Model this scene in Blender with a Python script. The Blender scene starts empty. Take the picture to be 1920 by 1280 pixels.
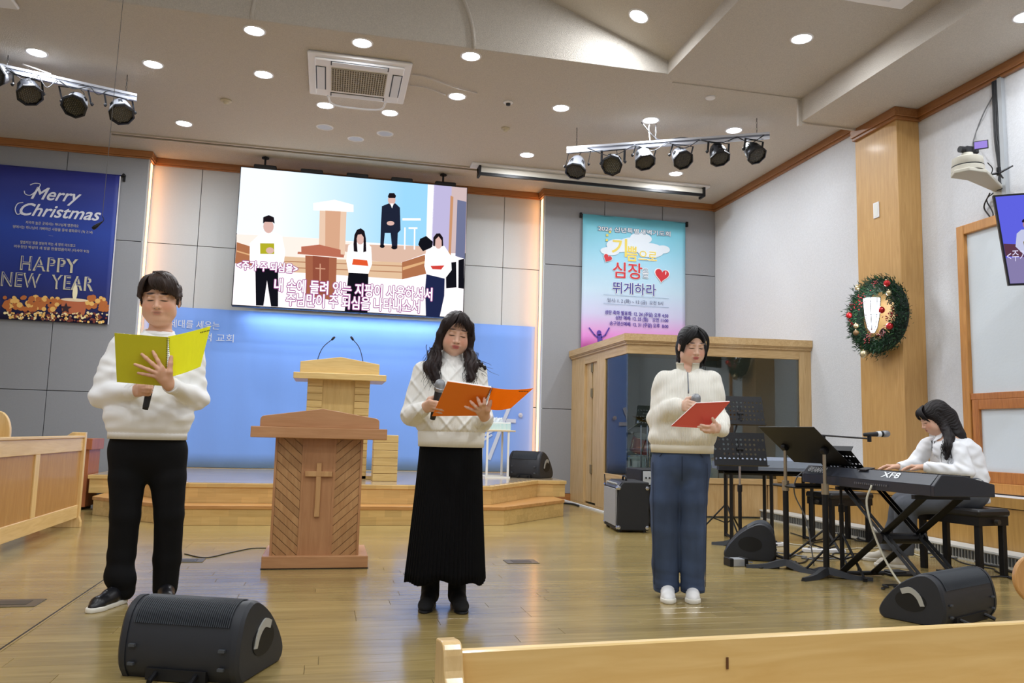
import bpy, math, random
import numpy as np
from mathutils import Matrix, Vector
random.seed(7); np.random.seed(7)
C = bpy.context.scene.collection
SC = bpy.context.scene
PI = math.pi
# ------------------------------------------------------------------ camera, world, exposure
CAM_H, FPX = 0.94, 1517.0
yaw, pit, rol = [math.radians(a) for a in (-12.68, 6.58, -1.44)]
ROT = np.array((Matrix.Rotation(yaw, 3, 'Z') @ Matrix.Rotation(pit, 3, 'X') @ Matrix.Rotation(rol, 3, 'Y')))
ORG = np.array([0, 0, CAM_H])
cd = bpy.data.cameras.new('camera'); cam = bpy.data.objects.new('camera', cd); C.objects.link(cam)
cd.sensor_width = 36; cd.lens = FPX / 1920 * 36; cd.clip_start = 0.05; cd.clip_end = 60
cam.matrix_world = Matrix.Translation((0, 0, CAM_H)) @ Matrix([[ROT[i][0], ROT[i][2], -ROT[i][1]] for i in range(3)]).to_4x4()
SC.camera = cam
w = bpy.data.worlds.new('world'); SC.world = w; w.use_nodes = True
w.node_tree.nodes['Background'].inputs[0].default_value = (0.8, 0.85, 1, 1)
w.node_tree.nodes['Background'].inputs[1].default_value = 0.3
SC.view_settings.view_transform = 'Standard'; SC.view_settings.look = 'None'
SC.view_settings.exposure = 0.0; SC.view_settings.gamma = 1; SC.view_settings.use_curve_mapping = False
SC.cycles.max_bounces = 8; SC.cycles.use_denoising = True
LAMP_W = 21.0      # watts of one ceiling downlight
HALL_W = 38.0      # and of one over the hall
# ------------------------------------------------------------------ where a pixel's ray meets a plane
def _ray(x, y): return ROT @ np.array([(x - 960) / FPX, 1, -(y - 640) / FPX])
def pz(x, y, z=0.0): d = _ray(x, y); return ORG + d * ((z - CAM_H) / d[2])
def py(x, y, Y): d = _ray(x, y); return ORG + d * (Y / d[1])
def px(x, y, X): d = _ray(x, y); return ORG + d * (X / d[0])
def V(*a): return np.array(a, float)
def nrm(v): v = np.array(v, float); return v / (np.linalg.norm(v) + 1e-12)
# ------------------------------------------------------------------ materials
def lin(c):
    return tuple(((v / 255) / 12.92 if v / 255 <= 0.04045 else ((v / 255 + 0.055) / 1.055) ** 2.4) for v in c)
MATS = {}
def mat(name, rgb, rough=0.6, metal=0.0, emit=0.0, ecol=None, noise=None, bump=None, coat=0.0, trans=0.0, alpha=1.0, spec=0.5, sheen=0.0):
    """noise=(scale, amount, stretch xyz): colour grain; bump=(scale, strength, dist, stretch): relief."""
    if name in MATS: return MATS[name]
    m = bpy.data.materials.new(name); m.use_nodes = True; nt = m.node_tree; b = nt.nodes['Principled BSDF']
    c = (*lin(rgb), 1)
    b.inputs['Base Color'].default_value = c; b.inputs['Roughness'].default_value = rough
    b.inputs['Metallic'].default_value = metal; b.inputs['Coat Weight'].default_value = coat
    b.inputs['Transmission Weight'].default_value = trans; b.inputs['Alpha'].default_value = alpha
    b.inputs['Specular IOR Level'].default_value = spec; b.inputs['Sheen Weight'].default_value = sheen
    if emit:
        b.inputs['Emission Color'].default_value = (*lin(ecol or rgb), 1); b.inputs['Emission Strength'].default_value = emit
    L = nt.links
    def tc(stretch):
        t = nt.nodes.new('ShaderNodeTexCoord'); mp = nt.nodes.new('ShaderNodeMapping')
        mp.inputs['Scale'].default_value = stretch; L.new(t.outputs['Object'], mp.inputs[0]); return mp
    if noise:
        mp = tc(noise[2] if len(noise) > 2 else (1, 1, 1)); n = nt.nodes.new('ShaderNodeTexNoise')
        n.inputs['Scale'].default_value = noise[0]; n.inputs['Detail'].default_value = 6; L.new(mp.outputs[0], n.inputs[0])
        hs = nt.nodes.new('ShaderNodeMapRange'); hs.inputs[1].default_value = .25; hs.inputs[2].default_value = .75
        hs.inputs[3].default_value = 1 - noise[1]; hs.inputs[4].default_value = 1 + noise[1]; L.new(n.outputs[0], hs.inputs[0])
        mx = nt.nodes.new('ShaderNodeVectorMath'); mx.operation = 'SCALE'; mx.inputs[0].default_value = c[:3]
        L.new(hs.outputs[0], mx.inputs['Scale']); L.new(mx.outputs[0], b.inputs['Base Color'])
    if bump:
        mp = tc(bump[3] if len(bump) > 3 else (1, 1, 1)); n = nt.nodes.new('ShaderNodeTexNoise')
        n.inputs['Scale'].default_value = bump[0]; n.inputs['Detail'].default_value = 4; L.new(mp.outputs[0], n.inputs[0])
        bp = nt.nodes.new('ShaderNodeBump'); bp.inputs['Strength'].default_value = bump[1]; bp.inputs['Distance'].default_value = bump[2]
        L.new(n.outputs[0], bp.inputs['Height']); L.new(bp.outputs[0], b.inputs['Normal'])
    MATS[name] = m; return m
def wood(name, c1, c2, axis=0, scale=1.0, rough=0.4, coat=0.15, vary=None, contrast=1.0, blocks=0.0):
    """grain along local axis 0/1/2; vary 'object' or 'island' shifts each piece's tone."""
    if name in MATS: return MATS[name]
    m = bpy.data.materials.new(name); m.use_nodes = True; nt = m.node_tree; L = nt.links; b = nt.nodes['Principled BSDF']
    N = nt.nodes.new
    t = N('ShaderNodeTexCoord'); mp = N('ShaderNodeMapping'); s = [14.0, 14.0, 14.0]; s[axis] = 1.1
    mp.inputs['Scale'].default_value = [v * scale for v in s]; L.new(t.outputs['Object'], mp.inputs[0])
    n = N('ShaderNodeTexNoise'); n.inputs['Scale'].default_value = 2.2; n.inputs['Detail'].default_value = 7; n.inputs['Distortion'].default_value = 1.2
    src = mp.outputs[0]
    if vary:
        r = N('ShaderNodeObjectInfo') if vary == 'object' else N('ShaderNodeNewGeometry')
        out = r.outputs['Random'] if vary == 'object' else r.outputs['Random Per Island']
        ad = N('ShaderNodeVectorMath'); ad.operation = 'MULTIPLY_ADD'; ad.inputs[1].default_value = (1, 1, 1)
        sc = N('ShaderNodeVectorMath'); sc.operation = 'SCALE'; sc.inputs[0].default_value = (37, 23, 51)
        L.new(out, sc.inputs['Scale']); L.new(src, ad.inputs[0]); L.new(sc.outputs[0], ad.inputs[2]); src = ad.outputs[0]
    L.new(src, n.inputs[0])
    ramp = N('ShaderNodeValToRGB'); e = ramp.color_ramp.elements
    e[0].position = .5 - .22 / contrast; e[0].color = (*lin(c2), 1); e[1].position = .5 + .2 / contrast; e[1].color = (*lin(c1), 1)
    L.new(n.outputs[0], ramp.inputs[0]); col = ramp.outputs[0]
    if vary:
        mr = N('ShaderNodeMapRange'); mr.inputs[3].default_value = .86; mr.inputs[4].default_value = 1.1; L.new(out, mr.inputs[0])
        ml = N('ShaderNodeVectorMath'); ml.operation = 'SCALE'; L.new(col, ml.inputs[0]); L.new(mr.outputs[0], ml.inputs['Scale']); col = ml.outputs[0]
    if blocks:
        bk = N('ShaderNodeTexBrick'); bk.inputs['Scale'].default_value = blocks; bk.inputs['Mortar Size'].default_value = 0.002
        bk.inputs['Color1'].default_value = (.88, .86, .82, 1); bk.inputs['Color2'].default_value = (1.06, 1.04, 1.0, 1); bk.inputs['Mortar'].default_value = (.85, .8, .75, 1)
        mp2 = N('ShaderNodeMapping'); L.new(t.outputs['Object'], mp2.inputs[0])
        if axis == 1: mp2.inputs['Rotation'].default_value = (0, PI / 2, PI / 2)
        else: mp2.inputs['Rotation'].default_value = (PI / 2, 0, 0)
        L.new(mp2.outputs[0], bk.inputs[0])
        ml = N('ShaderNodeVectorMath'); ml.operation = 'MULTIPLY'; L.new(col, ml.inputs[0]); L.new(bk.outputs[0], ml.inputs[1]); col = ml.outputs[0]
    L.new(col, b.inputs['Base Color']); b.inputs['Roughness'].default_value = rough; b.inputs['Coat Weight'].default_value = coat
    b.inputs['Coat Roughness'].default_value = .15
    MATS[name] = m; return m
def glow(name, rgb, s):
    if name in MATS: return MATS[name]
    m = bpy.data.materials.new(name); m.use_nodes = True; nt = m.node_tree; nt.nodes.clear()
    e = nt.nodes.new('ShaderNodeEmission'); o = nt.nodes.new('ShaderNodeOutputMaterial')
    e.inputs[0].default_value = (*lin(rgb), 1); e.inputs[1].default_value = s; nt.links.new(e.outputs[0], o.inputs[0])
    MATS[name] = m; return m
# ------------------------------------------------------------------ mesh builder
def basis(d, up=(0, 0, 1)):
    d = nrm(d); up = np.array(up, float)
    if abs(np.dot(d, up)) > .98: up = V(1, 0, 0) if abs(d[0]) < .9 else V(0, 1, 0)
    a = nrm(np.cross(d, up)); b = np.cross(a, d); return a, b, d
class MB:
    def __init__(s): s.v = []; s.f = []; s.m = []
    def add(s, vs, fs, mi=0):
        o = len(s.v); s.v += [tuple(float(q) for q in v) for v in vs]; s.f += [tuple(i + o for i in f) for f in fs]; s.m += [mi] * len(fs); return s
    def box(s, lo, hi, mi=0, bev=0.0):
        lo = np.minimum(lo, hi) * 1.0 if False else np.array(lo, float); hi = np.array(hi, float)
        l, h = np.minimum(lo, hi), np.maximum(lo, hi)
        if bev <= 0:
            vs = [(x, y, z) for z in (l[2], h[2]) for y in (l[1], h[1]) for x in (l[0], h[0])]
            return s.add(vs, [(0, 2, 3, 1), (4, 5, 7, 6), (0, 1, 5, 4), (2, 6, 7, 3), (0, 4, 6, 2), (1, 3, 7, 5)], mi)
        c = (l + h) / 2; r = (h - l) / 2; b = min(bev, *(r * .9)); vs = []
        for sx in (-1, 1):
            for sy in (-1, 1):
                for sz in (-1, 1):
                    q = V(sx, sy, sz)
                    for k in range(3):
                        p = r.copy(); p -= b; p[k] += b; vs.append(c + q * p)
        fs = []; idx = lambda sx, sy, sz, k: ((sx > 0) * 4 + (sy > 0) * 2 + (sz > 0)) * 3 + k
        for k in range(3):
            for sg in (-1, 1):
                a, b2 = [i for i in range(3) if i != k]; f = []
                for u, w_ in ((-1, -1), (1, -1), (1, 1), (-1, 1)):
                    q = [0, 0, 0]; q[k] = sg; q[a] = u; q[b2] = w_; f.append(idx(*q, k))
                flip = (sg > 0) == (k == 1)
                fs.append(tuple(f[::-1] if flip else f))
        for k in range(3):
            a, b2 = [i for i in range(3) if i != k]
            for u in (-1, 1):
                for w_ in (-1, 1):
                    q0 = [0, 0, 0]; q0[a] = u; q0[b2] = w_; q1 = q0[:]; q0[k] = -1; q1[k] = 1
                    fs.append((idx(*q0, a), idx(*q1, a), idx(*q1, b2), idx(*q0, b2)))
        for sx in (-1, 1):
            for sy in (-1, 1):
                for sz in (-1, 1): fs.append((idx(sx, sy, sz, 0), idx(sx, sy, sz, 1), idx(sx, sy, sz, 2)))
        return s.add(vs, fs, mi)
    def cyl(s, a, b, r0, r1=None, n=12, mi=0, caps=True, flat=None):
        r1 = r0 if r1 is None else r1; a = np.array(a, float); b = np.array(b, float); u, w_, d = basis(b - a)
        vs = []
        for p, r in ((a, r0), (b, r1)):
            for i in range(n):
                t = 2 * PI * i / n; vs.append(p + u * math.cos(t) * r + w_ * math.sin(t) * r * (flat or 1))
        fs = [(i, (i + 1) % n, n + (i + 1) % n, n + i) for i in range(n)]
        if caps: fs += [tuple(range(n))[::-1], tuple(range(n, 2 * n))]
        return s.add(vs, fs, mi)
    def tube(s, pts, r, n=6, mi=0, caps=True, up=(0, 0, 1)):
        pts = [np.array(p, float) for p in pts]; m = len(pts); rs = r if hasattr(r, '__len__') else [r] * m; vs = []
        pu = None
        for i, p in enumerate(pts):
            d = nrm(pts[min(i + 1, m - 1)] - pts[max(i - 1, 0)])
            if pu is None: u, w_, _ = basis(d, up)
            else:
                u = pu - d * np.dot(pu, d); u = nrm(u); w_ = np.cross(d, u) * -1; w_ = np.cross(u, d) * -1
                w_ = np.cross(d, u)
            if pu is None: w_ = np.cross(d, u)
            pu = u
            for k in range(n):
                t = 2 * PI * k / n; vs.append(p + (u * math.cos(t) + w_ * math.sin(t)) * rs[i])
        fs = [(i * n + k, i * n + (k + 1) % n, (i + 1) * n + (k + 1) % n, (i + 1) * n + k) for i in range(m - 1) for k in range(n)]
        if caps: fs += [tuple(range(n))[::-1], tuple(range((m - 1) * n, m * n))]
        return s.add(vs, fs, mi)
    def lathe(s, prof, o=(0, 0, 0), ax=(0, 0, 1), n=24, mi=0):
        """prof: (radius, height) along ax"""
        o = np.array(o, float); u, w_, d = basis(ax); vs = []
        for r, h in prof:
            for k in range(n):
                t = 2 * PI * k / n; vs.append(o + d * h + (u * math.cos(t) + w_ * math.sin(t)) * max(r, 1e-5))
        m = len(prof)
        fs = [(i * n + k, i * n + (k + 1) % n, (i + 1) * n + (k + 1) % n, (i + 1) * n + k) for i in range(m - 1) for k in range(n)]
        return s.add(vs, fs, mi)
    def prism(s, poly, ext, mi=0, caps=True):
        """poly: 3-D points of a flat outline; ext: extrusion vector"""
        n = len(poly); P = [np.array(p, float) for p in poly]; e = np.array(ext, float)
        nn = sum((np.cross(P[i], P[(i + 1) % n]) for i in range(n)), np.zeros(3))
        if np.dot(nn, e) > 0: P = P[::-1]
        fs = [(i, n + i, n + (i + 1) % n, (i + 1) % n) for i in range(n)]
        if caps: fs += [tuple(range(n)), tuple(range(n, 2 * n))[::-1]]
        return s.add(P + [p + e for p in P], fs, mi)
    def quad(s, a, b, c, d, mi=0): return s.add([a, b, c, d], [(0, 1, 2, 3)], mi)
    def build(s, name, mats, parent=None, smooth=False, world=True, bev=0, auto=None):
        me = bpy.data.meshes.new(name)
        me.from_pydata(s.v, [], s.f); me.update()
        mats = mats if isinstance(mats, (list, tuple)) else [mats]
        for m in mats: me.materials.append(m)
        if len(mats) > 1: me.polygons.foreach_set('material_index', s.m)
        return link(name, me, parent, smooth, world, bev, auto)
def link(name, me, parent=None, smooth=False, world=True, bev=0, auto=None):
    o = bpy.data.objects.new(name, me); C.objects.link(o)
    if parent is not None:
        o.parent = parent
        if world: me.transform(wmat(parent).inverted())
    if smooth or auto:
        me.polygons.foreach_set('use_smooth', [True] * len(me.polygons))
        if auto: me.set_sharp_from_angle(angle=math.radians(auto))
    if bev:
        b = o.modifiers.new('bevel', 'BEVEL'); b.width = bev; b.segments = 2; b.limit_method = 'ANGLE'; b.angle_limit = .7
    return o
def wmat(o):
    m = o.matrix_basis.copy()
    while o.parent is not None: o = o.parent; m = o.matrix_basis @ m
    return m
def thing(name, label, cat, loc=(0, 0, 0), rotz=0.0, group=None):
    o = bpy.data.objects.new(name, None); C.objects.link(o); o.empty_display_size = .1
    o.location = tuple(float(v) for v in loc); o.rotation_euler = (0, 0, rotz); tag(o, label, cat, group); return o
def tag(o, label=None, cat=None, group=None, kind=None):
    if label: o['label'] = label
    if cat: o['category'] = cat
    if group: o['group'] = group
    if kind: o['kind'] = kind
    return o
def struct(o, label=None): o['kind'] = 'structure'; (label and o.__setitem__('label', label)); return o
def text_mesh(body, size, shear=0.0, offset=0.0, extrude=0.0, align='LEFT', space=1.0, line=1.0):
    c = bpy.data.curves.new('lettering', 'FONT'); c.body = body; c.size = size; c.shear = shear; c.offset = offset; c.extrude = extrude
    c.align_x = align; c.space_character = space; c.space_line = line; c.resolution_u = 4
    o = bpy.data.objects.new('lettering', c); C.objects.link(o); me = bpy.data.meshes.new_from_object(o)
    bpy.data.objects.remove(o); bpy.data.curves.remove(c); me.name = 'lettering'; me.materials.clear(); return me
def put_text(body, size, o, xdir, ydir, m, parent, width=None, spread=None, **kw):
    """lettering on the plane through o with reading direction xdir and up direction ydir"""
    me = text_mesh(body, size, **kw)
    if width and len(me.vertices):
        xs = [v.co.x for v in me.vertices]; f = width / (max(xs) - min(xs) + 1e-9); me.transform(Matrix.Diagonal((f, 1, 1, 1)))
    if spread and len(me.polygons):      # a heavier face: the same letters laid round about by a small radius
        r, n = spread; vs = np.array([v.co for v in me.vertices]); fs = [tuple(p.vertices) for p in me.polygons]; me2 = bpy.data.meshes.new('lettering'); V2, F2 = [vs], list(fs)
        for k in range(n): V2.append(vs + np.array([r * math.cos(2 * PI * k / n), r * math.sin(2 * PI * k / n), -.00006 * (k + 1)])); F2 += [tuple(i + len(vs) * (k + 1) for i in f) for f in fs]
        me2.from_pydata(np.concatenate(V2).tolist(), [], F2); me = me2
    x = nrm(xdir); y = nrm(ydir); z = nrm(np.cross(x, y)); y = np.cross(z, x)
    M = Matrix([[x[i], y[i], z[i], o[i]] for i in range(3)] + [[0, 0, 0, 1]]); me.transform(M); me.materials.append(m)
    return link('lettering', me, parent)
def bez(p0, p1, p2, n=10):
    p0, p1, p2 = map(lambda p: np.array(p, float), (p0, p1, p2))
    return [(1 - t) ** 2 * p0 + 2 * t * (1 - t) * p1 + t * t * p2 for t in np.linspace(0, 1, n)]
def spline(pts, k=6):
    """Catmull-Rom through the points"""
    P = [np.array(p, float) for p in pts]; P = [2 * P[0] - P[1]] + P + [2 * P[-1] - P[-2]]; out = []
    for i in range(1, len(P) - 2):
        a, b, c, d = P[i - 1:i + 3]
        for t in np.linspace(0, 1, k, endpoint=False):
            out.append(.5 * (2 * b + (c - a) * t + (2 * a - 5 * b + 4 * c - d) * t * t + (3 * b - a - 3 * c + d) * t ** 3))
    out.append(P[-2]); return out
def copy_tree(o, loc=None, rotz=None, label=None, group=None, parent=None):
    c = o.copy(); C.objects.link(c)
    if parent is not None: c.parent = parent
    if loc is not None: c.location = tuple(float(v) for v in loc)
    if rotz is not None: c.rotation_euler = (0, 0, rotz)
    if label: c['label'] = label
    if group: c['group'] = group
    for ch in list(o.children): copy_tree(ch, parent=c)
    return c
# ================================================================== THE ROOM
YB, YR = 11.63, 11.88           # wing face and recessed centre of the stage wall
XL, XR = -2.56, 3.08            # the recess from left to right
CZ = 4.68; WX = 5.90
YBACK, XLEFT = -4.5, -6.6
M_grey = mat('grey wall panel', (150, 152, 157), .7, noise=(60, .03), bump=(300, .1, .001))
M_pale = mat('pale wall panel', (202, 206, 208), .7, noise=(60, .02), bump=(300, .1, .001))
M_joint = mat('dark joint', (60, 60, 64), .9)
M_ceil = mat('stippled ceiling plaster', (224, 216, 205), .9, noise=(120, .12), bump=(170, 1, .016))
M_plaster = mat('flecked white wall plaster', (212, 214, 218), .85, noise=(38, .05), bump=(70, .5, .006))
M_trim = wood('orange brown trim', (176, 118, 66), (150, 96, 50), 0, 1, .4)
M_trimY = wood('orange brown trim along the room', (160, 108, 60), (138, 88, 46), 1, 1, .4)
M_pill = wood('honey veneer', (200, 158, 98), (184, 141, 82), 2, 1, .5, .04)
M_wains = wood('honey wainscot veneer', (188, 146, 80), (170, 128, 66), 2, 1, .4, .2)
M_under = mat('dark subfloor', (88, 66, 36), .8)
# floor
fl = struct(MB().box((XLEFT, YBACK, -.12), (WX + .3, 12.2, -.012)).build('floor', M_under))
M_plank = wood('oak floor plank', (172, 151, 98), (144, 123, 72), 0, .8, .24, .35, vary='object', contrast=.8)
M_plank2 = wood('oak floor plank far', (172, 151, 98), (144, 123, 72), 0, .8, .24, .35, vary='island', contrast=.8)
PW = .125; protos = {}; far = MB(); row = 0; yy = 1.6; cnt = 0
while yy < 12.0:
    xx = XLEFT + random.random() * 1.2
    first = True
    near = yy < 5.9
    a = XLEFT
    while a < WX:
        b = min(xx, WX); L_ = round(b - a, 2)
        if L_ > .02:
            # in view (roughly) and near: own object
            vis = near and (b > -.45 * yy - .5) and (a < .98 * yy + .3)
            if vis and cnt < 295:
                if L_ not in protos:
                    me = bpy.data.meshes.new('plank'); mb = MB().box((0.0008, .0008, -.012), (L_ - .0008, PW - .0008, 0), bev=.0008)
                    me.from_pydata(mb.v, [], mb.f); me.materials.append(M_plank); protos[L_] = me
                o = bpy.data.objects.new('plank', protos[L_]); C.objects.link(o); o.parent = fl; o.location = (a, yy, random.uniform(-.0002, 0)); cnt += 1
            else: far.box((a + .0008, yy + .0008, -.012), (b - .0008, yy + PW - .0008, random.uniform(-.0002, 0)))
        a = b; xx = a + random.choice((1.2, 1.5, 1.8, .9))
    yy += PW
o = far.build('planks', M_plank2, fl); o['kind'] = 'stuff'
M_brass = mat('worn brushed plate', (120, 112, 92), .35, .8, noise=(40, .2))
cr = MB()
cr.box((-1.283, 1.6, -.001), (-1.272, 6.2, .0012)); cr.box((-1.272, 1.6, -.001), (-1.262, 6.2, .0022), 1)
struct(cr.build('trim_1', [mat('dark gap', (40, 30, 18), .8), M_plank2]))
for i, (x, y, s) in enumerate(((25, 1131, .13), (352, 1051, .11), (977, 1053, .12))):
    p = pz(x, y); t = thing('floor_outlet', ('brushed metal floor outlet plate left of the floor seam', 'brushed metal floor outlet plate behind the standing man', 'brushed metal floor outlet plate right of the black skirt')[i], 'floor outlet', (p[0], p[1], 0))
    MB().box((-s, -s * .75, 0), (s, s * .75, .004), bev=.001).build('plate', M_brass, t, world=False)
    MB().box((-s * .6, -s * .4, .004), (s * .6, s * .4, .006), bev=.001).build('lid', mat('dark plate', (84, 80, 68), .4, .7), t, world=False)
# stage wall --------------------------------------------------------------
def wall_with_panels(name, x0, x1, y, z0, z1, xs, zs, m):
    w_ = struct(MB().box((x0, y + .02, 0), (x1, y + .22, CZ + .1)).build(name, M_joint))
    xs = [x0] + sorted(xs) + [x1]; zs = [z0] + sorted(zs) + [z1]
    for i in range(len(xs) - 1):
        for j in range(len(zs) - 1):
            MB().box((xs[i] + .004, y, zs[j] + .004), (xs[i + 1] - .004, y + .02, zs[j + 1] - .004), bev=.003).build('panel', m, w_)
    return w_
wall_with_panels('wall_back_left', XLEFT, XL, YB, .1, CZ, [XL - 1.02 * k for k in (0.999, 2, 3)], [1.365, 3.42], M_grey)
wall_with_panels('wall_back_right', XR, WX, YB, .1, CZ, [XR + .96, XR + 1.92], [1.34, 3.52], M_grey)
wall_with_panels('wall_back_center', XL, XR, YR, .1, CZ, [-1.9, 2.5], [1.36, 3.47], M_pale)
rs = MB(); rs.box((XL - .02, YB + .001, 0), (XL + .004, YR + .02, CZ)); rs.box((XR - .004, YB + .001, 0), (XR + .02, YR + .02, CZ))
struct(rs.build('trim_2', M_pale))
tr = MB(); tz = CZ - .085
for a, b, y in ((XLEFT, XL, YB), (XL, XR, YR), (XR, WX, YB)):
    a2 = a - .001 if a == XLEFT else a; tr.box((a2 - (.05 if a == XR else 0), y - .05, tz), (b + (.05 if b == XL else 0), y, CZ)); tr.box((a2 - (.03 if a == XR else 0), y - .035, tz - .02), (b + (.03 if b == XL else 0), y, tz))
for x, s in ((XL, 1), (XR, -1)): tr.box((x, YB, tz), (x + s * .05, YR, CZ)); tr.box((x, YB, tz - .02), (x + s * .035, YR, tz))
struct(tr.build('trim_3', M_trim, bev=.006))
MB_ = MB().box((XR, YB - .03, 0), (WX, YB, .1)); struct(MB_.build('baseboard_back', M_trim))
# warm strips in the recess corners
M_warm = glow('warm strip light', (255, 172, 104), 6.5)
for x, s, lab in ((XL, 1, 'tall warm strip light at the left end of the wall recess'), (XR, -1, 'tall warm strip light at the right end of the wall recess')):
    t = thing('strip_light', lab, 'strip light', (x, YR - .05, 0), group='recess strip lights')
    MB().box((x + s * .001, YB + .08, .41), (x + s * .0055, YR - .04, CZ - .11)).build('channel', mat('white channel', (235, 230, 220), .5), t)
    MB().box((x + s * .0045, YB + .09, .42), (x + s * .009, YR - .05, CZ - .12)).build('diffuser', M_warm, t)  # widened over the recess side, stands in for the strip's glow on it
# right wall, pillar, wainscot, window -----------------------------------
struct(MB().box((WX, YBACK, 0), (WX + .2, YB + .2, CZ + .1)).build('wall_right', M_plaster))
struct(MB().box((XLEFT - .2, YBACK, 0), (XLEFT, YB + .2, 6.2)).build('wall_left', M_plaster))
struct(MB().box((XLEFT - .2, YBACK - .2, 0), (WX + .2, YBACK, 6.2)).build('wall_front', M_plaster))
PX, PY0, PY1 = 5.63, 7.04, 7.72; SZ = 4.42
struct(MB().box((PX, PY0, 0), (WX, PY1, SZ), bev=.004).build('wall_pillar', M_pill))
WN = 5.45
wn = MB(); wn.box((WN, 2.0, .1), (WN + .018, 9.35, .44)); wn.box((WN - .012, 2.0, .447), (WN + .02, 9.35, .53)); wn.box((WN + .02, 2.0, .1), (WX, 9.35, .52), 1); wn.box((WN + .002, 2.0, .44), (WN + .02, 9.35, .447), 2)
struct(wn.build('trim_4', [M_wains, M_plaster, M_joint]))
ct = MB()
for a, b, x, z in ((7.70, YB, WX, CZ), (2.0, PY0 - .04, WX, SZ)):
    ct.box((x - .06, a, z - .09), (x, b, z)); ct.box((x - .04, a, z - .115), (x, b, z - .09))
ct.box((PX - .06, PY0 - .06, SZ - .09), (PX, PY1, SZ)); ct.box((PX - .04, PY0 - .04, SZ - .12), (PX, PY1, SZ - .09))
ct.box((PX, PY0 - .06, SZ - .09), (WX, PY0, SZ)); ct.box((PX, PY0 - .04, SZ - .12), (WX, PY0, SZ - .09))
struct(ct.build('trim_5', M_trimY, bev=.005))
# low slotted heater cover along the wainscot
M_cover = mat('white slotted cover', (206, 206, 202), .5)
ht = thing('heater_cover', 'long low white slotted heater cover along the right wall', 'heater', (5.3, 6, 0))
hb = MB(); hb.box((5.215, 2.4, .095), (5.44, 9.3, .11)); hb.box((5.23, 2.4, 0), (5.44, 9.3, .095))
hb.build('casing', M_cover, ht)
sl = MB(); y = 2.45
while y < 9.28: sl.box((5.222, y, .02), (5.231, y + .016, .085)); y += .034
o = sl.build('slots', mat('slot dark', (70, 70, 68), .8), ht); o['kind'] = 'stuff'
# window with papered panes on the right wall
M_frame = wood('window frame pine', (206, 148, 78), (184, 124, 58), 2, 1.2, .4)
M_sash = wood('reddish pine sash', (196, 128, 66), (164, 98, 44), 2, 1.6, .4)
M_paper = mat('papered pane', (214, 222, 228), .75, bump=(40, .2, .004))
wi = struct(MB().box((WX - .02, 4.4, .55), (WX - .001, 6.5, 3.02)).build('window_1', M_paper))
fr = MB(); y1 = 6.52; y0 = 4.3
fr.box((WX - .06, y1 - .09, .53), (WX - .01, y1, 3.04)); fr.box((WX - .059, y0, 2.95), (WX - .011, y1 - .09, 3.04)); fr.box((WX - .059, y0, .53), (WX - .011, y1 - .09, .62))
fr.box((WX - .058, 5.52, 1.43), (WX - .012, 5.60, 2.95))
fr.build('window_frame', M_frame, wi, bev=.006)
s2 = MB(); s2.box((WX - .05, y0, 1.37), (WX - .015, y1 - .09, 1.43)); s2.build('transom', M_sash, wi, bev=.005)
for k, (a, b) in enumerate(((5.56, 6.42), (4.68, 5.54))):
    q = MB()
    for lo, hi in (((a, .62), (a + .08, 1.37)), ((b - .08, .62), (b, 1.37)), ((a + .08, .62), (b - .08, .72)), ((a + .08, 1.28), (b - .08, 1.37))): q.box((WX - .05, lo[0], lo[1]), (WX - .018, hi[0], hi[1]))
    sh = q.build('sash', M_sash, wi, bev=.005)
    r_ = MB(); r_.tube([V(WX - .062, a + .04 + .03 * math.cos(t), 1.0 + .03 * math.sin(t)) for t in np.linspace(0, 2 * PI, 13)], .005); r_.cyl((WX - .05, a + .04, 1.03), (WX - .07, a + .04, 1.03), .012)
    r_.build('ring_pull', mat('black iron', (26, 26, 28), .4, .6), sh)
# ceiling -----------------------------------------------------------------
CY, CX0, CX1, MX = 7.45, -2.9, 3.26, .18     # coffer: front line, sides, ridge
slope = .37; SX, SY = 4.9, 7.62
c = MB()
th = .1
c.box((XLEFT, CY, CZ), (CX1, 12.2, CZ + th)); c.box((CX1, SY, CZ), (WX, 12.2, CZ + th))
c.box((CX1, YBACK, CZ), (SX, SY, CZ + th)); c.box((XLEFT, YBACK, CZ), (CX0, CY, CZ + th))
c.box((SX, YBACK, SZ), (WX, SY, CZ + th))                       # lowered soffit by the pillar
zt = CZ + .14
# coffer sides and gable
c.box((CX1 - .004, YBACK, CZ - .001), (CX1 + .1, CY + .12, zt + .1)); c.box((CX0 - .1, YBACK, CZ - .001), (CX0 + .004, CY, zt + .1))
zr = zt + (CX1 - MX) * slope
for xa, xb in ((CX1, MX), (CX0, MX)):
    c.prism([(xa, YBACK, zt), (xb, YBACK, zr), (xb, YBACK, zr + .1), (xa, YBACK, zt + .1)], (0, CY - YBACK, 0))
c.prism([(CX0, CY - .004, CZ + .003), (CX1, CY - .004, CZ + .003), (CX1, CY - .004, zt + .05), (MX, CY - .004, zr + .05), (CX0, CY - .004, zt + .05)], (0, .1, 0))
struct(c.build('ceiling', M_ceil))
g = MB(); g.box((CX1 + .12, SY - .02, CZ - .012), (SX, SY, CZ + .01)); g.box((SX - .04, SY - .005, SZ - .05), (SX, SY + .03, CZ)); g.box((SX, SY, SZ - .02), (PX, SY + .03, SZ + .1))
struct(g.build('trim_6', M_ceil))
ar = MB(); ar.tube([V(MX + 1.04 * math.cos(t), CY - .004, CZ + 1.04 * math.sin(t)) for t in np.linspace(0, PI, 40)], .022, 8)
struct(ar.build('trim_7', M_ceil, smooth=True))
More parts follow.
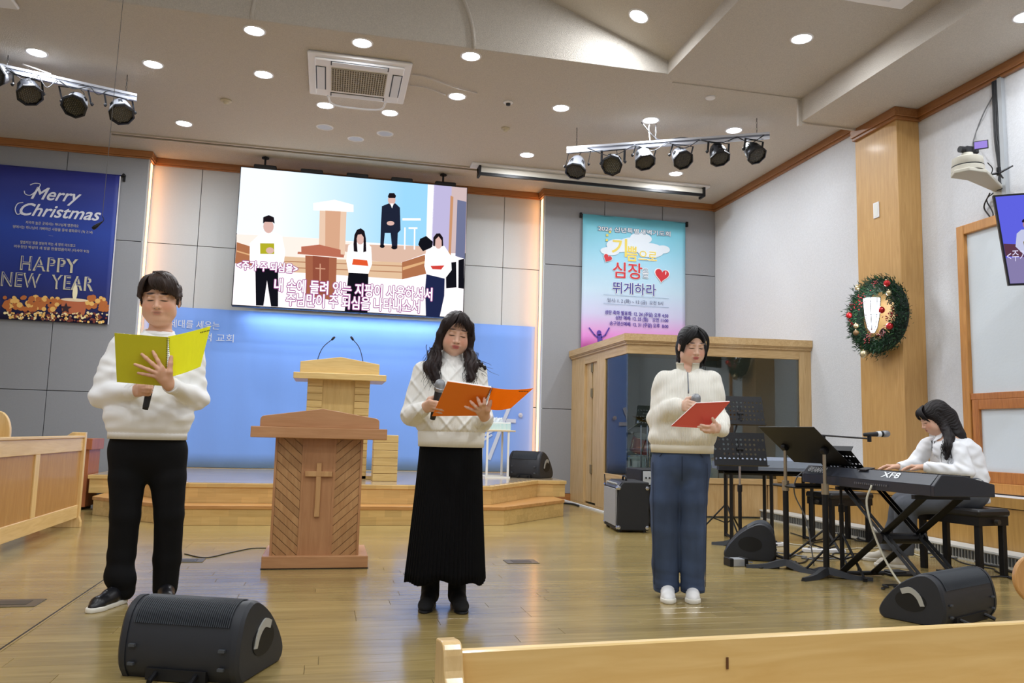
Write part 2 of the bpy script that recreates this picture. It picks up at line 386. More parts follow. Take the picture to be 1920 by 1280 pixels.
# curtain slot across the ceiling before the stage wall
s_ = MB(); ya = pz(213, 255, CZ)[1]; yb = pz(1320, 350, CZ)[1]
s_.box((-2.9, 10.92, CZ - .02), (5.2, 10.95, CZ), 0); s_.box((-2.9, 11.02, CZ - .02), (5.2, 11.05, CZ), 0); s_.box((-2.9, 10.95, CZ - .004), (5.2, 11.02, CZ + .0), 1)
struct(s_.build('trim_8', [mat('pale slot edge', (196, 186, 172), .6), mat('slot shade', (92, 84, 76), .8)]))
# ------------------------------------------------------------------ downlights
M_lamp = glow('downlight diffuser', (246, 248, 255), 26)
M_rim = mat('white rim', (236, 236, 240), .4)
M_off = mat('unlit diffuser', (196, 204, 222), .5)
proto = {}
def downlight(x, y, z, label, on=True, tilt=0.0, grp='lit ceiling downlights', r=.088):
    t = thing('downlight', label, 'ceiling light', (x, y, z), group=grp); t.rotation_euler = (0, tilt, 0)
    key = on
    if key not in proto:
        a = MB().lathe([(r + .02, 0), (r + .018, -.006), (r + .004, -.010), (r, -.006), (r - .006, 0)], n=32)
        me1 = a.build('rim', M_rim, None, True).data
        b = MB().lathe([(r - .001, -.004), (r * .6, -.0055), (.0001, -.006)], n=32)
        me2 = b.build('diffuser', M_lamp if on else M_off, None, True).data
        for nme in ('rim', 'diffuser'):
            for oo in [q for q in bpy.data.objects if q.name == nme or (q.name.startswith(nme + '.') and q.parent is None)]:
                if oo.parent is None: bpy.data.objects.remove(oo)
        proto[key] = (me1, me2)
    for nme, me in zip(('rim', 'diffuser'), proto[key]):
        o = bpy.data.objects.new(nme, me); C.objects.link(o); o.parent = t
    if on:
        l = bpy.data.lights.new('downlight_lamp', 'AREA'); l.shape = 'DISK'; l.size = .16; l.energy = HALL_W if grp == 'hall downlights' else LAMP_W; l.color = (.91, .955, 1)
        lo = bpy.data.objects.new('downlight_lamp', l); C.objects.link(lo); lo.parent = t; lo.location = (0, 0, -.02)
    return t
rowname = ['first', 'second', 'third', 'fourth', 'fifth', 'sixth', 'seventh']
DL = [((69, 98), 'lit round downlight above the left spotlight bar'), ((287, 120), 'lit round downlight right of the left spotlight bar, before the smoke detector'), ((345, 231), 'lit round downlight nearest the top of the left strip light'),
      ((477, 57), 'lit round downlight by the left foot of the ceiling arch'), ((494, 139), 'lit round downlight just left of the ceiling air conditioner'), ((610, 197), 'lit round downlight below the air conditioner, left of a pair'),
      ((731, 211), 'lit round downlight below the air conditioner, right of a pair'), ((679, 80), 'lit round downlight above the ceiling air conditioner'), ((883, 105), 'lit round downlight by the right foot of the ceiling arch'),
      ((857, 180), 'lit round downlight with loose cable just right of the air conditioner'), ((1052, 202), 'lit round downlight between the air conditioner and the right spotlight bar'), ((988, 290), 'lit round downlight just above the projection screen casing'),
      ((1220, 225), 'lit round downlight above the middle of the right spotlight bar'), ((1376, 244), 'lit round downlight half hidden behind the right end of the spotlight bar'), ((1267, 325), 'lit round downlight below the right spotlight bar')]
for (x, y), lab in DL:
    p = pz(x, y, CZ); downlight(p[0], p[1], CZ, lab)
p = pz(1503, 72, CZ); downlight(p[0], p[1], CZ, 'lit round downlight between the ceiling beam and the lowered soffit')
# light on the sloping coffer
d = _ray(1198, 30); nrmv = V(slope, 0, 1); tt = (zt + CX1 * slope - CAM_H) / (d[2] + d[0] * slope); p = ORG + d * tt
downlight(p[0], p[1], p[2], 'lit round downlight on the sloping ceiling left of the beam', tilt=math.atan(slope))
p = pz(1925, 30, SZ); downlight(p[0], p[1], SZ, 'lit round downlight at the right edge of the photo, on the soffit')
for x, y, lab in ((609, 238, 'unlit round ceiling fitting, left one of the three above the screen'), (722, 250, 'unlit round ceiling fitting, right one of the three above the screen'), (667, 260, 'unlit round ceiling fitting, middle one of three and nearest the screen')):
    p = pz(x, y, CZ); downlight(p[0], p[1], CZ, lab, on=False, grp='unlit round ceiling fittings')
# the hall behind the camera is lit by the same fittings
for x in (-4.2, -1.5, 1.6, 4.2):
    for y in (-2.2, 0.6, 3.3):
        if x < CX0 or x > CX1: z = CZ
        else: z = zt + ((CX1 - x) if x > MX else (x - CX0)) * slope
        downlight(x, y, z, 'lit ceiling downlight over the pews, %s row from the stage, %s from the left wall' % ({3.3: 'first', 0.6: 'second', -2.2: 'third'}[y], {-4.2: 'first', -1.5: 'second', 1.6: 'third', 4.2: 'fourth'}[x]), tilt=0 if z == CZ else (math.atan(slope) if x > MX else -math.atan(slope)), grp='hall downlights')
# ================================================================== PLATFORM
M_st = wood('yellow stage pine', (222, 192, 130), (202, 166, 102), 0, .8, .35, .3, contrast=.8, blocks=3.0)
M_sto = wood('orange stage lip', (204, 154, 94), (182, 128, 70), 0, .9, .35, .3)
M_stt = wood('stage top boards', (186, 168, 140), (160, 138, 108), 0, .7, .22, .5, vary='island')
def outline(yf, xl, xr, ych, xe_l, xe_r):
    return [(xl, yf), (xr, yf), (xe_r, ych), (xe_r, YR if xe_r < XR else ych), (xe_l, YR), (xe_l, ych)]
LS = [(-1.40, 8.40), (1.85, 8.40), (2.79, 9.39), (2.79, YB), (-2.35, YB), (-2.35, 9.39)]
US = [(-1.33, 8.66), (1.76, 8.66), (2.58, 9.84), (2.94, 9.84), (2.94, YB), (-2.52, YB), (-2.52, 9.84), (-2.16, 9.84)]
st = thing('stage_platform', 'two step wooden stage platform before the blue backdrop', 'stage', (.2, 8.4, 0))
def slab(poly, z0, z1, name, m, grow=0.0):
    P = [V(x, y, z0) for x, y in poly]
    if grow:
        c_ = V(.2, 11, z0); Q = []
        for i, p in enumerate(P):
            a = P[i - 1]; b = P[(i + 1) % len(P)]; n1 = nrm(V(p[1] - a[1], -(p[0] - a[0]), 0)); n2 = nrm(V(b[1] - p[1], -(b[0] - p[0]), 0))
            n_ = nrm(n1 + n2); q = p + n_ * grow / max(.5, float(np.dot(n_, n1))); q[1] = min(q[1], YB); Q.append(q)
        P = Q
    return MB().prism(P, (0, 0, z1 - z0)).build(name, m, st, bev=.003)
slab(LS, 0, .155, 'riser', M_st); slab(LS, .155, .19, 'tread', M_sto, .012)
slab(US, .19, .345, 'riser', M_st); slab(US, .345, .386, 'tread', M_st, .015)
tp = MB()
y = 8.68
while y < YB - .01:
    x = -2.5 - random.random()
    while x < 2.92:
        b = x + 1.4
        if y > 9.85: lo, hi = -2.5, 2.92
        else: k = (y - 8.66) / 1.18; lo, hi = -1.31 - k * .83, 1.74 + k * .8
        a_, b_ = max(x, lo), min(b, hi)
        if b_ - a_ > .05: tp.box((a_ + .001, y + .001, .386), (b_ - .001, min(y + .118, YB), .390))
        x = b
    y += .12
o = tp.build('boards', M_stt, st); o['kind'] = 'stuff'
struct(MB().prism([V(XL + .006, YB, 0), V(XR - .006, YB, 0), V(XR - .006, YR, 0), V(XL + .006, YR, 0)], (0, 0, .388)).build('trim_9', M_st))
# ------------------------------------------------------------------ blue backdrop cloth with lettering
M_blue = mat('blue printed cloth', (122, 164, 240), .8, bump=(3, .3, .02, (1, 1, .3)))
bd = thing('backdrop_cloth', 'wide blue backdrop cloth with white lettering behind the pulpit', 'backdrop', (.26, YR - .02, .4))
x0, x1 = XL + .045, XR - .06; nx = 90
vs, fs = [], []
def wavy(u, z): return YR - .022 - .006 * math.sin(u * 31) * (1 - z) - .004 * math.sin(u * 75 + 2 * z)
for j in range(12):
    for i in range(nx + 1):
        u = i / nx; z = j / 11; x = x0 + (x1 - x0) * u
        vs.append((x, wavy(u, z), .394 + z * (2.585 - .394)))
for j in range(11):
    for i in range(nx): a = j * (nx + 1) + i; fs.append((a, a + 1, a + nx + 2, a + nx + 1))
m_ = MB(); m_.add(vs, fs); o = m_.build('cloth', M_blue, bd, smooth=True); sd = o.modifiers.new('thick', 'SOLIDIFY'); sd.thickness = .003
M_wt = mat('white print', (226, 232, 240), .7); M_wt2 = mat('pale print', (196, 208, 228), .7)
BY = YR - .036
def bp(x, y): return py(x, y, BY)
X_, Z_ = V(1, 0, 0), V(0, 0, 1)
a = bp(313, 618); b = bp(411, 612)
put_text('세대를 세우는', .125, bp(317, 612), X_, Z_, M_wt, bd, width=abs(bp(411, 612)[0] - bp(317, 612)[0]))
put_text('표적 교회', .125, bp(362, 637), X_, Z_, M_wt, bd, width=abs(bp(437, 637)[0] - bp(362, 637)[0]))
pr = MB()
def stroke(pts, wd, mb=pr, y=0):
    P = [bp(*p) for p in pts]
    for k in range(len(P) - 1):
        d = nrm(P[k + 1] - P[k]); n_ = V(-d[2], 0, d[0]) * wd / 2; e = d * wd * .2
        mb.prism([P[k] - n_ - e, P[k + 1] - n_ + e, P[k + 1] + n_ + e, P[k] + n_ - e], (0, .002, 0))
stroke([(957, 758), (940, 800), (917, 860)], .055); stroke([(950, 788), (966, 789)], .055)
pr.lathe([(.0001, 0), (.033, 0), (.033, .002)], bp(976, 778), (0, -1, 0), 24)
stroke([(908, 798), (925, 806)], .03); stroke([(905, 818), (926, 806)], .03); stroke([(905, 826), (922, 815)], .03)
pr.build('print', M_wt2, bd)
put_text('어', .05, bp(972.5, 782), X_, Z_, M_blue, bd)
# ------------------------------------------------------------------ rear pulpit
M_pp = wood('light pulpit oak', (214, 184, 122), (196, 164, 102), 0, 1, .4, .1)
M_ppv = wood('light pulpit oak upright', (208, 178, 116), (190, 156, 94), 2, 1, .4, .1)
PYf = 9.55
def bpz(x, y, Y=PYf): return py(x, y, Y)
pl = thing('pulpit', 'light oak pulpit with peaked top behind the front lectern', 'pulpit', (bpz(630, 880)[0], PYf + .25, .39))
L0, R0 = bpz(577, 715)[0], bpz(694, 715)[0]; zt_, zl = bpz(635, 712)[2], .391
MB().box((L0 + .16, PYf + .02, zl), (R0 - .16, PYf + .5, zt_)).build('front_panel', M_ppv, pl)
for x0_, x1_ in ((L0, L0 + .17), (R0 - .17, R0)):
    n_ = 14; hgt = (zt_ - zl) / n_
    for k in range(n_): MB().box((x0_, PYf, zl + k * hgt + .002), (x1_, PYf + .5, zl + (k + 1) * hgt - .002), bev=.003).build('board', M_pp, pl)
    MB().box((x0_ + .004, PYf + .006, zl), (x1_ - .004, PYf + .49, zt_)).build('side_core', M_joint if False else mat('oak groove', (140, 102, 54), .7), pl)
a, b = bpz(551, 703), bpz(723, 710); z1 = (a[2] + b[2]) / 2
MB().box((a[0], PYf - .14, zt_ - .005), (b[0], PYf + .56, zt_ + .065), bev=.004).build('ledge', M_pp, pl)
zz = zt_ + .065; xs0, xs1 = bpz(563, 690)[0], bpz(711, 690)[0]; zp = bpz(640, 670, PYf)[2]; zs = bpz(563, 676)[2]
MB().prism([V(xs0, PYf - .06, zz), V(xs1, PYf - .06, zz), V(xs1, PYf - .06, zs - .01), V((xs0 + xs1) / 2, PYf - .06, zp), V(xs0, PYf - .06, zs - .01)], (0, .05, 0)).build('back_board', M_pp, pl, bev=.004)
MB().box((xs0, PYf, zz), (xs1, PYf + .45, zz + .02)).build('desk', M_pp, pl)
MB().box((bpz(683, 905)[0] - .35, PYf - .0, .391), (bpz(730, 905)[0] - .02, PYf + .6, .43)).build('base', M_pp, pl)
# the low side stand right of the pulpit
q0, q1 = bpz(698, 905, 9.2), bpz(744, 905, 9.2); ztp = bpz(720, 815, 9.2)[2]
sd_ = thing('side_stand', 'low oak stand with stacked boards right of the pulpit', 'stand', ((q0[0] + q1[0]) / 2, 9.35, .39))
n_ = 6; hgt = (ztp - .39) / n_
for k in range(n_): MB().box((q0[0], 9.2, .39 + k * hgt + .002), (q1[0], 9.5, .39 + (k + 1) * hgt - .002), bev=.003).build('board', M_pp, sd_)
MB().box((q0[0] + .004, 9.206, .39), (q1[0] - .004, 9.494, ztp - .004)).build('core', mat('oak groove', (140, 102, 54), .7), sd_)
M_blk = mat('matte black metal', (24, 24, 27), .45, .3); M_blkp = mat('black plastic', (30, 31, 35), .5, bump=(400, .15, .0006)); M_chr = mat('chrome', (200, 202, 208), .2, 1.0)
for i, (f, mid, tip) in enumerate((((590, 672), (603, 655), (625, 634)), ((686, 678), (675, 655), (660, 634)))):
    F, Mi, T = [py(x, y, PYf + .02) for x, y in (f, mid, tip)]; F[2] -= .03
    t = thing('gooseneck_microphone', ('black gooseneck microphone on the pulpit, the one bending right', 'black gooseneck microphone on the pulpit, the one bending left')[i], 'microphone', (F[0], F[1], zz), group='pulpit microphones')
    F = V(F[0], F[1], zz + .02)
    MB().tube(spline([F, Mi, T], 8), .005).build('neck', M_blk, t, smooth=True); MB().lathe([(.0001, -.03), (.011, -.028), (.014, 0), (.011, .022), (.0001, .028)], T, T - Mi, 12).build('capsule', M_blk, t, smooth=True)
    MB().cyl(V(F[0], F[1], zz + .018), F + V(0, 0, .02), .014).build('socket', M_blk, t)
# ------------------------------------------------------------------ front lectern
M_lec = wood('warm brown lectern veneer', (200, 150, 106), (180, 128, 84), 0, 1.1, .42, .1, contrast=.7)
M_lecv = wood('warm brown lectern upright', (194, 144, 100), (174, 122, 80), 2, 1.1, .42, .1, contrast=.7)
M_slat = wood('warm brown lectern slat', (192, 148, 100), (170, 122, 76), 2, 1.4, .45, .1, vary='object')
LY = 5.80
def lp(x, y, Y=LY): return py(x, y, Y)
le = thing('lectern', 'warm brown wooden lectern with cross between the man and the skirted woman', 'lectern', (lp(590, 1067)[0], LY + .28, 0))
xa, xb = lp(489, 1067)[0], lp(689, 1067)[0]
MB().box((xa, LY, 0.004), (xb, LY + .56, .085), bev=.004).build('base', M_lec, le)
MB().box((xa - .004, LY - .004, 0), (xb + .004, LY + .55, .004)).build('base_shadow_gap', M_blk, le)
ba, bb = lp(503, 1040)[0] , lp(672, 1040)[0]; ta, tb = lp(513, 824)[0], lp(686, 824)[0]; zb, zu = .085, lp(600, 822)[2]
cx_ = (ba + bb) / 2; tw = (tb - ta); bw = (bb - ba) ; hw = .34
cxc = (ba + bb + ta + tb) / 4; hb0, ht0 = bw / 2, bw / 2
F_ = LY + .06
xL, xR = cxc - bw / 2, cxc + bw / 2; xl, xr = xL + .2, xR - .2
MB().box((xL, F_ + .012, zb), (xR, F_ + .42, zu)).build('body', M_lecv, le)
MB().box((xl, F_ - .002, zb), (xr, F_ + .012, zu)).build('front_panel', M_lecv, le)
for x in (xL, xl - .016, xr, xR - .016): MB().box((x, F_ - .006, zb), (x + .016, F_ + .012, zu)).build('stile', M_lecv, le)
# diagonal slats: clip slanted strips to the side panels
def clip_poly(poly, lo, hi):
    for ax, v, sg in ((0, lo[0], 1), (0, hi[0], -1), (1, lo[1], 1), (1, hi[1], -1)):
        out = []
        for i in range(len(poly)):
            a, b = poly[i - 1], poly[i]; da, db = (a[ax] - v) * sg, (b[ax] - v) * sg
            if (da >= 0) != (db >= 0): t = da / (da - db); out.append((a[0] + (b[0] - a[0]) * t, a[1] + (b[1] - a[1]) * t))
            if db >= 0: out.append(b)
        poly = out
        if len(poly) < 3: return []
    return poly
for (a, b, sg) in ((xL + .017, xl - .017, -1), (xr + .001, xR - .017, 1)):
    w_ = b - a; stp = .062
    for k in range(-6, 18):
        z0 = zb + k * stp; r = w_ * .9
        if sg < 0: P = [(a, z0 + r), (b, z0), (b, z0 + stp - .005), (a, z0 + r + stp - .005)]
        else: P = [(a, z0), (b, z0 + r), (b, z0 + r + stp - .005), (a, z0 + stp - .005)]
        P = clip_poly(P, (a, zb), (b, zu))
        if len(P) > 2: MB().prism([V(x, F_ - .002, z) for x, z in P], (0, .014, 0)).build('slat', M_slat, le)
q = lp(471, 812); q2 = lp(725, 812)
MB().box((q[0], LY - .06, zu), (q2[0], LY + .52, zu + .075), bev=.004).build('ledge', M_lec, le)
z0 = zu + .075; a0, a1 = lp(488, 790)[0], lp(711, 800)[0]; zp = lp(600, 766)[2]; zs = lp(487, 778)[2]
pk = [V(a0, LY - .01, z0), V(a1, LY - .01, z0)]
for t in np.linspace(0, PI / 2, 6): pk.append(V(a1 - .03 + .03 * math.cos(t), LY - .01, zs - .03 + .03 * math.sin(t)))
pk.append(V((a0 + a1) / 2 + .01, LY - .01, zp))
for t in np.linspace(PI / 2, PI, 6): pk.append(V(a0 + .03 + .03 * math.cos(t), LY - .01, zs - .03 + .03 * math.sin(t)))
MB().prism(pk, (0, .05, 0)).build('back_board', M_lec, le, bev=.003)
MB().box((a0 + .01, LY + .05, z0), (a1 - .01, LY + .45, z0 + .02)).build('desk', M_lec, le)
cxx = lp(597, 900)[0]; zc = lp(597, 889)[2]
M_cr = wood('lighter cross wood', (208, 164, 112), (190, 142, 92), 2, 1.1, .4)
MB().box((cxx - .017, F_ - .022, lp(597, 970)[2]), (cxx + .017, F_ - .002, lp(597, 868)[2]), bev=.002).build('cross_upright', M_cr, le)
MB().box((cxx - .092, F_ - .024, zc - .018), (cxx + .092, F_ - .001, zc + .018), bev=.002).build('cross_bar', M_cr, le)
# thin cable on the floor left of the lectern
cb = MB().tube(spline([V(*pz(500, 1027, .004)), V(*pz(470, 1028, .004)), V(*pz(430, 1036, .004)), V(*pz(385, 1045, .004)), V(*pz(346, 1038, .004))], 8), .004).build('floor_cable', M_blkp, smooth=True)
tag(cb, 'thin black cable lying on the floor left of the front lectern', 'cable')
# ------------------------------------------------------------------ side table and tissue box
M_wm = mat('white powder coated steel', (232, 232, 228), .4); TY = 10.15; SZT = .39
def tq(x, y, Y=TY): return py(x, y, Y)
tb_ = thing('side_table', 'small white framed side table with wooden top on the stage', 'table', (tq(935, 890)[0], TY + .15, SZT))
a = tq(908, 806); b = tq(967, 810); zt2 = tq(940, 806)[2]
MB().box((a[0], TY, zt2 - .02), (b[0], TY + .42, zt2), bev=.003).build('top', wood('pale beech top', (222, 204, 168), (206, 184, 142), 0, 1, .4), tb_)
fx0, fx1 = tq(911, 890)[0], tq(955, 890)[0]
for yy_ in (TY + .02, TY + .40):
    f_ = MB(); f_.box((fx0, yy_ - .012, SZT + .02), (fx0 + .024, yy_ + .012, zt2 - .02)); f_.build('leg', M_wm, tb_)
    f_ = MB(); f_.box((fx1 - .03, yy_ - .012, SZT + .02), (fx1 - .006, yy_ + .012, zt2 - .02)); f_.build('leg', M_wm, tb_)
    MB().box((fx0 - .01, yy_ - .012, SZT), (fx1 + .01, yy_ + .012, SZT + .022)).build('foot_bar', M_wm, tb_)
MB().box((fx0 - .01, TY + .02, SZT), (fx0 + .014, TY + .4, SZT + .022)).build('foot_bar', M_wm, tb_)
a = tq(917, 804, TY + .1); b = tq(958, 804, TY + .1)
tb2 = thing('tissue_box', 'tissue box with turquoise dots on the white side table', 'tissue box', ((a[0] + b[0]) / 2, TY + .2, zt2))
bx0, bx1 = a[0], b[0]
MB().box((bx0, TY + .1, zt2), (bx1, TY + .26, zt2 + .1), bev=.003).build('box', mat('white card', (228, 236, 236), .6), tb2)
dt = MB()
for j in range(6):
    for i in range(16):
        x = bx0 + .01 + i * (bx1 - bx0 - .02) / 15; z = zt2 + .012 + j * .012
        dt.box((x, TY + .0985, z), (x + .008, TY + .1, z + .006))
o = dt.build('dots', mat('turquoise dots', (110, 206, 212), .6), tb2); o['kind'] = 'stuff'
ts = MB()
rng = random.Random(3)
for k in range(7):
    x = bx0 + .04 + k * .018; ts.add([(x, TY + .15, zt2 + .1), (x + .05, TY + .2, zt2 + .1), (x + .06 * rng.random(), TY + .13, zt2 + .15 + .02 * rng.random()), (x - .01, TY + .2, zt2 + .13 + .02 * rng.random())], [(0, 1, 2), (0, 2, 3)])
ts.build('tissue', mat('white tissue', (240, 244, 248), .8), tb2)
# ================================================================== LED SCREEN
SCY = 11.30
s_tl, s_tr, s_bl, s_br = py(454, 315, SCY), py(876, 351, SCY), py(434, 569, SCY), py(867, 597, SCY)
sx0, sx1 = (s_tl[0] + s_bl[0]) / 2, (s_tr[0] + s_br[0]) / 2; sz1, sz0 = (s_tl[2] + s_tr[2]) / 2, (s_bl[2] + s_br[2]) / 2
SW, SH = sx1 - sx0, sz1 - sz0
sc = thing('led_screen', 'large lit video screen showing the singers and white song words', 'screen', ((sx0 + sx1) / 2, SCY + .06, sz0))
MB().box((sx0 - .012, SCY, sz0 - .012), (sx1 + .012, SCY + .12, sz1 + .012)).build('casing', M_blk, sc)
LAY = [0]
def scol(name, rgb, s=1.0): return glow('screen ' + name, rgb, s)
def SP(u, v, k): return V(sx0 + SW * u, SCY - .0016 * k - .001, sz1 - SH * v)
def spoly(pts, m, k, name='picture_patch'):
    """pts in screen units of the 1920x1267 crop mapped to u,v"""
    P = [SP(*uv(*p), k) for p in pts]
    nn = sum(np.cross(P[i], P[(i + 1) % len(P)])[1] for i in range(len(P)))
    if nn > 0: P = P[::-1]
    mb = MB(); mb.v = [tuple(p) for p in P]; mb.f = [tuple(range(len(P)))]; mb.m = [0]
    return mb.build(name, m, sc)
def uv(x, y):
    # inverse bilinear of the photographed screen quad: tl(207,95) tr(1825,235) br(1790,1150) bl(132,1068)
    u, v = .5, .5
    for _ in range(8):
        X = (1 - v) * ((1 - u) * 207 + u * 1825) + v * ((1 - u) * 132 + u * 1790); Y = (1 - v) * ((1 - u) * 95 + u * 235) + v * ((1 - u) * 1068 + u * 1150)
        u += (x - X) / 1620; v += (y - Y) / 930
    return u, v
def ell(cx, cy, rx, ry, n=16): return [(cx + rx * math.cos(2 * PI * i / n), cy + ry * math.sin(2 * PI * i / n)) for i in range(n)]
S_W = 1.15
def gradient(name, ca, cb_, s, horizontal=True):
    m = glow(name, ca, s); nt = m.node_tree
    if nt.nodes.get('mix'): return m
    e = [n for n in nt.nodes if n.type == 'EMISSION'][0]; t = nt.nodes.new('ShaderNodeTexCoord'); sp = nt.nodes.new('ShaderNodeSeparateXYZ')
    r = nt.nodes.new('ShaderNodeValToRGB'); r.name = 'mix'; r.color_ramp.elements[0].color = (*lin(ca), 1); r.color_ramp.elements[1].color = (*lin(cb_), 1)
    r.color_ramp.elements[0].position = .2; r.color_ramp.elements[1].position = .85
    nt.links.new(t.outputs['Generated'], sp.inputs[0]); nt.links.new(sp.outputs[0 if horizontal else 2], r.inputs[0]); nt.links.new(r.outputs[0], e.inputs[0]); return m
spoly([(207, 95), (1825, 235), (1790, 1150), (132, 1068)], scol('floor glare', (252, 244, 248), S_W), 1)
spoly([(207, 95), (1560, 212), (1545, 655), (168, 568)], gradient('screen cloth', (238, 248, 255), (150, 208, 242), S_W, True), 2)
spoly([(1530, 210), (1580, 214), (1560, 640), (1515, 640)], scol('strip white', (250, 250, 255), S_W), 3)
spoly([(1575, 213), (1710, 226), (1690, 700), (1555, 640)], scol('lilac wall', (196, 188, 226), 1), 3)
spoly([(1710, 226), (1825, 235), (1812, 700), (1690, 700)], scol('booth pink', (214, 190, 190), 1), 3)
spoly([(1752, 320), (1820, 335), (1806, 740), (1735, 720)], scol('booth glass', (120, 126, 160), .9), 4)
spoly([(1700, 290), (1722, 300), (1700, 720), (1682, 700)], scol('booth post', (206, 150, 110), 1), 4)
spoly([(168, 575), (740, 600), (1060, 635), (1500, 670), (1330, 760), (620, 740), (470, 730), (166, 640)], scol('stage top', (250, 232, 222), S_W), 4)
spoly([(920, 640), (1500, 650), (1520, 700), (1320, 770), (1100, 755), (920, 690)], scol('stage boards', (226, 190, 170), 1), 5)
spoly([(1335, 765), (1505, 712), (1515, 845), (1335, 885)], scol('stage side', (188, 122, 84), .9), 6)
spoly([(1340, 800), (1510, 755), (1510, 770), (1340, 822)], scol('stage lip', (230, 180, 130), 1), 7)
spoly([(470, 728), (1335, 768), (1335, 884), (470, 835)], scol('stage front', (232, 196, 160), 1), 6)
for z in (770, 812): spoly([(470, z - 10), (1335, z + 20), (1335, z + 26), (470, z - 4)], scol('stage line', (190, 130, 96), .9), 7)
spoly([(168, 632), (290, 670), (290, 800), (155, 780)], scol('stage side', (188, 122, 84), .9), 6)
spoly([(168, 690), (290, 725), (290, 735), (168, 700)], scol('stage lip', (230, 180, 130), 1), 7)
# pulpit and lectern on screen
spoly([(745, 400), (935, 410), (920, 720), (735, 700)], scol('pulpit', (240, 206, 180), 1), 8)
spoly([(785, 402), (893, 408), (880, 700), (780, 690)], scol('pulpit front', (222, 172, 140), 1), 9)
spoly([(700, 350), (850, 325), (985, 360), (985, 412), (700, 402)], scol('pulpit top', (255, 246, 240), S_W), 9)
spoly([(612, 660), (740, 645), (890, 680), (890, 712), (915, 715), (912, 735), (585, 712), (588, 696), (612, 698)], scol('lectern top', (196, 116, 92), .95), 10)
spoly([(640, 722), (862, 738), (850, 1040), (640, 1000)], scol('lectern body', (178, 108, 80), .9), 10)
spoly([(692, 724), (808, 734), (800, 1000), (690, 980)], scol('lectern panel', (158, 86, 66), .9), 11)
spoly([(710, 808), (780, 812), (780, 820), (710, 816)], scol('cross', (226, 170, 140), .9), 12); spoly([(740, 780), (748, 780), (746, 900), (738, 900)], scol('cross', (226, 170, 140), .9), 12)
def sperson(name, parts):
    k = 13
    for m, pts in parts: spoly(pts, m, k); k += 1
W_ = scol('shirt white', (255, 253, 255), 1.25); K_ = scol('black', (22, 22, 30), .9); SK = scol('skin', (226, 186, 176), 1); HR = scol('hair', (34, 26, 32), .8)
sperson('man', [(W_, [(300, 600), (340, 560), (430, 560), (480, 590), (500, 700), (490, 770), (455, 812), (295, 812), (255, 760), (258, 640)]), (K_, [(293, 812), (450, 818), (446, 1082), (398, 1080), (372, 900), (345, 1076), (294, 1075)]), (SK, ell(387, 520, 36, 48)), (HR, [(350, 500), (352, 455), (390, 440), (425, 455), (430, 500), (415, 490), (365, 488)]), (scol('folder yellow', (184, 178, 44), 1), [(328, 640), (425, 640), (425, 715), (328, 715)]), (SK, ell(395, 690, 28, 22))])
sperson('woman', [(W_, [(945, 650), (1000, 620), (1070, 620), (1110, 660), (1115, 780), (1088, 848), (945, 842), (930, 760)]), (K_, [(945, 842), (1088, 848), (1080, 1117), (915, 1112)]), (SK, ell(1031, 600, 30, 44)), (HR, [(982, 640), (990, 575), (1008, 540), (1036, 528), (1062, 548), (1072, 600), (1074, 692), (1052, 698), (1054, 640), (1056, 592), (1040, 570), (1014, 574), (1006, 600), (1008, 650), (1012, 696), (984, 692)]), (scol('folder orange', (232, 92, 50), 1), [(980, 745), (1080, 755), (1088, 795), (970, 785)])])
sperson('girl', [(W_, [(1512, 690), (1570, 650), (1650, 650), (1700, 720), (1705, 820), (1655, 880), (1515, 850), (1500, 790)]), (scol('jeans', (36, 44, 82), .9), [(1515, 850), (1652, 880), (1648, 1000), (1612, 1150), (1510, 1145), (1505, 950)]), (SK, ell(1606, 628, 29, 44)), (HR, [(1566, 650), (1568, 592), (1590, 564), (1618, 562), (1640, 592), (1642, 650), (1630, 655), (1630, 612), (1608, 584), (1584, 606), (1580, 655)]), (scol('folder red', (214, 70, 62), 1), [(1545, 792), (1650, 788), (1625, 818), (1560, 815)])])
sperson('pastor', [(scol('suit', (34, 40, 60), .9), [(1190, 370), (1240, 350), (1290, 350), (1322, 380), (1325, 540), (1305, 560), (1300, 670), (1262, 665), (1252, 560), (1210, 560), (1200, 660), (1176, 655), (1182, 500)]), (SK, ell(1262, 325, 28, 36)), (HR, [(1234, 300), (1245, 276), (1280, 276), (1294, 296), (1288, 312), (1240, 312)]), (W_, [(1250, 352), (1276, 352), (1264, 385)]), (SK, ell(1252, 492, 28, 16)), (K_, ell(1190, 655, 18, 12)), (K_, ell(1278, 664, 22, 13))])
spoly([(1340, 455), (1475, 455), (1475, 470), (1340, 470)], W_, 8); spoly([(1385, 530), (1450, 530), (1450, 518), (1385, 518)], W_, 8)
for x in (1358, 1430): spoly([(x - 5, 520), (x + 5, 520), (x + 2, 675), (x - 8, 675)], W_, 8)
spoly([(1455, 640), (1470, 600), (1515, 580), (1565, 620), (1560, 660), (1490, 688)], K_, 10)
spoly([(1660, 770), (1740, 762), (1742, 940), (1664, 948)], K_, 8); spoly([(1758, 750), (1802, 738), (1798, 950), (1756, 945)], K_, 8)
def stext(s, x, y, x2, size):
    o = SP(*uv(x, y), 26); e = SP(*uv(x2, y + 20), 26)
    wd = e[0] - o[0]
    for off, m, dz, k in ((.013, scol('text edge', (176, 96, 160), .9), 0, 0), (.0035, scol('text white', (255, 255, 255), 1.3), 0, 1)):
        put_text(s, size, o + V(0, -.003 * k, 0), X_, Z_, m, sc, width=wd, spread=(off, 12 if k == 0 else 6))
stext('<주가 주 되심을>', 165, 820, 580, .14)
stext('내 손에 들려 있는 지팡이 사용하셔서', 415, 968, 1548, .2)
stext('주님만이 주 되심을 나타내소서', 498, 1066, 1455, .2)
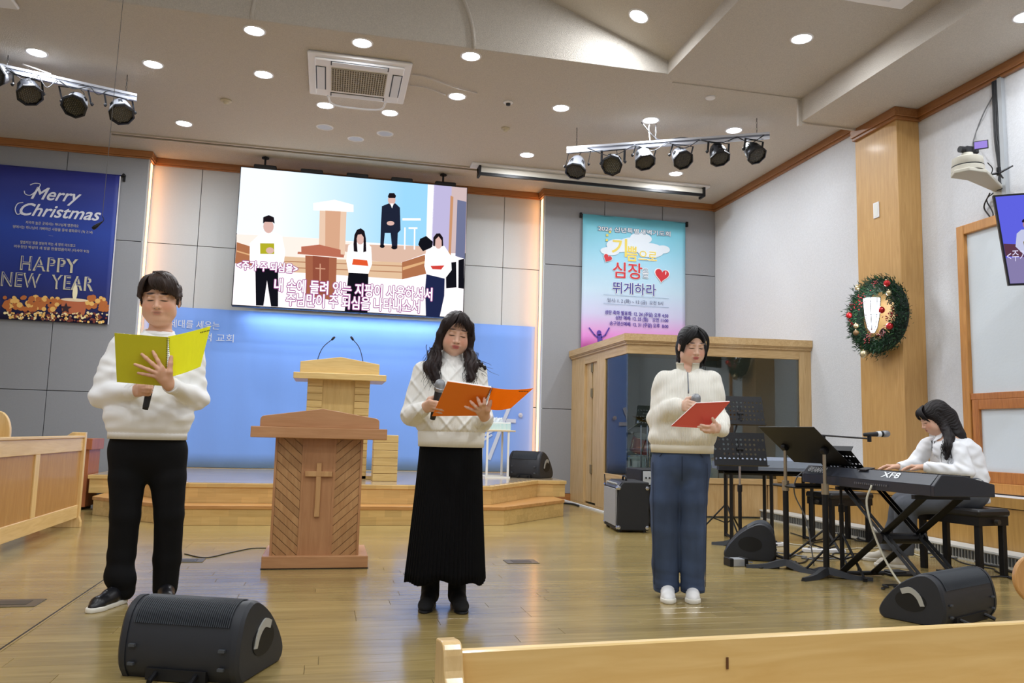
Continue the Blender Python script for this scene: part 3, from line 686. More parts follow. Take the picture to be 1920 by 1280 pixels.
l = bpy.data.lights.new('added_screen_spill', 'AREA'); l.shape = 'RECTANGLE'; l.size = SW * .9; l.size_y = .06; l.energy = 16; l.color = (.75, .88, 1)  # added lamp below the screen, imitates its glow on the cloth
lo = bpy.data.objects.new('added_screen_spill', l); C.objects.link(lo); lo.parent = sc; lo.location = (0, .30, -.01); lo.rotation_euler = (math.radians(12), 0, 0)
for i in range(5):
    x = sx0 + SW * (.1 + .2 * i); MB().box((x - .15, SCY - .02, sz1 + .012), (x + .15, SCY + .1, sz1 + .06), bev=.01).build('bracket', M_blk, sc)
for x in (497, 832):
    p = py(x, 300 if x < 600 else 328, SCY); h = MB(); h.cyl((p[0], SCY + .05, sz1 + .05), (p[0], SCY + .05, CZ), .014); h.lathe([(.0001, 0), (.05, 0), (.05, .015), (.0001, .02)], (p[0], SCY + .05, CZ - .03), (0, 0, 1), 12); h.build('hanger', M_blk, sc)
# ================================================================== BANNERS
def cloth(x0, x1, z0, z1, y, m, parent, name='cloth', nx=24, nz=10, amp=.004):
    vs = []; fs = []
    for j in range(nz + 1):
        for i in range(nx + 1):
            u = i / nx; v = j / nz; vs.append((x0 + (x1 - x0) * u, y - amp * math.sin(u * 17 + v) * (1.2 - v), z0 + (z1 - z0) * v))
    for j in range(nz):
        for i in range(nx): a = j * (nx + 1) + i; fs.append((a, a + 1, a + nx + 2, a + nx + 1))
    o = MB().add(vs, fs).build(name, m, parent, smooth=True); sd = o.modifiers.new('thick', 'SOLIDIFY'); sd.thickness = .002; return o
def ramp_mat(name, stops, rough=.55, axis=2, noise=None):
    m = bpy.data.materials.new(name); m.use_nodes = True; nt = m.node_tree; b = nt.nodes['Principled BSDF']; b.inputs['Roughness'].default_value = rough
    t = nt.nodes.new('ShaderNodeTexCoord'); sp = nt.nodes.new('ShaderNodeSeparateXYZ'); r = nt.nodes.new('ShaderNodeValToRGB')
    nt.links.new(t.outputs['Generated'], sp.inputs[0]); nt.links.new(sp.outputs[axis], r.inputs[0])
    el = r.color_ramp.elements; el[0].position = stops[0][0]; el[0].color = (*lin(stops[0][1]), 1); el[1].position = stops[-1][0]; el[1].color = (*lin(stops[-1][1]), 1)
    for p, c in stops[1:-1]: e = el.new(p); e.color = (*lin(c), 1)
    nt.links.new(r.outputs[0], b.inputs['Base Color']); return m
BNY = YB - .04
def at(x, y, d=0.0): p = py(x, y, BNY); p[1] -= .008 + d; return p
x1 = at(215, 460)[0]; x0 = x1 - 1.62; zt1, zb1 = at(227, 328)[2], at(203, 608)[2]
b1 = thing('christmas_banner', 'dark blue Christmas and new year banner with a candle on the left wall', 'banner', ((x0 + x1) / 2, BNY, zb1))
cloth(x0, x1, zb1, zt1, BNY, ramp_mat('night blue print', [(0, (26, 24, 70)), (.3, (24, 44, 130)), (.6, (34, 66, 164)), (1, (52, 56, 140))]), b1, amp=.003)
MB().cyl((x0 - .04, BNY + .012, zt1 - .01), (x1 + .04, BNY + .012, zt1 - .01), .012).build('rail', M_blk, b1)
MB().box((x1 - .006, BNY - .006, zb1), (x1 + .006, BNY + .006, zt1 - .02)).build('edge', mat('white edge', (232, 232, 240), .6), b1)
h = MB(); h.cyl((x1 + .045, BNY - .03, zt1 - .0), (x1 + .045, BNY + .03, zt1), .018); h.box((x1 + .03, BNY + .01, zt1 - .08), (x1 + .06, BNY + .03, zt1)); h.build('hook', M_blk, b1)
M_let = mat('white letters', (232, 234, 246), .6); M_gold = mat('pale gold letters', (206, 200, 176), .6)
xdir = nrm(at(150, 372) - at(60, 365)); xdir = X_
put_text('Merry', .235, at(56, 372), X_, Z_, M_let, b1, width=.60, shear=.4, spread=(.004, 6))
put_text('Christmas', .235, at(31, 402), X_, Z_, M_let, b1, width=.98, shear=.4, spread=(.004, 6))
sw = MB(); sw.tube([at(*p, .003) for p in spline([(V(46, 358)), V(48, 364), V(58, 366), V(70, 356), V(76, 346), V(66, 344), V(57, 347)], 5)], .006, 6); sw.build('swash', M_let, b1)
sw = MB(); sw.tube([at(*p, .003) for p in spline([V(44, 380), V(34, 382), V(29, 392), V(33, 402), V(42, 399)], 5)], .006, 6); sw.build('swash', M_let, b1)
for s_, x, y, wd in (('지극히 높은 곳에서는 하나님께 영광이요', 48, 419, .64), ('땅에서는 하나님이 기뻐하신 사람들 중에 평화로다 (눅 2:14)', 24, 427, .96), ('말씀이신 빛을 영원히 하는 새 영의 아드했고', 38, 456, .66), ('어두웠던 백성이 새 빛을 만들었음이라 (이사야 9:2)', 26, 464, .9)):
    put_text(s_, .046, at(x, y), X_, Z_, M_gold, b1, width=wd)
MB().box(at(92, 442), at(100, 443) + V(0, -.002, .004)).build('dash', M_gold, b1)
def hollow(s_, size, o, wd):
    me_o = put_text(s_, size, o, X_, Z_, M_gold, b1, width=wd, space=1.12, offset=.006)
    put_text(s_, size, o + V(.004, -.003, .004), X_, Z_, mat('night blue inner print', (30, 50, 140), .6), b1, width=wd - .008, space=1.12, offset=-.0055)
hollow('HAPPY', .26, at(36, 505), at(144, 505)[0] - at(36, 505)[0]); hollow('NEW  YEAR', .26, at(0, 535), at(174, 535)[0] - at(0, 535)[0])
cd_ = MB(); c = at(139, 575); r = .165
cd_.prism([c + V(-r, 0, .09), c + V(-r * .8, 0, -.1), c + V(r * .8, 0, -.1), c + V(r, 0, .09)], (0, -.002, 0)); cd_.build('candle_print', mat('candle orange', (196, 108, 70), .6), b1)
cd_ = MB(); cd_.prism([c + V(r * math.cos(t), -.003, .09 + .022 * math.sin(t)) for t in np.linspace(0, 2 * PI, 20)[:-1]], (0, -.002, 0)); cd_.build('candle_top_print', mat('candle cream', (250, 226, 190), .6), b1)
f_ = c + V(.0, -.006, .1); fl_ = MB(); fl_.prism([f_ + V(.03 * math.sin(t) * (1 - .0 * t), 0, .09 - .1 * math.cos(t)) if True else 0 for t in np.linspace(0, 2 * PI, 18)[:-1]], (0, -.002, 0)); fl_.prism([f_ + V(-.016, 0, .16), f_ + V(.016, 0, .16), f_ + V(0, 0, .22)], (0, -.0015, 0)); fl_.build('flame_print', mat('flame cream', (255, 244, 206), .6), b1)
st_ = MB(); q = at(124, 578, .006); st_.prism([q + V((.075 if k % 2 == 0 else .032) * math.sin(k * PI / 5), 0, (.075 if k % 2 == 0 else .032) * math.cos(k * PI / 5)) for k in range(10)], (0, -.002, 0)); st_.build('star_print', mat('dark star', (52, 30, 40), .6), b1)
rg = random.Random(5)
for mi, (colr, nm) in enumerate((((196, 112, 54), 'amber'), ((246, 196, 110), 'gold'), ((255, 236, 180), 'pale gold'), ((122, 54, 44), 'russet'))):
    bk = MB()
    for k in range((120, 120, 70, 90)[mi]):
        u = rg.random(); v = rg.random()
        if mi < 1 or (mi == 1 and rg.random() < .3): y_ = 557 + 24 * v; rad = .022 + .02 * rg.random()
        else: y_ = 586 + 19 * v; rad = .009 + .012 * rg.random()
        q = at(8 + 194 * u, y_, .0025 + .0004 * mi + .00001 * k)
        if q[2] - rad < zb1 or abs(q[0] - c[0]) < r and y_ < 585 or q[0] + rad > x1: continue
        bk.add([q + V(rad * math.cos(t), 0, rad * math.sin(t)) for t in np.linspace(0, 2 * PI, 9)[:-1]], [tuple(range(8))])
    o = bk.build('glitter_print', mat('glitter ' + nm, colr, .6), b1); o['kind'] = 'stuff'
# Korean banner
x0, x1 = at(1091, 530)[0], at(1285, 540)[0]; zt1, zb1 = at(1190, 409)[2], at(1088, 655)[2]
b2 = thing('prayer_banner', 'sky blue and pink banner with hearts and Korean lettering above the booth', 'banner', ((x0 + x1) / 2, BNY, zb1))
cloth(x0, x1, zb1, zt1, BNY, ramp_mat('sky to pink print', [(0, (214, 96, 206)), (.12, (226, 150, 222)), (.27, (206, 206, 240)), (.45, (196, 224, 244)), (.75, (150, 212, 236)), (1, (112, 206, 228))]), b2, amp=.004)
MB().cyl((x0 - .03, BNY + .012, zt1 - .01), (x1 + .03, BNY + .012, zt1 - .01), .012).build('rail', M_blk, b2)
for x in (x0 - .03, x1 + .03): MB().box((x - .015, BNY - .01, zt1 - .06), (x + .015, BNY + .03, zt1 + .015)).build('hook', M_blk, b2)
def z7(x, y): return (1040 + x / 2.91, 380 + y / 2.91)
cl = MB()
for x, y, rx, ry in ((430, 230, 95, 45), (350, 235, 80, 40), (520, 260, 90, 45), (470, 195, 70, 35), (590, 255, 45, 25), (300, 265, 60, 25)):
    q = at(*z7(x, y), .001 + .0002 * rx / 10); cl.add([q + V(rx / 2.91 / 134 * math.cos(t), 0, ry / 2.91 / 134 * math.sin(t)) for t in np.linspace(0, 2 * PI, 25)[:-1]], [tuple(range(24))])
cl.build('cloud_print', mat('cloud white print', (226, 236, 246), .6), b2)
M_pur = mat('purple letters', (84, 60, 160), .6); M_yel = mat('yellow letters', (236, 214, 96), .6); M_red = mat('red letters', (206, 48, 58), .6); M_nav = mat('indigo letters', (52, 56, 150), .6); M_wht = mat('white letter edge', (250, 250, 252), .6); M_tl = mat('grey letters', (120, 150, 176), .6)
def kt(s_, x, y, x2, size, m, edge=None, d=.004, y2=None, **kw):
    o = at(*z7(x, y), d); e = at(*z7(x2, (y2 or y + (x2 - x) * .06)), d); wd = e[0] - o[0]
    if edge is not None: put_text(s_, size, o + V(0, .001, 0), X_, Z_, edge, b2, width=wd, spread=(.008, 8))
    off_ = kw.pop('offset', 0); put_text(s_, size, o + V(0, -.001, 0), X_, Z_, m, b2, width=wd, spread=(off_ * .5, 6) if off_ else None, **kw)
kt('2024 신년특별새벽기도회', 235, 150, 628, .085, M_wht, M_tl)
kt('기', 305, 280, 385, .30, M_yel, M_wht, offset=.012); kt('쁨', 390, 310, 445, .26, M_yel, M_wht, offset=.008); kt('으로', 455, 312, 552, .19, M_yel, M_wht, offset=.004)
kt('심장', 312, 400, 470, .27, M_red, M_wht, offset=.008); kt('을', 476, 405, 508, .17, M_tl, M_wht)
kt('뛰게하라', 312, 488, 548, .20, M_nav, M_wht, offset=.003)
kt('일시: 1. 2 (화) ~ 12 (금)  오전 5시', 285, 540, 588, .07, mat('slate letters', (60, 66, 110), .6))
for i, (s_, xa, y, xb) in enumerate((('성탄 축하 발표회: 12. 24 (주일) 오후 4:30', 272, 606, 617), ('성탄 예배: 12. 25 (월)    오전 11:00', 330, 636, 617), ('송구영신예배: 12. 31 (주일) 오후  8:00', 298, 666, 617))): kt(s_, xa, y, xb, .072, M_pur, offset=.003)
for ya, yb_ in ((503, 523), (550, 574)):
    a, b = at(*z7(265, ya), .003), at(*z7(622, yb_), .003); MB().box((a[0], a[1], (a[2] + b[2]) / 2), (b[0], a[1] + .001, (a[2] + b[2]) / 2 + .004)).build('rule', M_tl, b2)
def heart(cx, cy, s, tilt, m, d):
    P = []
    for t in np.linspace(0, 2 * PI, 32)[:-1]:
        x = 16 * math.sin(t) ** 3; z = 13 * math.cos(t) - 5 * math.cos(2 * t) - 2 * math.cos(3 * t) - math.cos(4 * t)
        P.append((x * s / 16, z * s / 16))
    ca, sa = math.cos(tilt), math.sin(tilt); q = at(*z7(cx, cy), d)
    return [q + V(x * ca - z * sa, 0, x * sa + z * ca) for x, z in P]
for (cx, cy, s, tl) in ((583, 395, .115, -.12), (287, 303, .068, -.45)):
    MB().prism(heart(cx, cy, s * 1.12, tl, None, .004), (0, -.002, 0)).build('heart_edge', M_wht, b2); MB().prism(heart(cx, cy, s, tl, None, .007), (0, -.002, 0)).build('heart', M_red, b2)
q = at(*z7(601, 385), .01); MB().prism([q + V(0, 0, -.03), q + V(.012, 0, -.02), q + V(.018, 0, .02), q + V(.004, 0, .03)], (0, -.001, 0)).build('shine', M_wht, b2)
cs = MB()
for px_, py_ in ((285, 178), (283, 205), (300, 160)): q = at(*z7(px_, py_), .004); cs.prism([q + V(-.018, 0, -.018), q + V(.02, 0, -.014), q + V(.018, 0, .018), q + V(-.014, 0, .02)], (0, -.001, 0))
cs.build('confetti_print', M_yel, b2)
fg = MB()
def fstroke(pts, wd):
    P = [at(*z7(*p), .004) for p in pts]
    for k in range(len(P) - 1):
        d = nrm(P[k + 1] - P[k]); n_ = V(-d[2], 0, d[0]) * wd / 2; e = d * wd * .25; fg.prism([P[k] - n_ - e, P[k + 1] - n_ + e, P[k + 1] + n_ + e, P[k] + n_ - e], (0, -.0015, 0))
fstroke([(187, 683), (215, 720), (232, 735)], .022); fstroke([(296, 683), (275, 722), (255, 735)], .022); fstroke([(243, 725), (248, 765)], .075)
q = at(*z7(241, 710), .004); fg.prism([q + V(.036 * math.cos(t), 0, .042 * math.sin(t)) for t in np.linspace(0, 2 * PI, 17)[:-1]], (0, -.0015, 0))
fg.build('figure_print', mat('violet print', (92, 62, 168), .6), b2)
# ================================================================== CEILING UNITS
M_acw = mat('white plastic', (232, 232, 236), .35); M_grl = mat('grille beige', (176, 168, 150), .6)
ac = thing('ceiling_air_conditioner', 'square white cassette air conditioner in the ceiling above the screen', 'air conditioner', (.15, 8.43, CZ))
ax0, ax1, ay0, ay1 = -.37, .67, 7.90, 8.93
b_ = MB(); b_.box((ax0, ay0, CZ - .035), (ax1, ay1, CZ), bev=.012); b_.box((ax0 + .07, ay0 + .07, CZ - .055), (ax1 - .07, ay1 - .07, CZ - .03), bev=.02); b_.build('panel', M_acw, ac)
gx0, gx1, gy0, gy1 = ax0 + .24, ax1 - .24, ay0 + .24, ay1 - .24
MB().box((gx0, gy0, CZ - .058), (gx1, gy1, CZ - .054)).build('grille_back', mat('grille shade', (110, 104, 92), .8), ac)
g = MB()
for k in range(23): x = gx0 + (gx1 - gx0) * k / 22; g.box((x - .005, gy0, CZ - .066), (x + .005, gy1, CZ - .056))
for k in range(12): y = gy0 + (gy1 - gy0) * k / 11; g.box((gx0, y - .004, CZ - .064), (gx1, y + .004, CZ - .056))
o = g.build('grille', M_grl, ac); o['kind'] = 'stuff'
M_flap = mat('louvre white', (214, 216, 222), .35)
for (lo, hi) in (((gx0, ay0 + .09), (gx1, ay0 + .17)), ((gx0, ay1 - .17), (gx1, ay1 - .09)), ((ax0 + .09, gy0), (ax0 + .17, gy1)), ((ax1 - .17, gy0), (ax1 - .09, gy1))):
    q = MB().box((lo[0] - .012, lo[1] - .008, CZ - .058), (hi[0] + .012, hi[1] + .008, CZ - .054)).build('louvre_gap', mat('louvre gap', (60, 62, 68), .6), ac)
    MB().box((lo[0], lo[1], CZ - .064), (hi[0], hi[1], CZ - .057), bev=.003).build('louvre', M_flap, ac)
MB().tube(spline([V(ax0 + .2, ay1 - .06, CZ - .05), V(ax0 + .26, ay1 + .03, CZ - .11), V(ax0 + .5, ay1 + .05, CZ - .12), V(ax1 - .26, ay1 + .03, CZ - .11), V(ax1 - .2, ay1 - .06, CZ - .05)], 6), .012).build('lower_flap', M_acw, ac, smooth=True)
# loose white cable right of it
lw = MB(); lw.tube(spline([V(*pz(772, 140, CZ - .012)), V(*pz(800, 145, CZ - .015)), V(*pz(850, 163, CZ - .03)), V(*pz(895, 175, CZ - .01))], 8), .006)
lw.tube(spline([V(*pz(768, 160, CZ - .012)), V(*pz(800, 165, CZ - .02)), V(*pz(835, 178, CZ - .012))], 6), .006)
tag(lw.build('loose_ceiling_cable', mat('white cable', (214, 208, 204), .6), smooth=True), 'loose white cables on the ceiling right of the air conditioner', 'cable')
ac2 = thing('ceiling_air_conditioner', 'corner of a white ceiling air conditioner at the top edge beside the soffit', 'air conditioner', (5, 5.4, CZ))
q = pz(1690, 12, CZ); MB().box((q[0] - 1.0, q[1] - 1.0, CZ - .035), (q[0], q[1], CZ), bev=.012).build('panel', M_acw, ac2); MB().box((q[0] - .78, q[1] - .18, CZ - .045), (q[0] - .2, q[1] - .1, CZ - .034), bev=.003).build('louvre', M_flap, ac2)
ac3 = thing('ceiling_air_conditioner', 'white corner of a ceiling air conditioner at the top left of the photo', 'air conditioner', (-3.2, 7, CZ))
q = pz(38, 13, CZ); MB().box((q[0] - 1.0, q[1] - 1.0, CZ - .035), (q[0], q[1], CZ), bev=.012).build('panel', M_acw, ac3); MB().box((q[0] - .78, q[1] - .18, CZ - .045), (q[0] - .2, q[1] - .1, CZ - .034), bev=.003).build('louvre', M_flap, ac3)
for (x, y, lab, z) in ((424, 188, 'round beige smoke detector left of the air conditioner', CZ), (953, 191, 'small white ceiling sensor with a dark eye, right of the air conditioner', CZ), (948, 240, 'round beige smoke detector above the projection screen casing', CZ), (1332, 182, 'small flat white disc on the ceiling near the soffit corner', CZ)):
    p = pz(x, y, z); t = thing('smoke_detector', lab, 'smoke detector', p); m_ = M_acw if x in (953, 1332) else mat('aged plastic', (196, 186, 160), .5); s = .055 if x != 424 else .065
    MB().lathe([(.0001, 0), (s, 0), (s, -.012), (s * .8, -.02), (.0001, -.022)], p, (0, 0, 1), 20).build('base', m_, t, smooth=True, auto=30)
    if x != 1332: MB().lathe([(s * .5, -.02), (s * .45, -.04), (.0001, -.045)], p, (0, 0, 1), 16).build('sensor', m_ if x != 953 else M_blkp, t, smooth=True)
# projection screen casing
ps = thing('projection_screen_casing', 'long white projection screen casing along the ceiling before the right wall section', 'projection screen', (3.8, 10.6, CZ))
pa, pb = pz(893, 305, CZ - .02), pz(1325, 350, CZ - .02); Yc = (pa[1] + pb[1]) / 2
x0, x1 = pz(893, 305, CZ - .02)[0], pz(1325, 350, CZ - .02)[0]
MB().box((x0 - .05, Yc, CZ - .03), (x1 + .05, Yc + .2, CZ), bev=.004).build('plate', M_acw, ps)
MB().box((x0 + .05, Yc + .06, CZ - .14), (x1 - .02, Yc + .18, CZ - .03), bev=.02).build('case', mat('pale casing', (214, 208, 196), .4), ps)
MB().box((x0 + .05, Yc + .03, CZ - .165), (x1 - .02, Yc + .065, CZ - .125)).build('bottom_bar', M_blk, ps)
for x in (x0 + .05, x1 - .05): MB().box((x, Yc + .02, CZ - .17), (x + .03, Yc + .19, CZ - .02)).build('end_cap', M_blk, ps)
# hanging microphone
hm = thing('hanging_microphone', 'small black microphone hanging on a thin wire before the Christmas banner', 'microphone', pz(224, 60, CZ))
Yh = 6.9
p0 = py(218, 60, Yh); p0[2] = CZ - .001; p1 = py(192, 405, Yh); p2 = py(183, 422, Yh); p0[0] = p1[0] + .02
MB().tube([p0, (p0 + p1) / 2 + V(.0, 0, 0), p1], .0022, 5).build('wire', mat('thin grey wire', (90, 88, 88), .5), hm)
MB().tube(spline([p1, p1 + V(.012, 0, -.03), p2 + V(.02, 0, .01)], 5), .003, 5).build('bend', M_blk, hm)
MB().lathe([(.0001, -.05), (.014, -.045), (.016, -.02), (.013, .0), (.006, .035), (.004, .05)], p2, nrm(p1 - p2 + V(.02, 0, -.03)), 12).build('capsule', M_blk, hm, smooth=True)
# ================================================================== SPOTLIGHT BARS
M_alu = mat('aluminium', (206, 210, 220), .3, .7); M_parg = mat('silver lamp shell', (178, 182, 192), .35, .5); M_park = mat('black lamp shell', (44, 45, 50), .4, .5); M_lens = mat('lens dark', (30, 28, 26), .3); M_led = mat('led lens glass', (92, 88, 76), .15, .2)
def bar(ends, label, Yb, hang):
    A, B = py(*ends[0], Yb[0]), py(*ends[1], Yb[1]); t = thing('lighting_bar', label, 'lighting bar', (A + B) / 2)
    d = nrm(B - A); up = V(0, 0, 1); sd_ = nrm(np.cross(d, up)); m = MB()
    for dz in (0, -.05):
        p = A + up * dz; q = B + up * dz
        m.prism([p + sd_ * .02 + up * .006, p - sd_ * .02 + up * .006, p - sd_ * .02 - up * .02, p + sd_ * .02 - up * .02], q - p)
    m.build('rail', M_alu, t)
    MB().prism([A + sd_ * .012 - up * .012, A - sd_ * .012 - up * .012, A - sd_ * .012 - up * .05, A + sd_ * .012 - up * .05], B - A).build('web', mat('rail shade', (120, 124, 136), .4, .6), t)
    for u in hang:
        p = A + (B - A) * u; c_ = MB(); z = p[2]; n_ = max(3, int((CZ - z) / .035))
        for k in range(n_): c_.tube([V(p[0] + (.008 * math.cos(a) if k % 2 else 0), p[1] + (0 if k % 2 else .008 * math.cos(a)), z + (k + .5) * (CZ - z) / n_ + .021 * math.sin(a)) for a in np.linspace(0, 2 * PI, 8)], .0022, 4)
        o = c_.build('chain', M_blk, t); o['kind'] = 'stuff'
    return t, A, B, d, sd_
def par(name_label, top, cen, face, Yp, silver, t_group, rr=.088, yokew=None):
    """top: where the yoke meets the bar; cen: centre of the front ring (pixels); face: direction the lens points"""
    rr = 20 / FPX * Yp; Ct = py(*cen, Yp); T = top; f = nrm(face); back = Ct - f * .20
    t = thing('spotlight', name_label, 'spotlight', (Ct[0], Ct[1], Ct[2]), group=t_group); sh = M_parg if silver else M_park
    prof = [(.0001, -.235), (rr * .35, -.232), (rr * .62, -.2), (rr * .86, -.14), (rr * .97, -.06), (rr, 0), (rr * .96, .004)]
    s = MB().lathe(prof, Ct, f, 10, 0).build('shell', sh, t, auto=50)
    r_ = MB().lathe([(rr * .94, -.012), (rr * 1.1, -.012), (rr * 1.12, .012), (rr * .95, .02), (rr * .93, .004)], Ct, f, 8).build('front_ring', M_blk, t)
    MB().lathe([(rr * .95, .0), (.0001, .0)], Ct, f, 24).build('lens', M_lens, t)
    u, w_, _ = basis(f); ld = MB(); sp = rr * .19
    for i in range(-5, 6):
        for j in range(-5, 6):
            x = (i + (j % 2) * .5) * sp; y = j * sp * .87
            if math.hypot(x, y) < rr * .85: ld.lathe([(sp * .36, .001), (sp * .25, .004), (.0001, .005)], Ct + u * x + w_ * y, f, 6)
    o = ld.build('led_lenses', M_led, t); o['kind'] = 'stuff'
    v = MB()
    for a in (.4, 1.3, 2.6):
        for k in range(3):
            c0 = Ct - f * (.07 + .018 * k); dir_ = u * math.cos(a) + w_ * math.sin(a); tn = -u * math.sin(a) + w_ * math.cos(a); v.cyl(c0 + dir_ * rr * .93 - tn * .02, c0 + dir_ * rr * .93 + tn * .02, .004, n=5)
    o = v.build('vents', M_blk, t); o['kind'] = 'stuff'
    # yoke: U bracket from the bar to both sides
    piv = Ct - f * .10; lat = nrm(np.cross(f, V(0, 0, 1)))
    L_, R_ = piv - lat * rr * 1.18, piv + lat * rr * 1.18; tz_ = T[2] - .072
    up_ = V(0, 0, 1) * 1.0
    TL, TR = V(L_[0], L_[1], tz_), V(R_[0], R_[1], tz_)
    dlt = V(T[0], T[1], tz_) - (TL + TR) / 2; TL = TL + dlt * .8; TR = TR + dlt * .8
    y_ = MB()
    for a, b in ((L_, TL), (TL, TR), (TR, R_)):
        dd = nrm(b - a); n1 = nrm(np.cross(dd, lat if abs(np.dot(dd, lat)) < .7 else f)); e = dd * .004
        y_.cyl(a - e, b + e, .013, n=4, flat=.35)
    y_.build('yoke', M_blk if not silver else M_park, t)
    for q, sg in ((L_, -1), (R_, 1)): MB().lathe([(.0001, .0), (.02, 0), (.022, .012), (.0001, .03)], q - lat * sg * .0 , lat * sg, 8).build('knob', M_blk, t)
    MB().tube(spline([back - f * .03, back - f * .05 + V(.03, 0, .05), V(T[0] + .05, T[1], tz_ + .02), V(T[0] + .12, T[1] + .01, tz_ + .04)], 6), .005, 5).build('power_cable', M_blkp, t)
    return t
RB = bar(((1063, 277), (1443, 249)), 'white aluminium spotlight bar with six lamps on the right side', (pz(1079, 242, CZ)[1], pz(1424, 218, CZ)[1]), (.05, .45, .94))
ra, rb_, rd = RB[1], RB[2], RB[3]
def on_bar(Bx, x):
    A, B = Bx[1], Bx[2]; lo, hi = 0., 1.
    def prj(P): c = ROT.T @ (P - ORG); return 960 + FPX * c[0] / c[1]
    for _ in range(30):
        m = (lo + hi) / 2
        if prj(A + (B - A) * m) < x: lo = m
        else: hi = m
    return A + (B - A) * lo
for (x, cx, cy, fd, sil, lab) in ((1088, 1079, 321, (-.35, -.5, -1.2), 1, 'first lamp from the left on the right spotlight bar, silver, tipped steeply down'), (1150, 1147, 310, (-.45, -.8, -.7), 1, 'second lamp from the left on the right spotlight bar, silver with side bracket'), (1212, 1210, 304, (.05, -.6, -1.0), 1, 'third lamp from the left on the right spotlight bar, silver'), (1282, 1281, 300, (.05, -.8, -.8), 1, 'fourth lamp from the left on the right spotlight bar, silver, facing forward'), (1348, 1350, 297, (.0, -.6, -1.05), 0, 'fifth lamp from the left on the right spotlight bar, black, tipped down'), (1415, 1419, 291, (.15, -.75, -.85), 0, 'sixth lamp on the right spotlight bar, black, at its right end')):
    T = on_bar(RB, x); par(lab, T, (cx, cy), fd, T[1] - .02, sil, 'lamps on the right spotlight bar')
LB = bar(((-60, 108), (257, 178)), 'white aluminium spotlight bar with lamps at the top left', (pz(-50, 92, CZ)[1], pz(238, 141, CZ)[1]), (.22, .93))
for (x, cx, cy, fd, sil, lab) in ((52, 56, 178, (.45, -.6, -.95), 0, 'dark spotlight at the left end of the left spotlight bar'), (137, 139, 199, (.0, -.8, -.75), 1, 'white topped spotlight in the middle of the left spotlight bar'), (222, 228, 214, (.35, -.65, -.9), 1, 'silver spotlight at the right end of the left spotlight bar'), (-5, -12, 140, (-.3, -.8, -.5), 1, 'silver lamp cut off by the left edge on the left spotlight bar')):
    T = on_bar(LB, x); par(lab, T, (cx, cy), fd, T[1] - .02, sil, 'lamps on the left spotlight bar')
cbl = MB()
for (Bx, xs) in ((RB, (1100, 1190, 1250, 1310, 1380, 1430)), (LB, (20, 75, 110, 170, 205))):
    for a, b in zip(xs[:-1], xs[1:]):
        P, Q = on_bar(Bx, a), on_bar(Bx, b); P[2] += .0 ; sag = .05 + .08 * rg.random()
        cbl.tube(spline([P + V(0, -.03, -.03), (P + Q) / 2 + V(0, -.04, -sag - .03), Q + V(0, -.03, -.03)], 6), .005, 5)
    o = cbl.build('power_cable', M_blkp, Bx[0], smooth=True); o['kind'] = 'stuff'; cbl = MB()
c_ = MB(); P = on_bar(RB, 1232); c_.tube(spline([P + V(-.2, 0, CZ - P[2] - .01), P + V(.02, 0, .02), P + V(.3, -.1, .04), P + V(.6, -.2, -.03)], 7), .006, 5); c_.build('ceiling_cable', M_blkp, RB[0], smooth=True)
c_ = MB(); P = on_bar(RB, 1219); c_.tube(spline([P + V(-.01, 0, CZ - P[2] - .01), P + V(-.02, 0, .15), P], 6), .006, 5); c_.build('ceiling_cable', mat('white cable', (214, 208, 204), .6), RB[0], smooth=True)
c_ = MB(); P = on_bar(LB, 45); Q = on_bar(LB, 95); c_.tube(spline([V(P[0], P[1] + .3, CZ - .01), P + V(-.05, .1, .1), Q + V(0, 0, .02)], 7), .008, 5); c_.build('ceiling_cable', mat('white cable', (214, 208, 204), .6), LB[0], smooth=True)
# ================================================================== GLASS BOOTH
BX = 3.55; BCY = 9.32; BRY = 9.06; BZ = 2.17
M_bo = wood('booth oak', (206, 176, 128), (184, 150, 100), 2, 1, .45, .1); M_boh = wood('booth oak rail', (206, 176, 128), (184, 150, 100), 0, 1, .45, .1); M_boy = wood('booth oak side rail', (206, 176, 128), (184, 150, 100), 1, 1, .45, .1)
def thin_glass(name, tint, refl=.12):
    if name in MATS: return MATS[name]
    m = bpy.data.materials.new(name); m.use_nodes = True; nt = m.node_tree; nt.nodes.clear(); N = nt.nodes.new
    tr = N('ShaderNodeBsdfTransparent'); tr.inputs[0].default_value = (*tint, 1); gl = N('ShaderNodeBsdfGlossy'); gl.inputs['Roughness'].default_value = .02
    fr = N('ShaderNodeFresnel'); fr.inputs[0].default_value = 1.5; ad = N('ShaderNodeMath'); ad.operation = 'ADD'; ad.inputs[1].default_value = refl - .04
    mx = N('ShaderNodeMixShader'); o = N('ShaderNodeOutputMaterial'); L = nt.links
    L.new(fr.outputs[0], ad.inputs[0]); L.new(ad.outputs[0], mx.inputs[0]); L.new(tr.outputs[0], mx.inputs[1]); L.new(gl.outputs[0], mx.inputs[2]); L.new(mx.outputs[0], o.inputs[0]); MATS[name] = m; return m
M_gl = thin_glass('booth glass', (.86, .92, .92), .09)
bo = thing('drum_booth', 'oak framed glass drum booth in the corner below the prayer banner', 'booth', (4.6, 10.2, 0))
def sy(x, y=760): return px(x, y, BX)[1]
yA, yB_, yC, yD = YB - .002, sy(1095), sy(1118), sy(1133)
def fpt(u, z, d=0.0):      # a point on the front wall, u 0..1 from the corner to the room wall
    a = V(BX, BCY, z); b = V(WX, BRY, z); n = nrm(V(BCY - BRY, WX - BX, 0)); return a + (b - a) * u + n * d
def fbox(u0, u1, z0, z1, d0=0.0, d1=.09, m=M_bo, name='post', bev=.004):
    P = [fpt(u0, z0, d0), fpt(u1, z0, d0), fpt(u1, z0, d1), fpt(u0, z0, d1)]
    return MB().prism(P, (0, 0, z1 - z0)).build(name, m, bo, bev=bev)
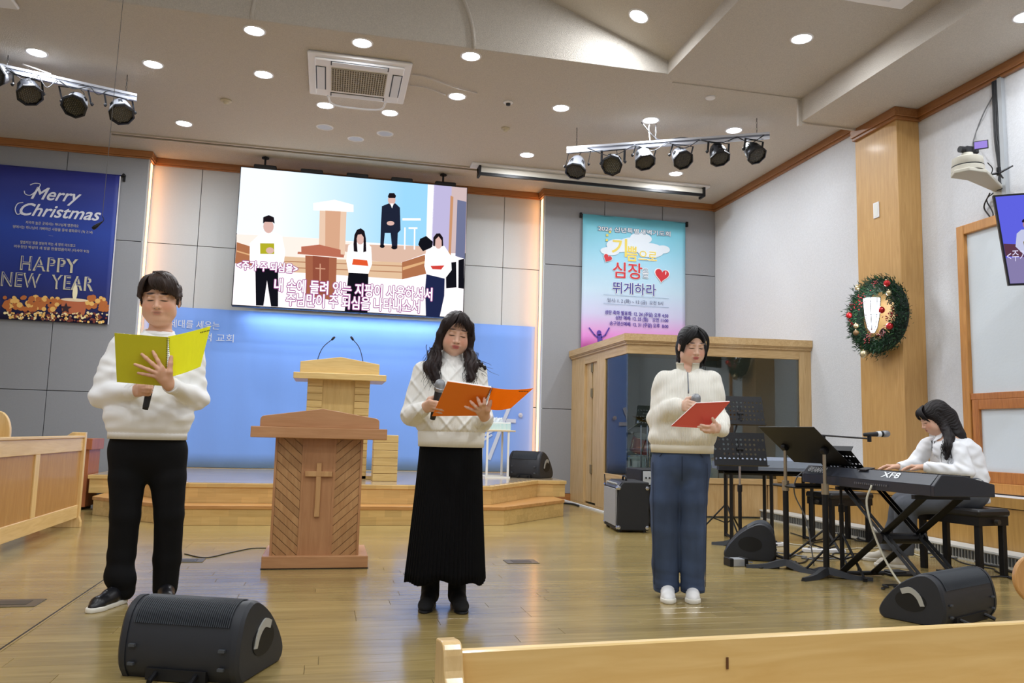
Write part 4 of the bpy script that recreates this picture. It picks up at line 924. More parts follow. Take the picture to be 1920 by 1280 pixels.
MB().box((BX, yB_, .02), (BX + .09, yA, BZ - .1), bev=.004).build('post', M_bo, bo)
MB().box((BX, yD, .02), (BX + .09, yC, BZ - .1), bev=.004).build('post', M_bo, bo)
zd = px(1106, 680, BX)[2]
MB().box((BX + .002, yC, zd), (BX + .088, yB_, BZ - .1), bev=.002).build('door_header', M_boy, bo)
dr = MB().box((BX + .03, yC, .05), (BX + .06, (yC + yB_) / 2 - .03, zd)).build('door_leaf', M_bo, bo)
MB().box((BX + .035, (yC + yB_) / 2 + .03, .05), (BX + .065, yB_, zd)).build('door_leaf', M_bo, bo)
MB().box((BX + .07, yC, .05), (BX + .08, yB_, zd)).build('door_gap', M_blk, bo)
for z in (.5, 1.55, 1.9):
    h = MB(); h.box((BX + .022, (yC + yB_) / 2 - .045, z - .06), (BX + .036, (yC + yB_) / 2 + .05, z + .06)); h.build('hinge', mat('brass hinge', (150, 130, 86), .4, .7), dr)
zw0, zw1 = fpt(0, 0)[2], 0
zsill = py(1184, 893, BCY)[2]; ztop = py(1177, 662, BCY)[2]
MB().box((BX, BCY + .03, 0.02), (BX + .05, yD, zsill - .07)).build('lower_panel', M_boy, bo)
MB().box((BX - .004, BCY + .03, zsill - .07), (BX + .09, yD, zsill), bev=.003).build('sill', M_boy, bo)
MB().box((BX + .02, BCY + .03, zsill), (BX + .028, yD, ztop)).build('glass_pane', M_gl, bo)
MB().box((BX, BCY + .03, ztop), (BX + .09, yD, BZ - .1), bev=.002).build('head', M_boy, bo)
uR = .935
fbox(0, .03, .02, zsill - .07, 0, .06, M_bo, 'corner_post')
fbox(uR, 1, .02, BZ - .1, 0, .09, M_bo, 'post')
fbox(.0, uR, zsill - .07, zsill, -.004, .09, M_boh, 'sill'); fbox(.0, uR, ztop, BZ - .1, 0, .09, M_boh, 'head')
for k in range(5):
    fbox(.03 + (uR - .03) * k / 5 + .004, .03 + (uR - .03) * (k + 1) / 5 - .004, .02, zsill - .075, .012, .05, M_bo, 'lower_panel', .003)
fbox(.0, uR, .02, zsill - .07, .05, .06, M_bo, 'core', 0)
MB().prism([fpt(.0, zsill, .02), fpt(uR, zsill, .02), fpt(uR, zsill, .028), fpt(.0, zsill, .028)], (0, 0, ztop - zsill)).build('glass_pane', M_gl, bo)
for k, (o_, z0, z1) in enumerate(((.0, BZ - .1, BZ - .085), (.02, BZ - .085, BZ - .06), (.035, BZ - .06, BZ - .045), (.05, BZ - .045, BZ + .04))):
    c = MB(); c.prism([fpt(0, z0, -o_) + V(-o_, 0, 0), fpt(1, z0, -o_), fpt(1, z0, .1), fpt(0, z0, .1) + V(.0, 0, 0)], (0, 0, z1 - z0)); c.box((BX - o_, BCY - o_ * .6, z0), (BX + .1, yA, z1)); c.build('cornice', M_boy if k % 2 else M_boh, bo)
MB().prism([V(BX + .1, BCY + .1, BZ), V(WX, BRY + .1, BZ), V(WX, yA, BZ), V(BX + .1, yA, BZ)], (0, 0, .03)).build('roof', M_boh, bo)
MB().box((BX + .1, yA - .03, .02), (WX, yA, BZ)).build('lining', mat('booth grey lining', (196, 204, 206), .9, bump=(60, .4, .004)), bo)
st_w = MB(); st_w.box((BX - .13, BCY + .3, 0), (BX - .09, yA, .018)); st_w.box((BX, BCY + .03, 0), (BX + .05, yA, .02), 1); st_w.build('floor_strip', [mat('white floor strip', (226, 228, 230), .5), M_bo], bo)
# ------------------------------------------------------------------ drum kit behind the glass
M_cym = mat('bronze cymbal', (168, 140, 80), .3, .9); M_shell = mat('white drum shell', (206, 214, 214), .3, coat=.4); M_shr = mat('red drum shell', (178, 70, 48), .3, coat=.5); M_head = mat('drum head', (222, 226, 226), .4)
dk = thing('drum_kit', 'drum kit with bronze cymbals inside the glass booth', 'drum kit', (4.2, 10.2, 0))
def drum(c, ax, r, dpt, m, nm):
    c = np.array(c, float); a = nrm(ax); s = MB().cyl(c - a * dpt / 2, c + a * dpt / 2, r, n=28).build(nm, m, dk, auto=40)
    for e in (-1, 1): MB().cyl(c + a * e * dpt / 2, c + a * e * (dpt / 2 + .012), r * 1.02, n=28).build('hoop', M_chr, s, auto=40); MB().cyl(c + a * e * (dpt / 2 + .003), c + a * e * (dpt / 2 + .014), r * .95, n=28).build('drum_head', M_head, s)
    for k in range(6):
        t = k * PI / 3; u, w_, _ = basis(a); q = c + (u * math.cos(t) + w_ * math.sin(t)) * (r + .008); MB().cyl(q - a * dpt * .3, q + a * dpt * .3, .007, n=6).build('lug', M_chr, s)
drum((4.35, 10.1, .32), (-.2, -1, 0), .27, .4, M_shell, 'bass_drum'); drum((3.98, 9.95, .62), (0, .1, 1), .18, .15, M_shell, 'snare_drum')
drum((4.12, 10.25, .86), (.1, -.35, 1), .14, .2, M_shr, 'tom'); drum((4.55, 10.25, .88), (-.1, -.35, 1), .15, .22, M_shr, 'tom'); drum((4.95, 9.9, .5), (0, 0, 1), .2, .36, M_shell, 'floor_tom')
for c, ax, r in (((3.98, 9.65, 1.17), (.25, -.25, 1), .22), ((4.7, 10.4, 1.45), (-.2, -.4, 1), .24), ((5.2, 10.1, 1.3), (-.3, -.3, 1), .22)):
    cy = MB().lathe([(.0001, .035), (.03, .03), (.05, .01), (r * .7, -.004), (r, -.02), (r, -.023), (.05, .006), (.0001, .03)], c, ax, 32).build('cymbal', M_cym, dk, smooth=True)
    b = V(c[0] + .04, c[1] + .05, 0); s = MB(); s.cyl(b + V(0, 0, .2), V(*c) - V(0, 0, .02), .011)
    for k in range(3): t = k * 2.1; s.cyl(b + V(0, 0, .3), b + V(.26 * math.cos(t), .26 * math.sin(t), .01), .008, n=6)
    s.build('cymbal_stand', M_chr, dk)
bm = MB(); p1, p2 = py(1178, 805, 9.7), py(1216, 781, 9.55); bm.cyl(p1, p2 + (p2 - p1) * .6, .008); bm.lathe([(.0001, 0), (.02, 0), (.02, .03), (.0001, .03)], (p1 + p2) / 2, (0, 0, 1), 8); bm.build('boom_arm', M_chr, dk)
for x in (1202, 1214): q = py(x, 870, 9.7); MB().cyl((q[0], 9.7, .02), (q[0], 9.7, 1.1), .01, n=8).build('stand_tube', M_chr, dk)
# ================================================================== AMPLIFIERS
M_tol = mat('black tolex', (26, 27, 31), .65, bump=(260, .5, .001)); M_grc = mat('silver grille cloth', (150, 150, 152), .7, noise=(300, .25), bump=(400, .5, .001))
FL, FR, BR = pz(1132, 985), pz(1156, 998), pz(1205, 997)
ax_w = nrm(FR - FL); ax_d = nrm(V(-ax_w[1], ax_w[0], 0)); Wd = float(np.linalg.norm(FR - FL)); Dd = .33
am = thing('guitar_amplifier', 'black guitar amplifier with silver grille cloth before the glass booth', 'amplifier', (FL + FR) / 2 + ax_d * Dd / 2)
zt_ = py(1160, 903, FR[1])[2]
def ap(u, d, z): return FL + ax_w * u * Wd + ax_d * d + V(0, 0, z)
def abox(u0, u1, d0, d1, z0, z1, m, name, bev=.0, par_=None):
    return MB().prism([ap(u0, d0, z0), ap(u1, d0, z0), ap(u1, d1, z0), ap(u0, d1, z0)], (0, 0, z1 - z0)).build(name, m, par_ or am, bev=bev)
MB().prism([ap(0, 0, .02), ap(0, Dd, .02), ap(0, Dd, zt_), ap(0, .07, zt_), ap(0, .02, zt_ - .06)], ax_w * Wd).build('cabinet', M_tol, am, bev=.01)
abox(.05, .95, -.008, .01, .06, zt_ - .075, M_grc, 'grille'); 
MB().prism([ap(.05, .012, zt_ - .068), ap(.05, .062, zt_ - .008), ap(.05, .056, zt_ - .004), ap(.05, .006, zt_ - .064)], ax_w * Wd * .9).build('control_panel', mat('dark control panel', (60, 60, 64), .4), am)
for k in range(7):
    c = ap(.12 + k * .11, .03, zt_ - .034); MB().cyl(c, c + (-ax_d * .8 + V(0, 0, .7)) * .02, .009, n=10).build('knob', mat('pale knob', (190, 190, 186), .4), am)
hd = MB(); hd.tube(spline([ap(.38, Dd * .45, zt_), ap(.4, Dd * .45, zt_ + .035), ap(.5, Dd * .45, zt_ + .045), ap(.6, Dd * .45, zt_ + .035), ap(.62, Dd * .45, zt_)], 5), .011, 8); hd.build('handle', M_blk, am, smooth=True)
for u in (0.02, .98):
    for z in (.05, zt_ - .06):
        for d in (.02, Dd - .02): MB().lathe([(.0001, -.02), (.026, -.018), (.028, .0), (.02, .02), (.0001, .024)], ap(u, d, z), ax_w, 8).build('corner_cap', M_chr, am)
lg = MB(); 
for (a, b, c, d) in ((.1, .5, .16, .38), (.16, .38, .13, .46), (.1, .5, .11, .46)): lg.cyl(ap(a, -.010, zt_ - .45 + b), ap(c, -.010, zt_ - .45 + d), .006, n=5)
lg.build('badge', M_blk, am)
for u in (.06, .94):
    for d in (.04, Dd - .04): MB().cyl(ap(u, d, 0), ap(u, d, .021), .02, n=10).build('foot', M_blk, am)
b2x = pz(1199, 992)[0]; ba = thing('bass_amplifier', 'tall black bass cabinet with an amplifier head, half hidden behind the girl in jeans', 'amplifier', (3.55, 8.4, 0))
q0, q1 = py(1200, 980, 8.25), py(1258, 980, 8.25); zt_ = py(1205, 912, 8.25)[2]; zh = py(1205, 879, 8.25)[2]
MB().box((q0[0], 8.25, .03), (q1[0], 8.75, zt_), bev=.012).build('cabinet', M_tol, ba)
MB().box((q0[0] + .01, 8.25, zt_ + .002), (q1[0] - .01, 8.7, zh), bev=.01).build('amplifier_head', M_tol, ba)
MB().box((q0[0] + .03, 8.243, zt_ + .02), (q0[0] + .17, 8.252, zh - .025), bev=.002).build('face_plate', mat('pale face plate', (200, 204, 206), .4), ba)
for k in range(3): c = V(q0[0] + .06 + .04 * k, 8.244, (zt_ + zh) / 2); MB().cyl(c, c + V(0, -.018, 0), .009, n=10).build('knob', M_blk, ba)
c = V((q0[0] + q1[0]) / 2 + .03, 8.24, .3); MB().lathe([(.165, -.004), (.17, .008), (.155, .01), (.14, .002), (.06, -.006), (.05, .008), (.0001, .014)], c, (0, -1, 0), 28).build('speaker_cone', M_blk, ba, smooth=True)
for x in (q0[0] + .05, q1[0] - .05):
    for y in (8.3, 8.7): MB().cyl((x, y, 0), (x, y, .032), .022, n=10).build('foot', M_chr, ba)
# ================================================================== FLOOR MONITORS
M_wed = mat('black speaker plastic', (38, 41, 48), .5, bump=(500, .2, .0006)); M_wedr = mat('ribbed speaker plastic', (44, 50, 58), .45)
M_hnd = mat('handle plate grey', (176, 176, 170), .45)
def wedge(lab, base, ang, L_, s=1.0, label_plate=True, tip=0.0):
    """a rounded triangular stage monitor; local x is its length"""
    t = thing('floor_monitor', lab, 'speaker', base, ang, 'black floor monitors'); rim = []
    prof = [(-.19, .0), (-.225, .06), (-.228, .16), (-.195, .28), (-.13, .335), (-.05, .33), (.07, .262), (.17, .165), (.232, .075), (.232, .025), (.20, 0)]
    P = [V(0, y * s, z * s) for y, z in spline([V(a, b, 0) for a, b in prof], 3)] if False else [V(0, p[0] * s, p[1] * s) for p in spline([V(a, b, 0) for a, b in prof], 3)]
    h = L_ / 2
    m = MB(); m.prism([p + V(-h + .03, 0, 0) for p in P], (L_ - .06, 0, 0)); m.build('cabinet', M_wed, t, world=False, auto=35)
    for sg in (-1, 1):
        c_ = MB(); cen = V(0, 0, .16 * s); n = len(P); rings = []
        for k, (dx, f) in enumerate(((0, 1.0), (.0, 1.025), (.022, 1.02), (.034, .96), (.036, .78))): rings.append([V(sg * (h - .03 + dx), *(cen + (p - cen) * f)[1:]) for p in P])
        vs = [p for r_ in rings for p in r_]; fs = [(i * n + k, i * n + (k + 1) % n, (i + 1) * n + (k + 1) % n, (i + 1) * n + k) for i in range(len(rings) - 1) for k in range(n)] + [tuple(range((len(rings) - 1) * n, len(rings) * n))]
        if sg < 0: fs = [f[::-1] for f in fs]
        e = c_.add(vs, fs).build('end_cap', M_wed, t, world=False, auto=35)
        X = sg * (h + .0065)
        # recessed handle pocket with its curved grey plate
        pk = [V(X, (.0 + .11 * math.cos(a)) * s, (.15 + .07 * math.sin(a)) * s) for a in np.linspace(0, 2 * PI, 20)[:-1]]
        MB().prism(pk, (sg * .002, 0, 0)).build('handle_pocket', mat('pocket black', (12, 12, 14), .6), e, world=False)
        arc = [(-.10, .13), (-.07, .20), (.0, .245), (.07, .225)]; arc2 = [(-.07, .125), (-.045, .175), (.0, .205), (.055, .19)]
        if label_plate:
            a_ = spline([V(X, y * s, z * s) for y, z in arc], 5); b_ = spline([V(X, y * s, z * s) for y, z in arc2], 5)
            q = MB(); q.prism(a_ + b_[::-1], (sg * .006, 0, 0)); q.build('handle_plate', M_hnd, e, world=False)
    # ribbed grille over the top slope, logo lines, feet, sockets
    gr = MB(); seg = [V(0, p[0] * s, p[1] * s) for p in spline([V(*q_, 0) for q_ in ((-.218, .245), (-.185, .305), (-.128, .341), (-.05, .336), (.03, .292))], 5)]
    for k in range(46):
        x = -h + .05 + (L_ - .1) * k / 45; gr.tube([p + V(x, 0, 0) for p in seg], .003, 4)
    o = gr.build('grille_ribs', M_wedr, t, world=False); o['kind'] = 'stuff'
    for x in (-h + .06, h - .06):
        for z in (.07, .15): MB().box((x - .012, -.247 * s, (z - .006) * s), (x + .012, -.232 * s, (z + .006) * s)).build('bumper', mat('rubber grey', (72, 76, 82), .6), t, world=False)
    MB().box((-h + .12, -.235 * s, .004), (h - .12, -.21 * s, .045)).build('connector_panel', mat('pocket black', (12, 12, 14), .6), t, world=False)
    for x in (-h + .16, h - .16):
        MB().cyl((x, -.23 * s, .03), (x + .01, -.30 * s, .012), .010, n=8).build('plug', M_blk, t, world=False)
    for x in (-h + .08, h - .08):
        for y in (-.15, .15): MB().cyl((x, y * s, 0), (x, y * s, .006), .018, n=8).build('foot', M_blk, t, world=False)
    return t
a, b = pz(222, 1272), pz(478, 1292); m_ = (a + b) / 2
wedge('nearest black floor monitor, seen from its back at the bottom left', (m_[0] + .03, m_[1] + .2, 0), math.atan2(b[1] - a[1], b[0] - a[0]) , .48, .83)
a, b = pz(1642, 1176), pz(1872, 1150); 
wedge('black floor monitor between the right hand pew and the piano bench', (3.36, 3.98, 0), math.radians(24), .60, .76)
a = pz(1410, 1052); wedge('small black floor monitor on the floor behind the microphone splitter box', (a[0] + .1, a[1] + .2, 0), math.radians(60), .36, .84, False)
q = py(1000, 893, 10.3); wedge('black floor monitor on the stage below the right strip light', (q[0], 10.45, .39), math.radians(-38), .44, 1.0)
# ================================================================== MUSIC STANDS
def plate(mb, Cn, L, Vd, hw, hh, thick=.004, holes=False):
    n = nrm(np.cross(L, Vd))
    if not holes:
        mb.prism([Cn - L * hw - Vd * hh, Cn + L * hw - Vd * hh, Cn + L * hw + Vd * hh, Cn - L * hw + Vd * hh], n * thick); return
    nx, ny = 12, 7
    for i in range(nx):
        for j in range(ny):
            c = Cn + L * hw * (-1 + (2 * i + 1) / nx) + Vd * hh * (-1 + (2 * j + 1) / ny); a, b = hw / nx, hh / ny
            hole = 2 <= i < nx - 2 and 1 <= j < ny - 1 or j in (1, 3, 5)
            if not hole: mb.add([c - L * a - Vd * b, c + L * a - Vd * b, c + L * a + Vd * b, c - L * a + Vd * b], [(0, 1, 2, 3)]); continue
            O = [c + L * a * u + Vd * b * v for u, v in ((1, 0), (1, 1), (0, 1), (-1, 1), (-1, 0), (-1, -1), (0, -1), (1, -1))]
            r = min(a, b) * .55; I = [c + (L * math.cos(t) + Vd * math.sin(t)) * r for t in np.arange(8) * PI / 4]
            mb.add(O + I, [(k, (k + 1) % 8, 8 + (k + 1) % 8, 8 + k) for k in range(8)])
def tripod(t, base, zc, r, m, thick=.009):
    for k in range(3):
        a = k * 2 * PI / 3 + .5; e = V(base[0] + r * math.cos(a), base[1] + r * math.sin(a), .012); s = MB(); s.cyl(V(base[0], base[1], zc), e, thick, n=6); s.cyl(V(base[0], base[1], zc * .35), V(base[0] + r * .5 * math.cos(a), base[1] + r * .5 * math.sin(a), zc * .5), thick * .7, n=5); s.lathe([(.0001, -.02), (.015, -.015), (.015, .012), (.0001, .014)], e, (0, 0, 1), 8); s.build('leg', m, t)
def cast_base(t, base, ang, r=.25):
    for k in range(3):
        a = ang + k * 2 * PI / 3; d = V(math.cos(a), math.sin(a), 0); n = V(-d[1], d[0], 0); b = V(*base[:2], 0)
        vs = []
        for (x, w_, z) in ((.0, .035, .075), (.07, .034, .06), (.15, .028, .035), (.22, .022, .026), (r, .016, .024)):
            vs += [b + d * x + n * w_ * .5 + V(0, 0, z), b + d * x - n * w_ * .5 + V(0, 0, z), b + d * x - n * w_ + V(0, 0, max(0, z - .045)), b + d * x + n * w_ + V(0, 0, max(0, z - .045))]
        fs = [(i * 4 + q_, i * 4 + (q_ + 1) % 4, i * 4 + 4 + (q_ + 1) % 4, i * 4 + 4 + q_) for i in range(4) for q_ in range(4)] + [(16, 17, 18, 19)]
        MB().add(vs, fs).build('leg', mat('cast iron base', (52, 54, 58), .5, .4), t, auto=40)
def music_stand(lab, base, pole_px, Lh, tilt, hw, hh, holes=True, legs='tripod', rise=0.0, chrome=False, group='music stands'):
    t = thing('music_stand', lab, 'music stand', (base[0], base[1], 0), group=group)
    top = py(*pole_px, base[1]); top[0] = base[0] if abs(top[0] - base[0]) < .08 else top[0]; bz = .05 if legs == 'cast' else .02
    MB().cyl((base[0], base[1], bz), (base[0], base[1], top[2] * .6), .016, n=12).build('lower_pole', M_blk, t, auto=40)
    MB().cyl((base[0], base[1], top[2] * .6), top, .010, n=12).build('upper_pole', M_chr if chrome else M_blk, t, auto=40)
    MB().cyl((base[0], base[1], top[2] * .56), (base[0], base[1], top[2] * .63), .022, n=10).build('clamp', M_blk, t)
    L = nrm(V(*Lh, 0)); n = V(-L[1], L[0], 0); Vd = nrm(n * math.cos(tilt) + V(0, 0, 1) * math.sin(tilt)); c = top + Vd * rise
    m = MB(); plate(m, c, L, Vd, hw, hh, holes=holes); o = m.build('desk', M_blk, t)
    if holes: sd = o.modifiers.new('thick', 'SOLIDIFY'); sd.thickness = .002
    nn = nrm(np.cross(L, Vd)); m = MB(); m.prism([c - L * hw - Vd * hh, c + L * hw - Vd * hh, c + L * hw - Vd * hh + nn * .04 * (1 if nn[2] > 0 else -1), c - L * hw - Vd * hh + nn * .04 * (1 if nn[2] > 0 else -1)], Vd * .004); m.build('ledge', M_blk, t)
    m = MB(); m.cyl(top - Vd * .08, top + Vd * .08, .012, n=8); m.cyl(top - L * .03, top + L * .03, .018, n=8); m.build('bracket', M_blk, t)
    (tripod(t, base, .3, .26, M_blk) if legs == 'tripod' else cast_base(t, base, 2.6))
    return t
music_stand('perforated black music stand with the highest desk, right of the girl in jeans', pz(1362, 1000), (1388, 775), (1, -.15), math.radians(72), .25, .16, rise=.03, legs='tripod')
music_stand('lower perforated black music stand with a chrome pole beside the girl in jeans', pz(1388, 1024), (1388, 842), (1, -.1), math.radians(76), .25, .155, legs='cast', chrome=True, rise=.0)
music_stand('small perforated black music stand on a tripod before the front keyboard', pz(1580, 1078), (1590, 868), (.35, -.94), math.radians(-38), .17, .15)
p1, p2 = pz(1475, 1066), pz(1550, 1082); L = nrm(p2 - p1); n = V(-L[1], L[0], 0)
ds = thing('double_music_stand', 'wide black music desk on two pale poles with cast bases before the keyboards', 'music stand', (p1 + p2) / 2, group='music stands')
t1, t2 = py(1479, 838, p1[1]), py(1552, 845, p2[1]); M_pole = mat('worn nickel pole', (168, 156, 136), .35, .7)
for b, tp_, rot, sp in ((p1, t1, 2.9, 1035), (p2, t2, 3.6, 1060)):
    tp_ = V(b[0], b[1], tp_[2]); MB().cyl((b[0], b[1], .06), (b[0], b[1], .6), .021, n=14).build('lower_pole', M_blk, ds, auto=40); MB().cyl((b[0], b[1], .6), tp_, .0125, n=12).build('upper_pole', M_pole, ds, auto=40)
    MB().cyl((b[0], b[1], .575), (b[0], b[1], .65), .026, n=12).build('collar', M_pole, ds, auto=40); cast_base(ds, b, rot, .30)
    MB().lathe([(.0001, -.02), (.026, -.018), (.03, .0), (.026, .018), (.0001, .02)], tp_, L, 12).build('swivel', M_blk, ds, auto=40)
cN = (V(p1[0], p1[1], t1[2]) + V(p2[0], p2[1], t2[2])) / 2 + V(0, 0, .02); sgn = 1 if n[0] > 0 else -1; n = n * sgn
Vd = nrm(n * math.cos(math.radians(36)) - V(0, 0, 1) * math.sin(math.radians(36)))
m = MB(); plate(m, cN - Vd * .01, L, Vd, .27, .22, .004); m.build('desk', mat('black painted steel', (34, 33, 34), .5, .2), ds)
m = MB(); e = cN + Vd * .21; m.prism([e - L * .27, e + L * .27, e + L * .27 + V(.02, 0, .05), e - L * .27 + V(.02, 0, .05)], Vd * .004); m.build('ledge', M_blk, ds)
q = V(p1[0], p1[1], .62); m = MB(); m.box(q + V(-.02, -.16, -.02), q + V(.22, .16, 0), bev=.01); m.box(q + V(-.02, -.16, 0), q + V(.22, -.15, .02)); m.build('tray', M_blk, ds)
# ================================================================== KEYBOARDS
KB0, KB1 = pz(1504, 903, .64), pz(1752, 931, .64); Lk = nrm(KB1 - KB0); Nk = V(-Lk[1], Lk[0], 0); Nk = Nk * (1 if Nk[0] > 0 else -1); KL = float(np.linalg.norm(KB1 - KB0)); KD = .41
M_kb = mat('graphite keyboard body', (40, 42, 50), .42); M_kbt = mat('slate keyboard panel', (54, 58, 68), .4); M_wk = mat('white key', (236, 236, 230), .3); M_bk = mat('black key', (20, 20, 22), .3)
kb = thing('stage_keyboard', 'long dark stage keyboard on an X stand before the seated pianist', 'keyboard', (KB0 + KB1) / 2 + Nk * KD / 2)
def kp(u, d, z): return KB0 + Lk * u + Nk * d + V(0, 0, z)
sec = [(0, 0), (0, .062), (.055, .125), (.20, .118), (.205, .085), (.375, .078), (KD, .055), (KD, .0)]
MB().prism([kp(.03, d, z) for d, z in sec], Lk * (KL - .06)).build('body', M_kb, kb, bev=.002)
sece = [(0, 0), (0, .062), (.055, .127), (.20, .122), (.26, .112), (KD + .005, .075), (KD + .005, .0)]
for u in (0, KL - .03): MB().prism([kp(u, d, z) for d, z in sece], Lk * .03).build('end_block', M_kb, kb, bev=.004)
MB().prism([kp(.03, -.001, .063), kp(.03, .053, .1265), kp(.03, .055, .1275), kp(.03, -.003, .065)], Lk * (KL - .06)).build('rear_panel', M_kbt, kb)
kb_u = nrm(kp(0, .055, .125) - kp(0, 0, .062))
M_lt = mat('white logo print', (232, 236, 240), .5)
pa, pb = kp(0, 0, 0), 0
def kbtxt(s_, x0, x1, size, y):
    """lettering on the slanted rear panel between two picture columns"""
    o = None; best = []
    for xx in (x0, x1):
        lo, hi = 0., KL
        for _ in range(30):
            m_ = (lo + hi) / 2; c = ROT.T @ (kp(m_, .01, .075) - ORG); X = 960 + FPX * c[0] / c[1]
            if X < xx: lo = m_
            else: hi = m_
        best.append(lo)
    oo = kp(best[0], -.002, .065) + kb_u * y + nrm(np.cross(Lk, kb_u)) * .0018
    put_text(s_, size, oo, Lk, kb_u, M_lt, kb, width=best[1] - best[0], offset=.0012)
kbtxt('YAMAHA', 1519, 1547, .07, .022); kbtxt('XF8', 1650, 1683, .062, .03)
o_ = kp(.075, -.002, .065) + kb_u * .047 + nrm(np.cross(Lk, kb_u)) * .002
rg_ = MB(); u_, w_ = Lk, kb_u
rg_.tube([o_ + u_ * .021 * math.cos(t) + w_ * .021 * math.sin(t) for t in np.linspace(0, 2 * PI, 20)], .0022, 4)
for k in range(3): t = k * PI / 3 + PI / 6; rg_.tube([o_ - (u_ * math.cos(t) + w_ * math.sin(t)) * .018, o_ + (u_ * math.cos(t) + w_ * math.sin(t)) * .018], .0018, 4)
rg_.build('emblem', M_lt, kb)
sk = MB()
for k in range(16): u = KL * .47 + k * .022; sk.box(*(lambda c: (c - V(.006, .006, .006), c + V(.006, .006, .006)))(kp(u, -.002, .035)))
o = sk.build('rear_sockets', mat('socket grey', (110, 112, 118), .4, .5), kb); o['kind'] = 'stuff'
nw = 52; kw = (KL - .08) / nw
for k in range(nw): MB().prism([kp(.04 + k * kw + .0006, .21, .088), kp(.04 + (k + 1) * kw - .0006, .21, .088), kp(.04 + (k + 1) * kw - .0006, .36, .088), kp(.04 + k * kw + .0006, .36, .088)], (0, 0, .014)).build('key', M_wk, kb)
for k in range(nw - 1):
    if k % 7 in (2, 6): continue
    u = .04 + (k + 1) * kw; MB().prism([kp(u - .005, .21, .10), kp(u + .005, .21, .10), kp(u + .005, .30, .10), kp(u - .005, .30, .10)], (0, 0, .022)).build('black_key', M_bk, kb)
MB().prism([kp(KL * .45, .03, .12), kp(KL * .45 + .1, .03, .12), kp(KL * .45 + .1, .10, .135), kp(KL * .45, .10, .135)], (0, 0, .006)).build('display', M_blk, kb)
# X stand
xs = thing('keyboard_stand', 'black double braced X stand under the front keyboard', 'stand', (KB0 + KB1) / 2 * V(1, 1, 0) + Nk * .2)
def kf(u, d, z): return kp(u, d, z - .64)
for d in (.07, .33):
    for dd in (0, .035):
        m = MB(); m.cyl(kf(KL * .30, d + dd, .625), kf(KL * .93, d + dd, .02), .014, n=4); m.build('brace', M_blk, xs)
        m = MB(); m.cyl(kf(KL * .86, d + dd, .625), kf(KL * .24, d + dd, .02), .014, n=4); m.build('brace', M_blk, xs)
for u in (.30, .86): m = MB(); m.prism([kf(KL * u - .015, .01, .61), kf(KL * u + .015, .01, .61), kf(KL * u + .015, .40, .61), kf(KL * u - .015, .40, .61)], (0, 0, .025)); m.build('support_arm', M_blk, xs)
for u in (.24, .93): m = MB(); m.cyl(kf(KL * u, -.02, .018), kf(KL * u, .43, .018), .016, n=10); m.build('foot_bar', M_blk, xs)
m = MB(); m.cyl(kf(KL * .585, .05, .325), kf(KL * .585, .39, .325), .035, n=14); m.build('pivot', M_blk, xs)
MB().cyl(kf(KL * .86, .33, .09), kf(KL * .895, .33, .055), .019, n=6).build('green_tape', mat('green tape', (24, 112, 88), .5), xs)
# second keyboard behind
K0, K1 = pz(1345, 903, .66), pz(1500, 894, .66); K1 = V(K1[0], K1[1], .66); Lq = nrm(V(K1[0] - K0[0], -.15, 0)); Lq = V(.93, -.37, 0)
a = py(1350, 890, 7.2); kq = V(a[0], 7.2, .66); Lq = nrm(V(1, -.28, 0)); Nq = V(-Lq[1], Lq[0], 0)
k2 = thing('rear_keyboard', 'silver keyboard on a black stand behind the music desks', 'keyboard', kq + Lq * .45)
def qp(u, d, z): return kq + Lq * u + Nq * d + V(0, 0, z)
MB().prism([qp(0, d, z) for d, z in ((0, 0), (0, .10), (.06, .13), (.2, .12), (.21, .08), (.38, .07), (.38, 0))], Lq * 1.25).build('body', mat('silver keyboard body', (138, 148, 166), .35, .4), k2, bev=.003)
MB().prism([qp(.35, -.004, .03), qp(1.2, -.004, .03), qp(1.2, -.002, .095), qp(.35, -.002, .095)], Nq * .002).build('rear_panel', mat('pale rear panel', (160, 172, 190), .35, .3), k2)
MB().prism([qp(-.01, -.006, -.005), qp(.36, -.006, -.005), qp(.36, .1, -.005), qp(-.01, .1, -.005)], (0, 0, .11)).build('dark_end', M_kb, k2)
for k in range(40): MB().prism([qp(.06 + k * .028, .22, .08), qp(.087 + k * .028, .22, .08), qp(.087 + k * .028, .36, .08), qp(.06 + k * .028, .36, .08)], (0, 0, .012)).build('key', M_wk, k2)
s2 = thing('table_stand', 'black square legged keyboard stand under the silver keyboard', 'stand', kq * V(1, 1, 0) + Lq * .6)
for u in (.12, .5, .88):
    for d in (.06, .32): MB().cyl(qp(u, d, -.66), qp(u, d, -.03), .02, n=4).build('leg', M_blk, s2)
m = MB()
for d in (.06, .32): m.cyl(qp(.05, d, -.03), qp(.98, d, -.03), .018, n=4)
m.build('top_frame', M_blk, s2)
m = MB()
for u in (.12, .5, .88): m.cyl(qp(u, .06, -.64), qp(u, .32, -.64), .014, n=4)
m.build('foot_bar', M_blk, s2)
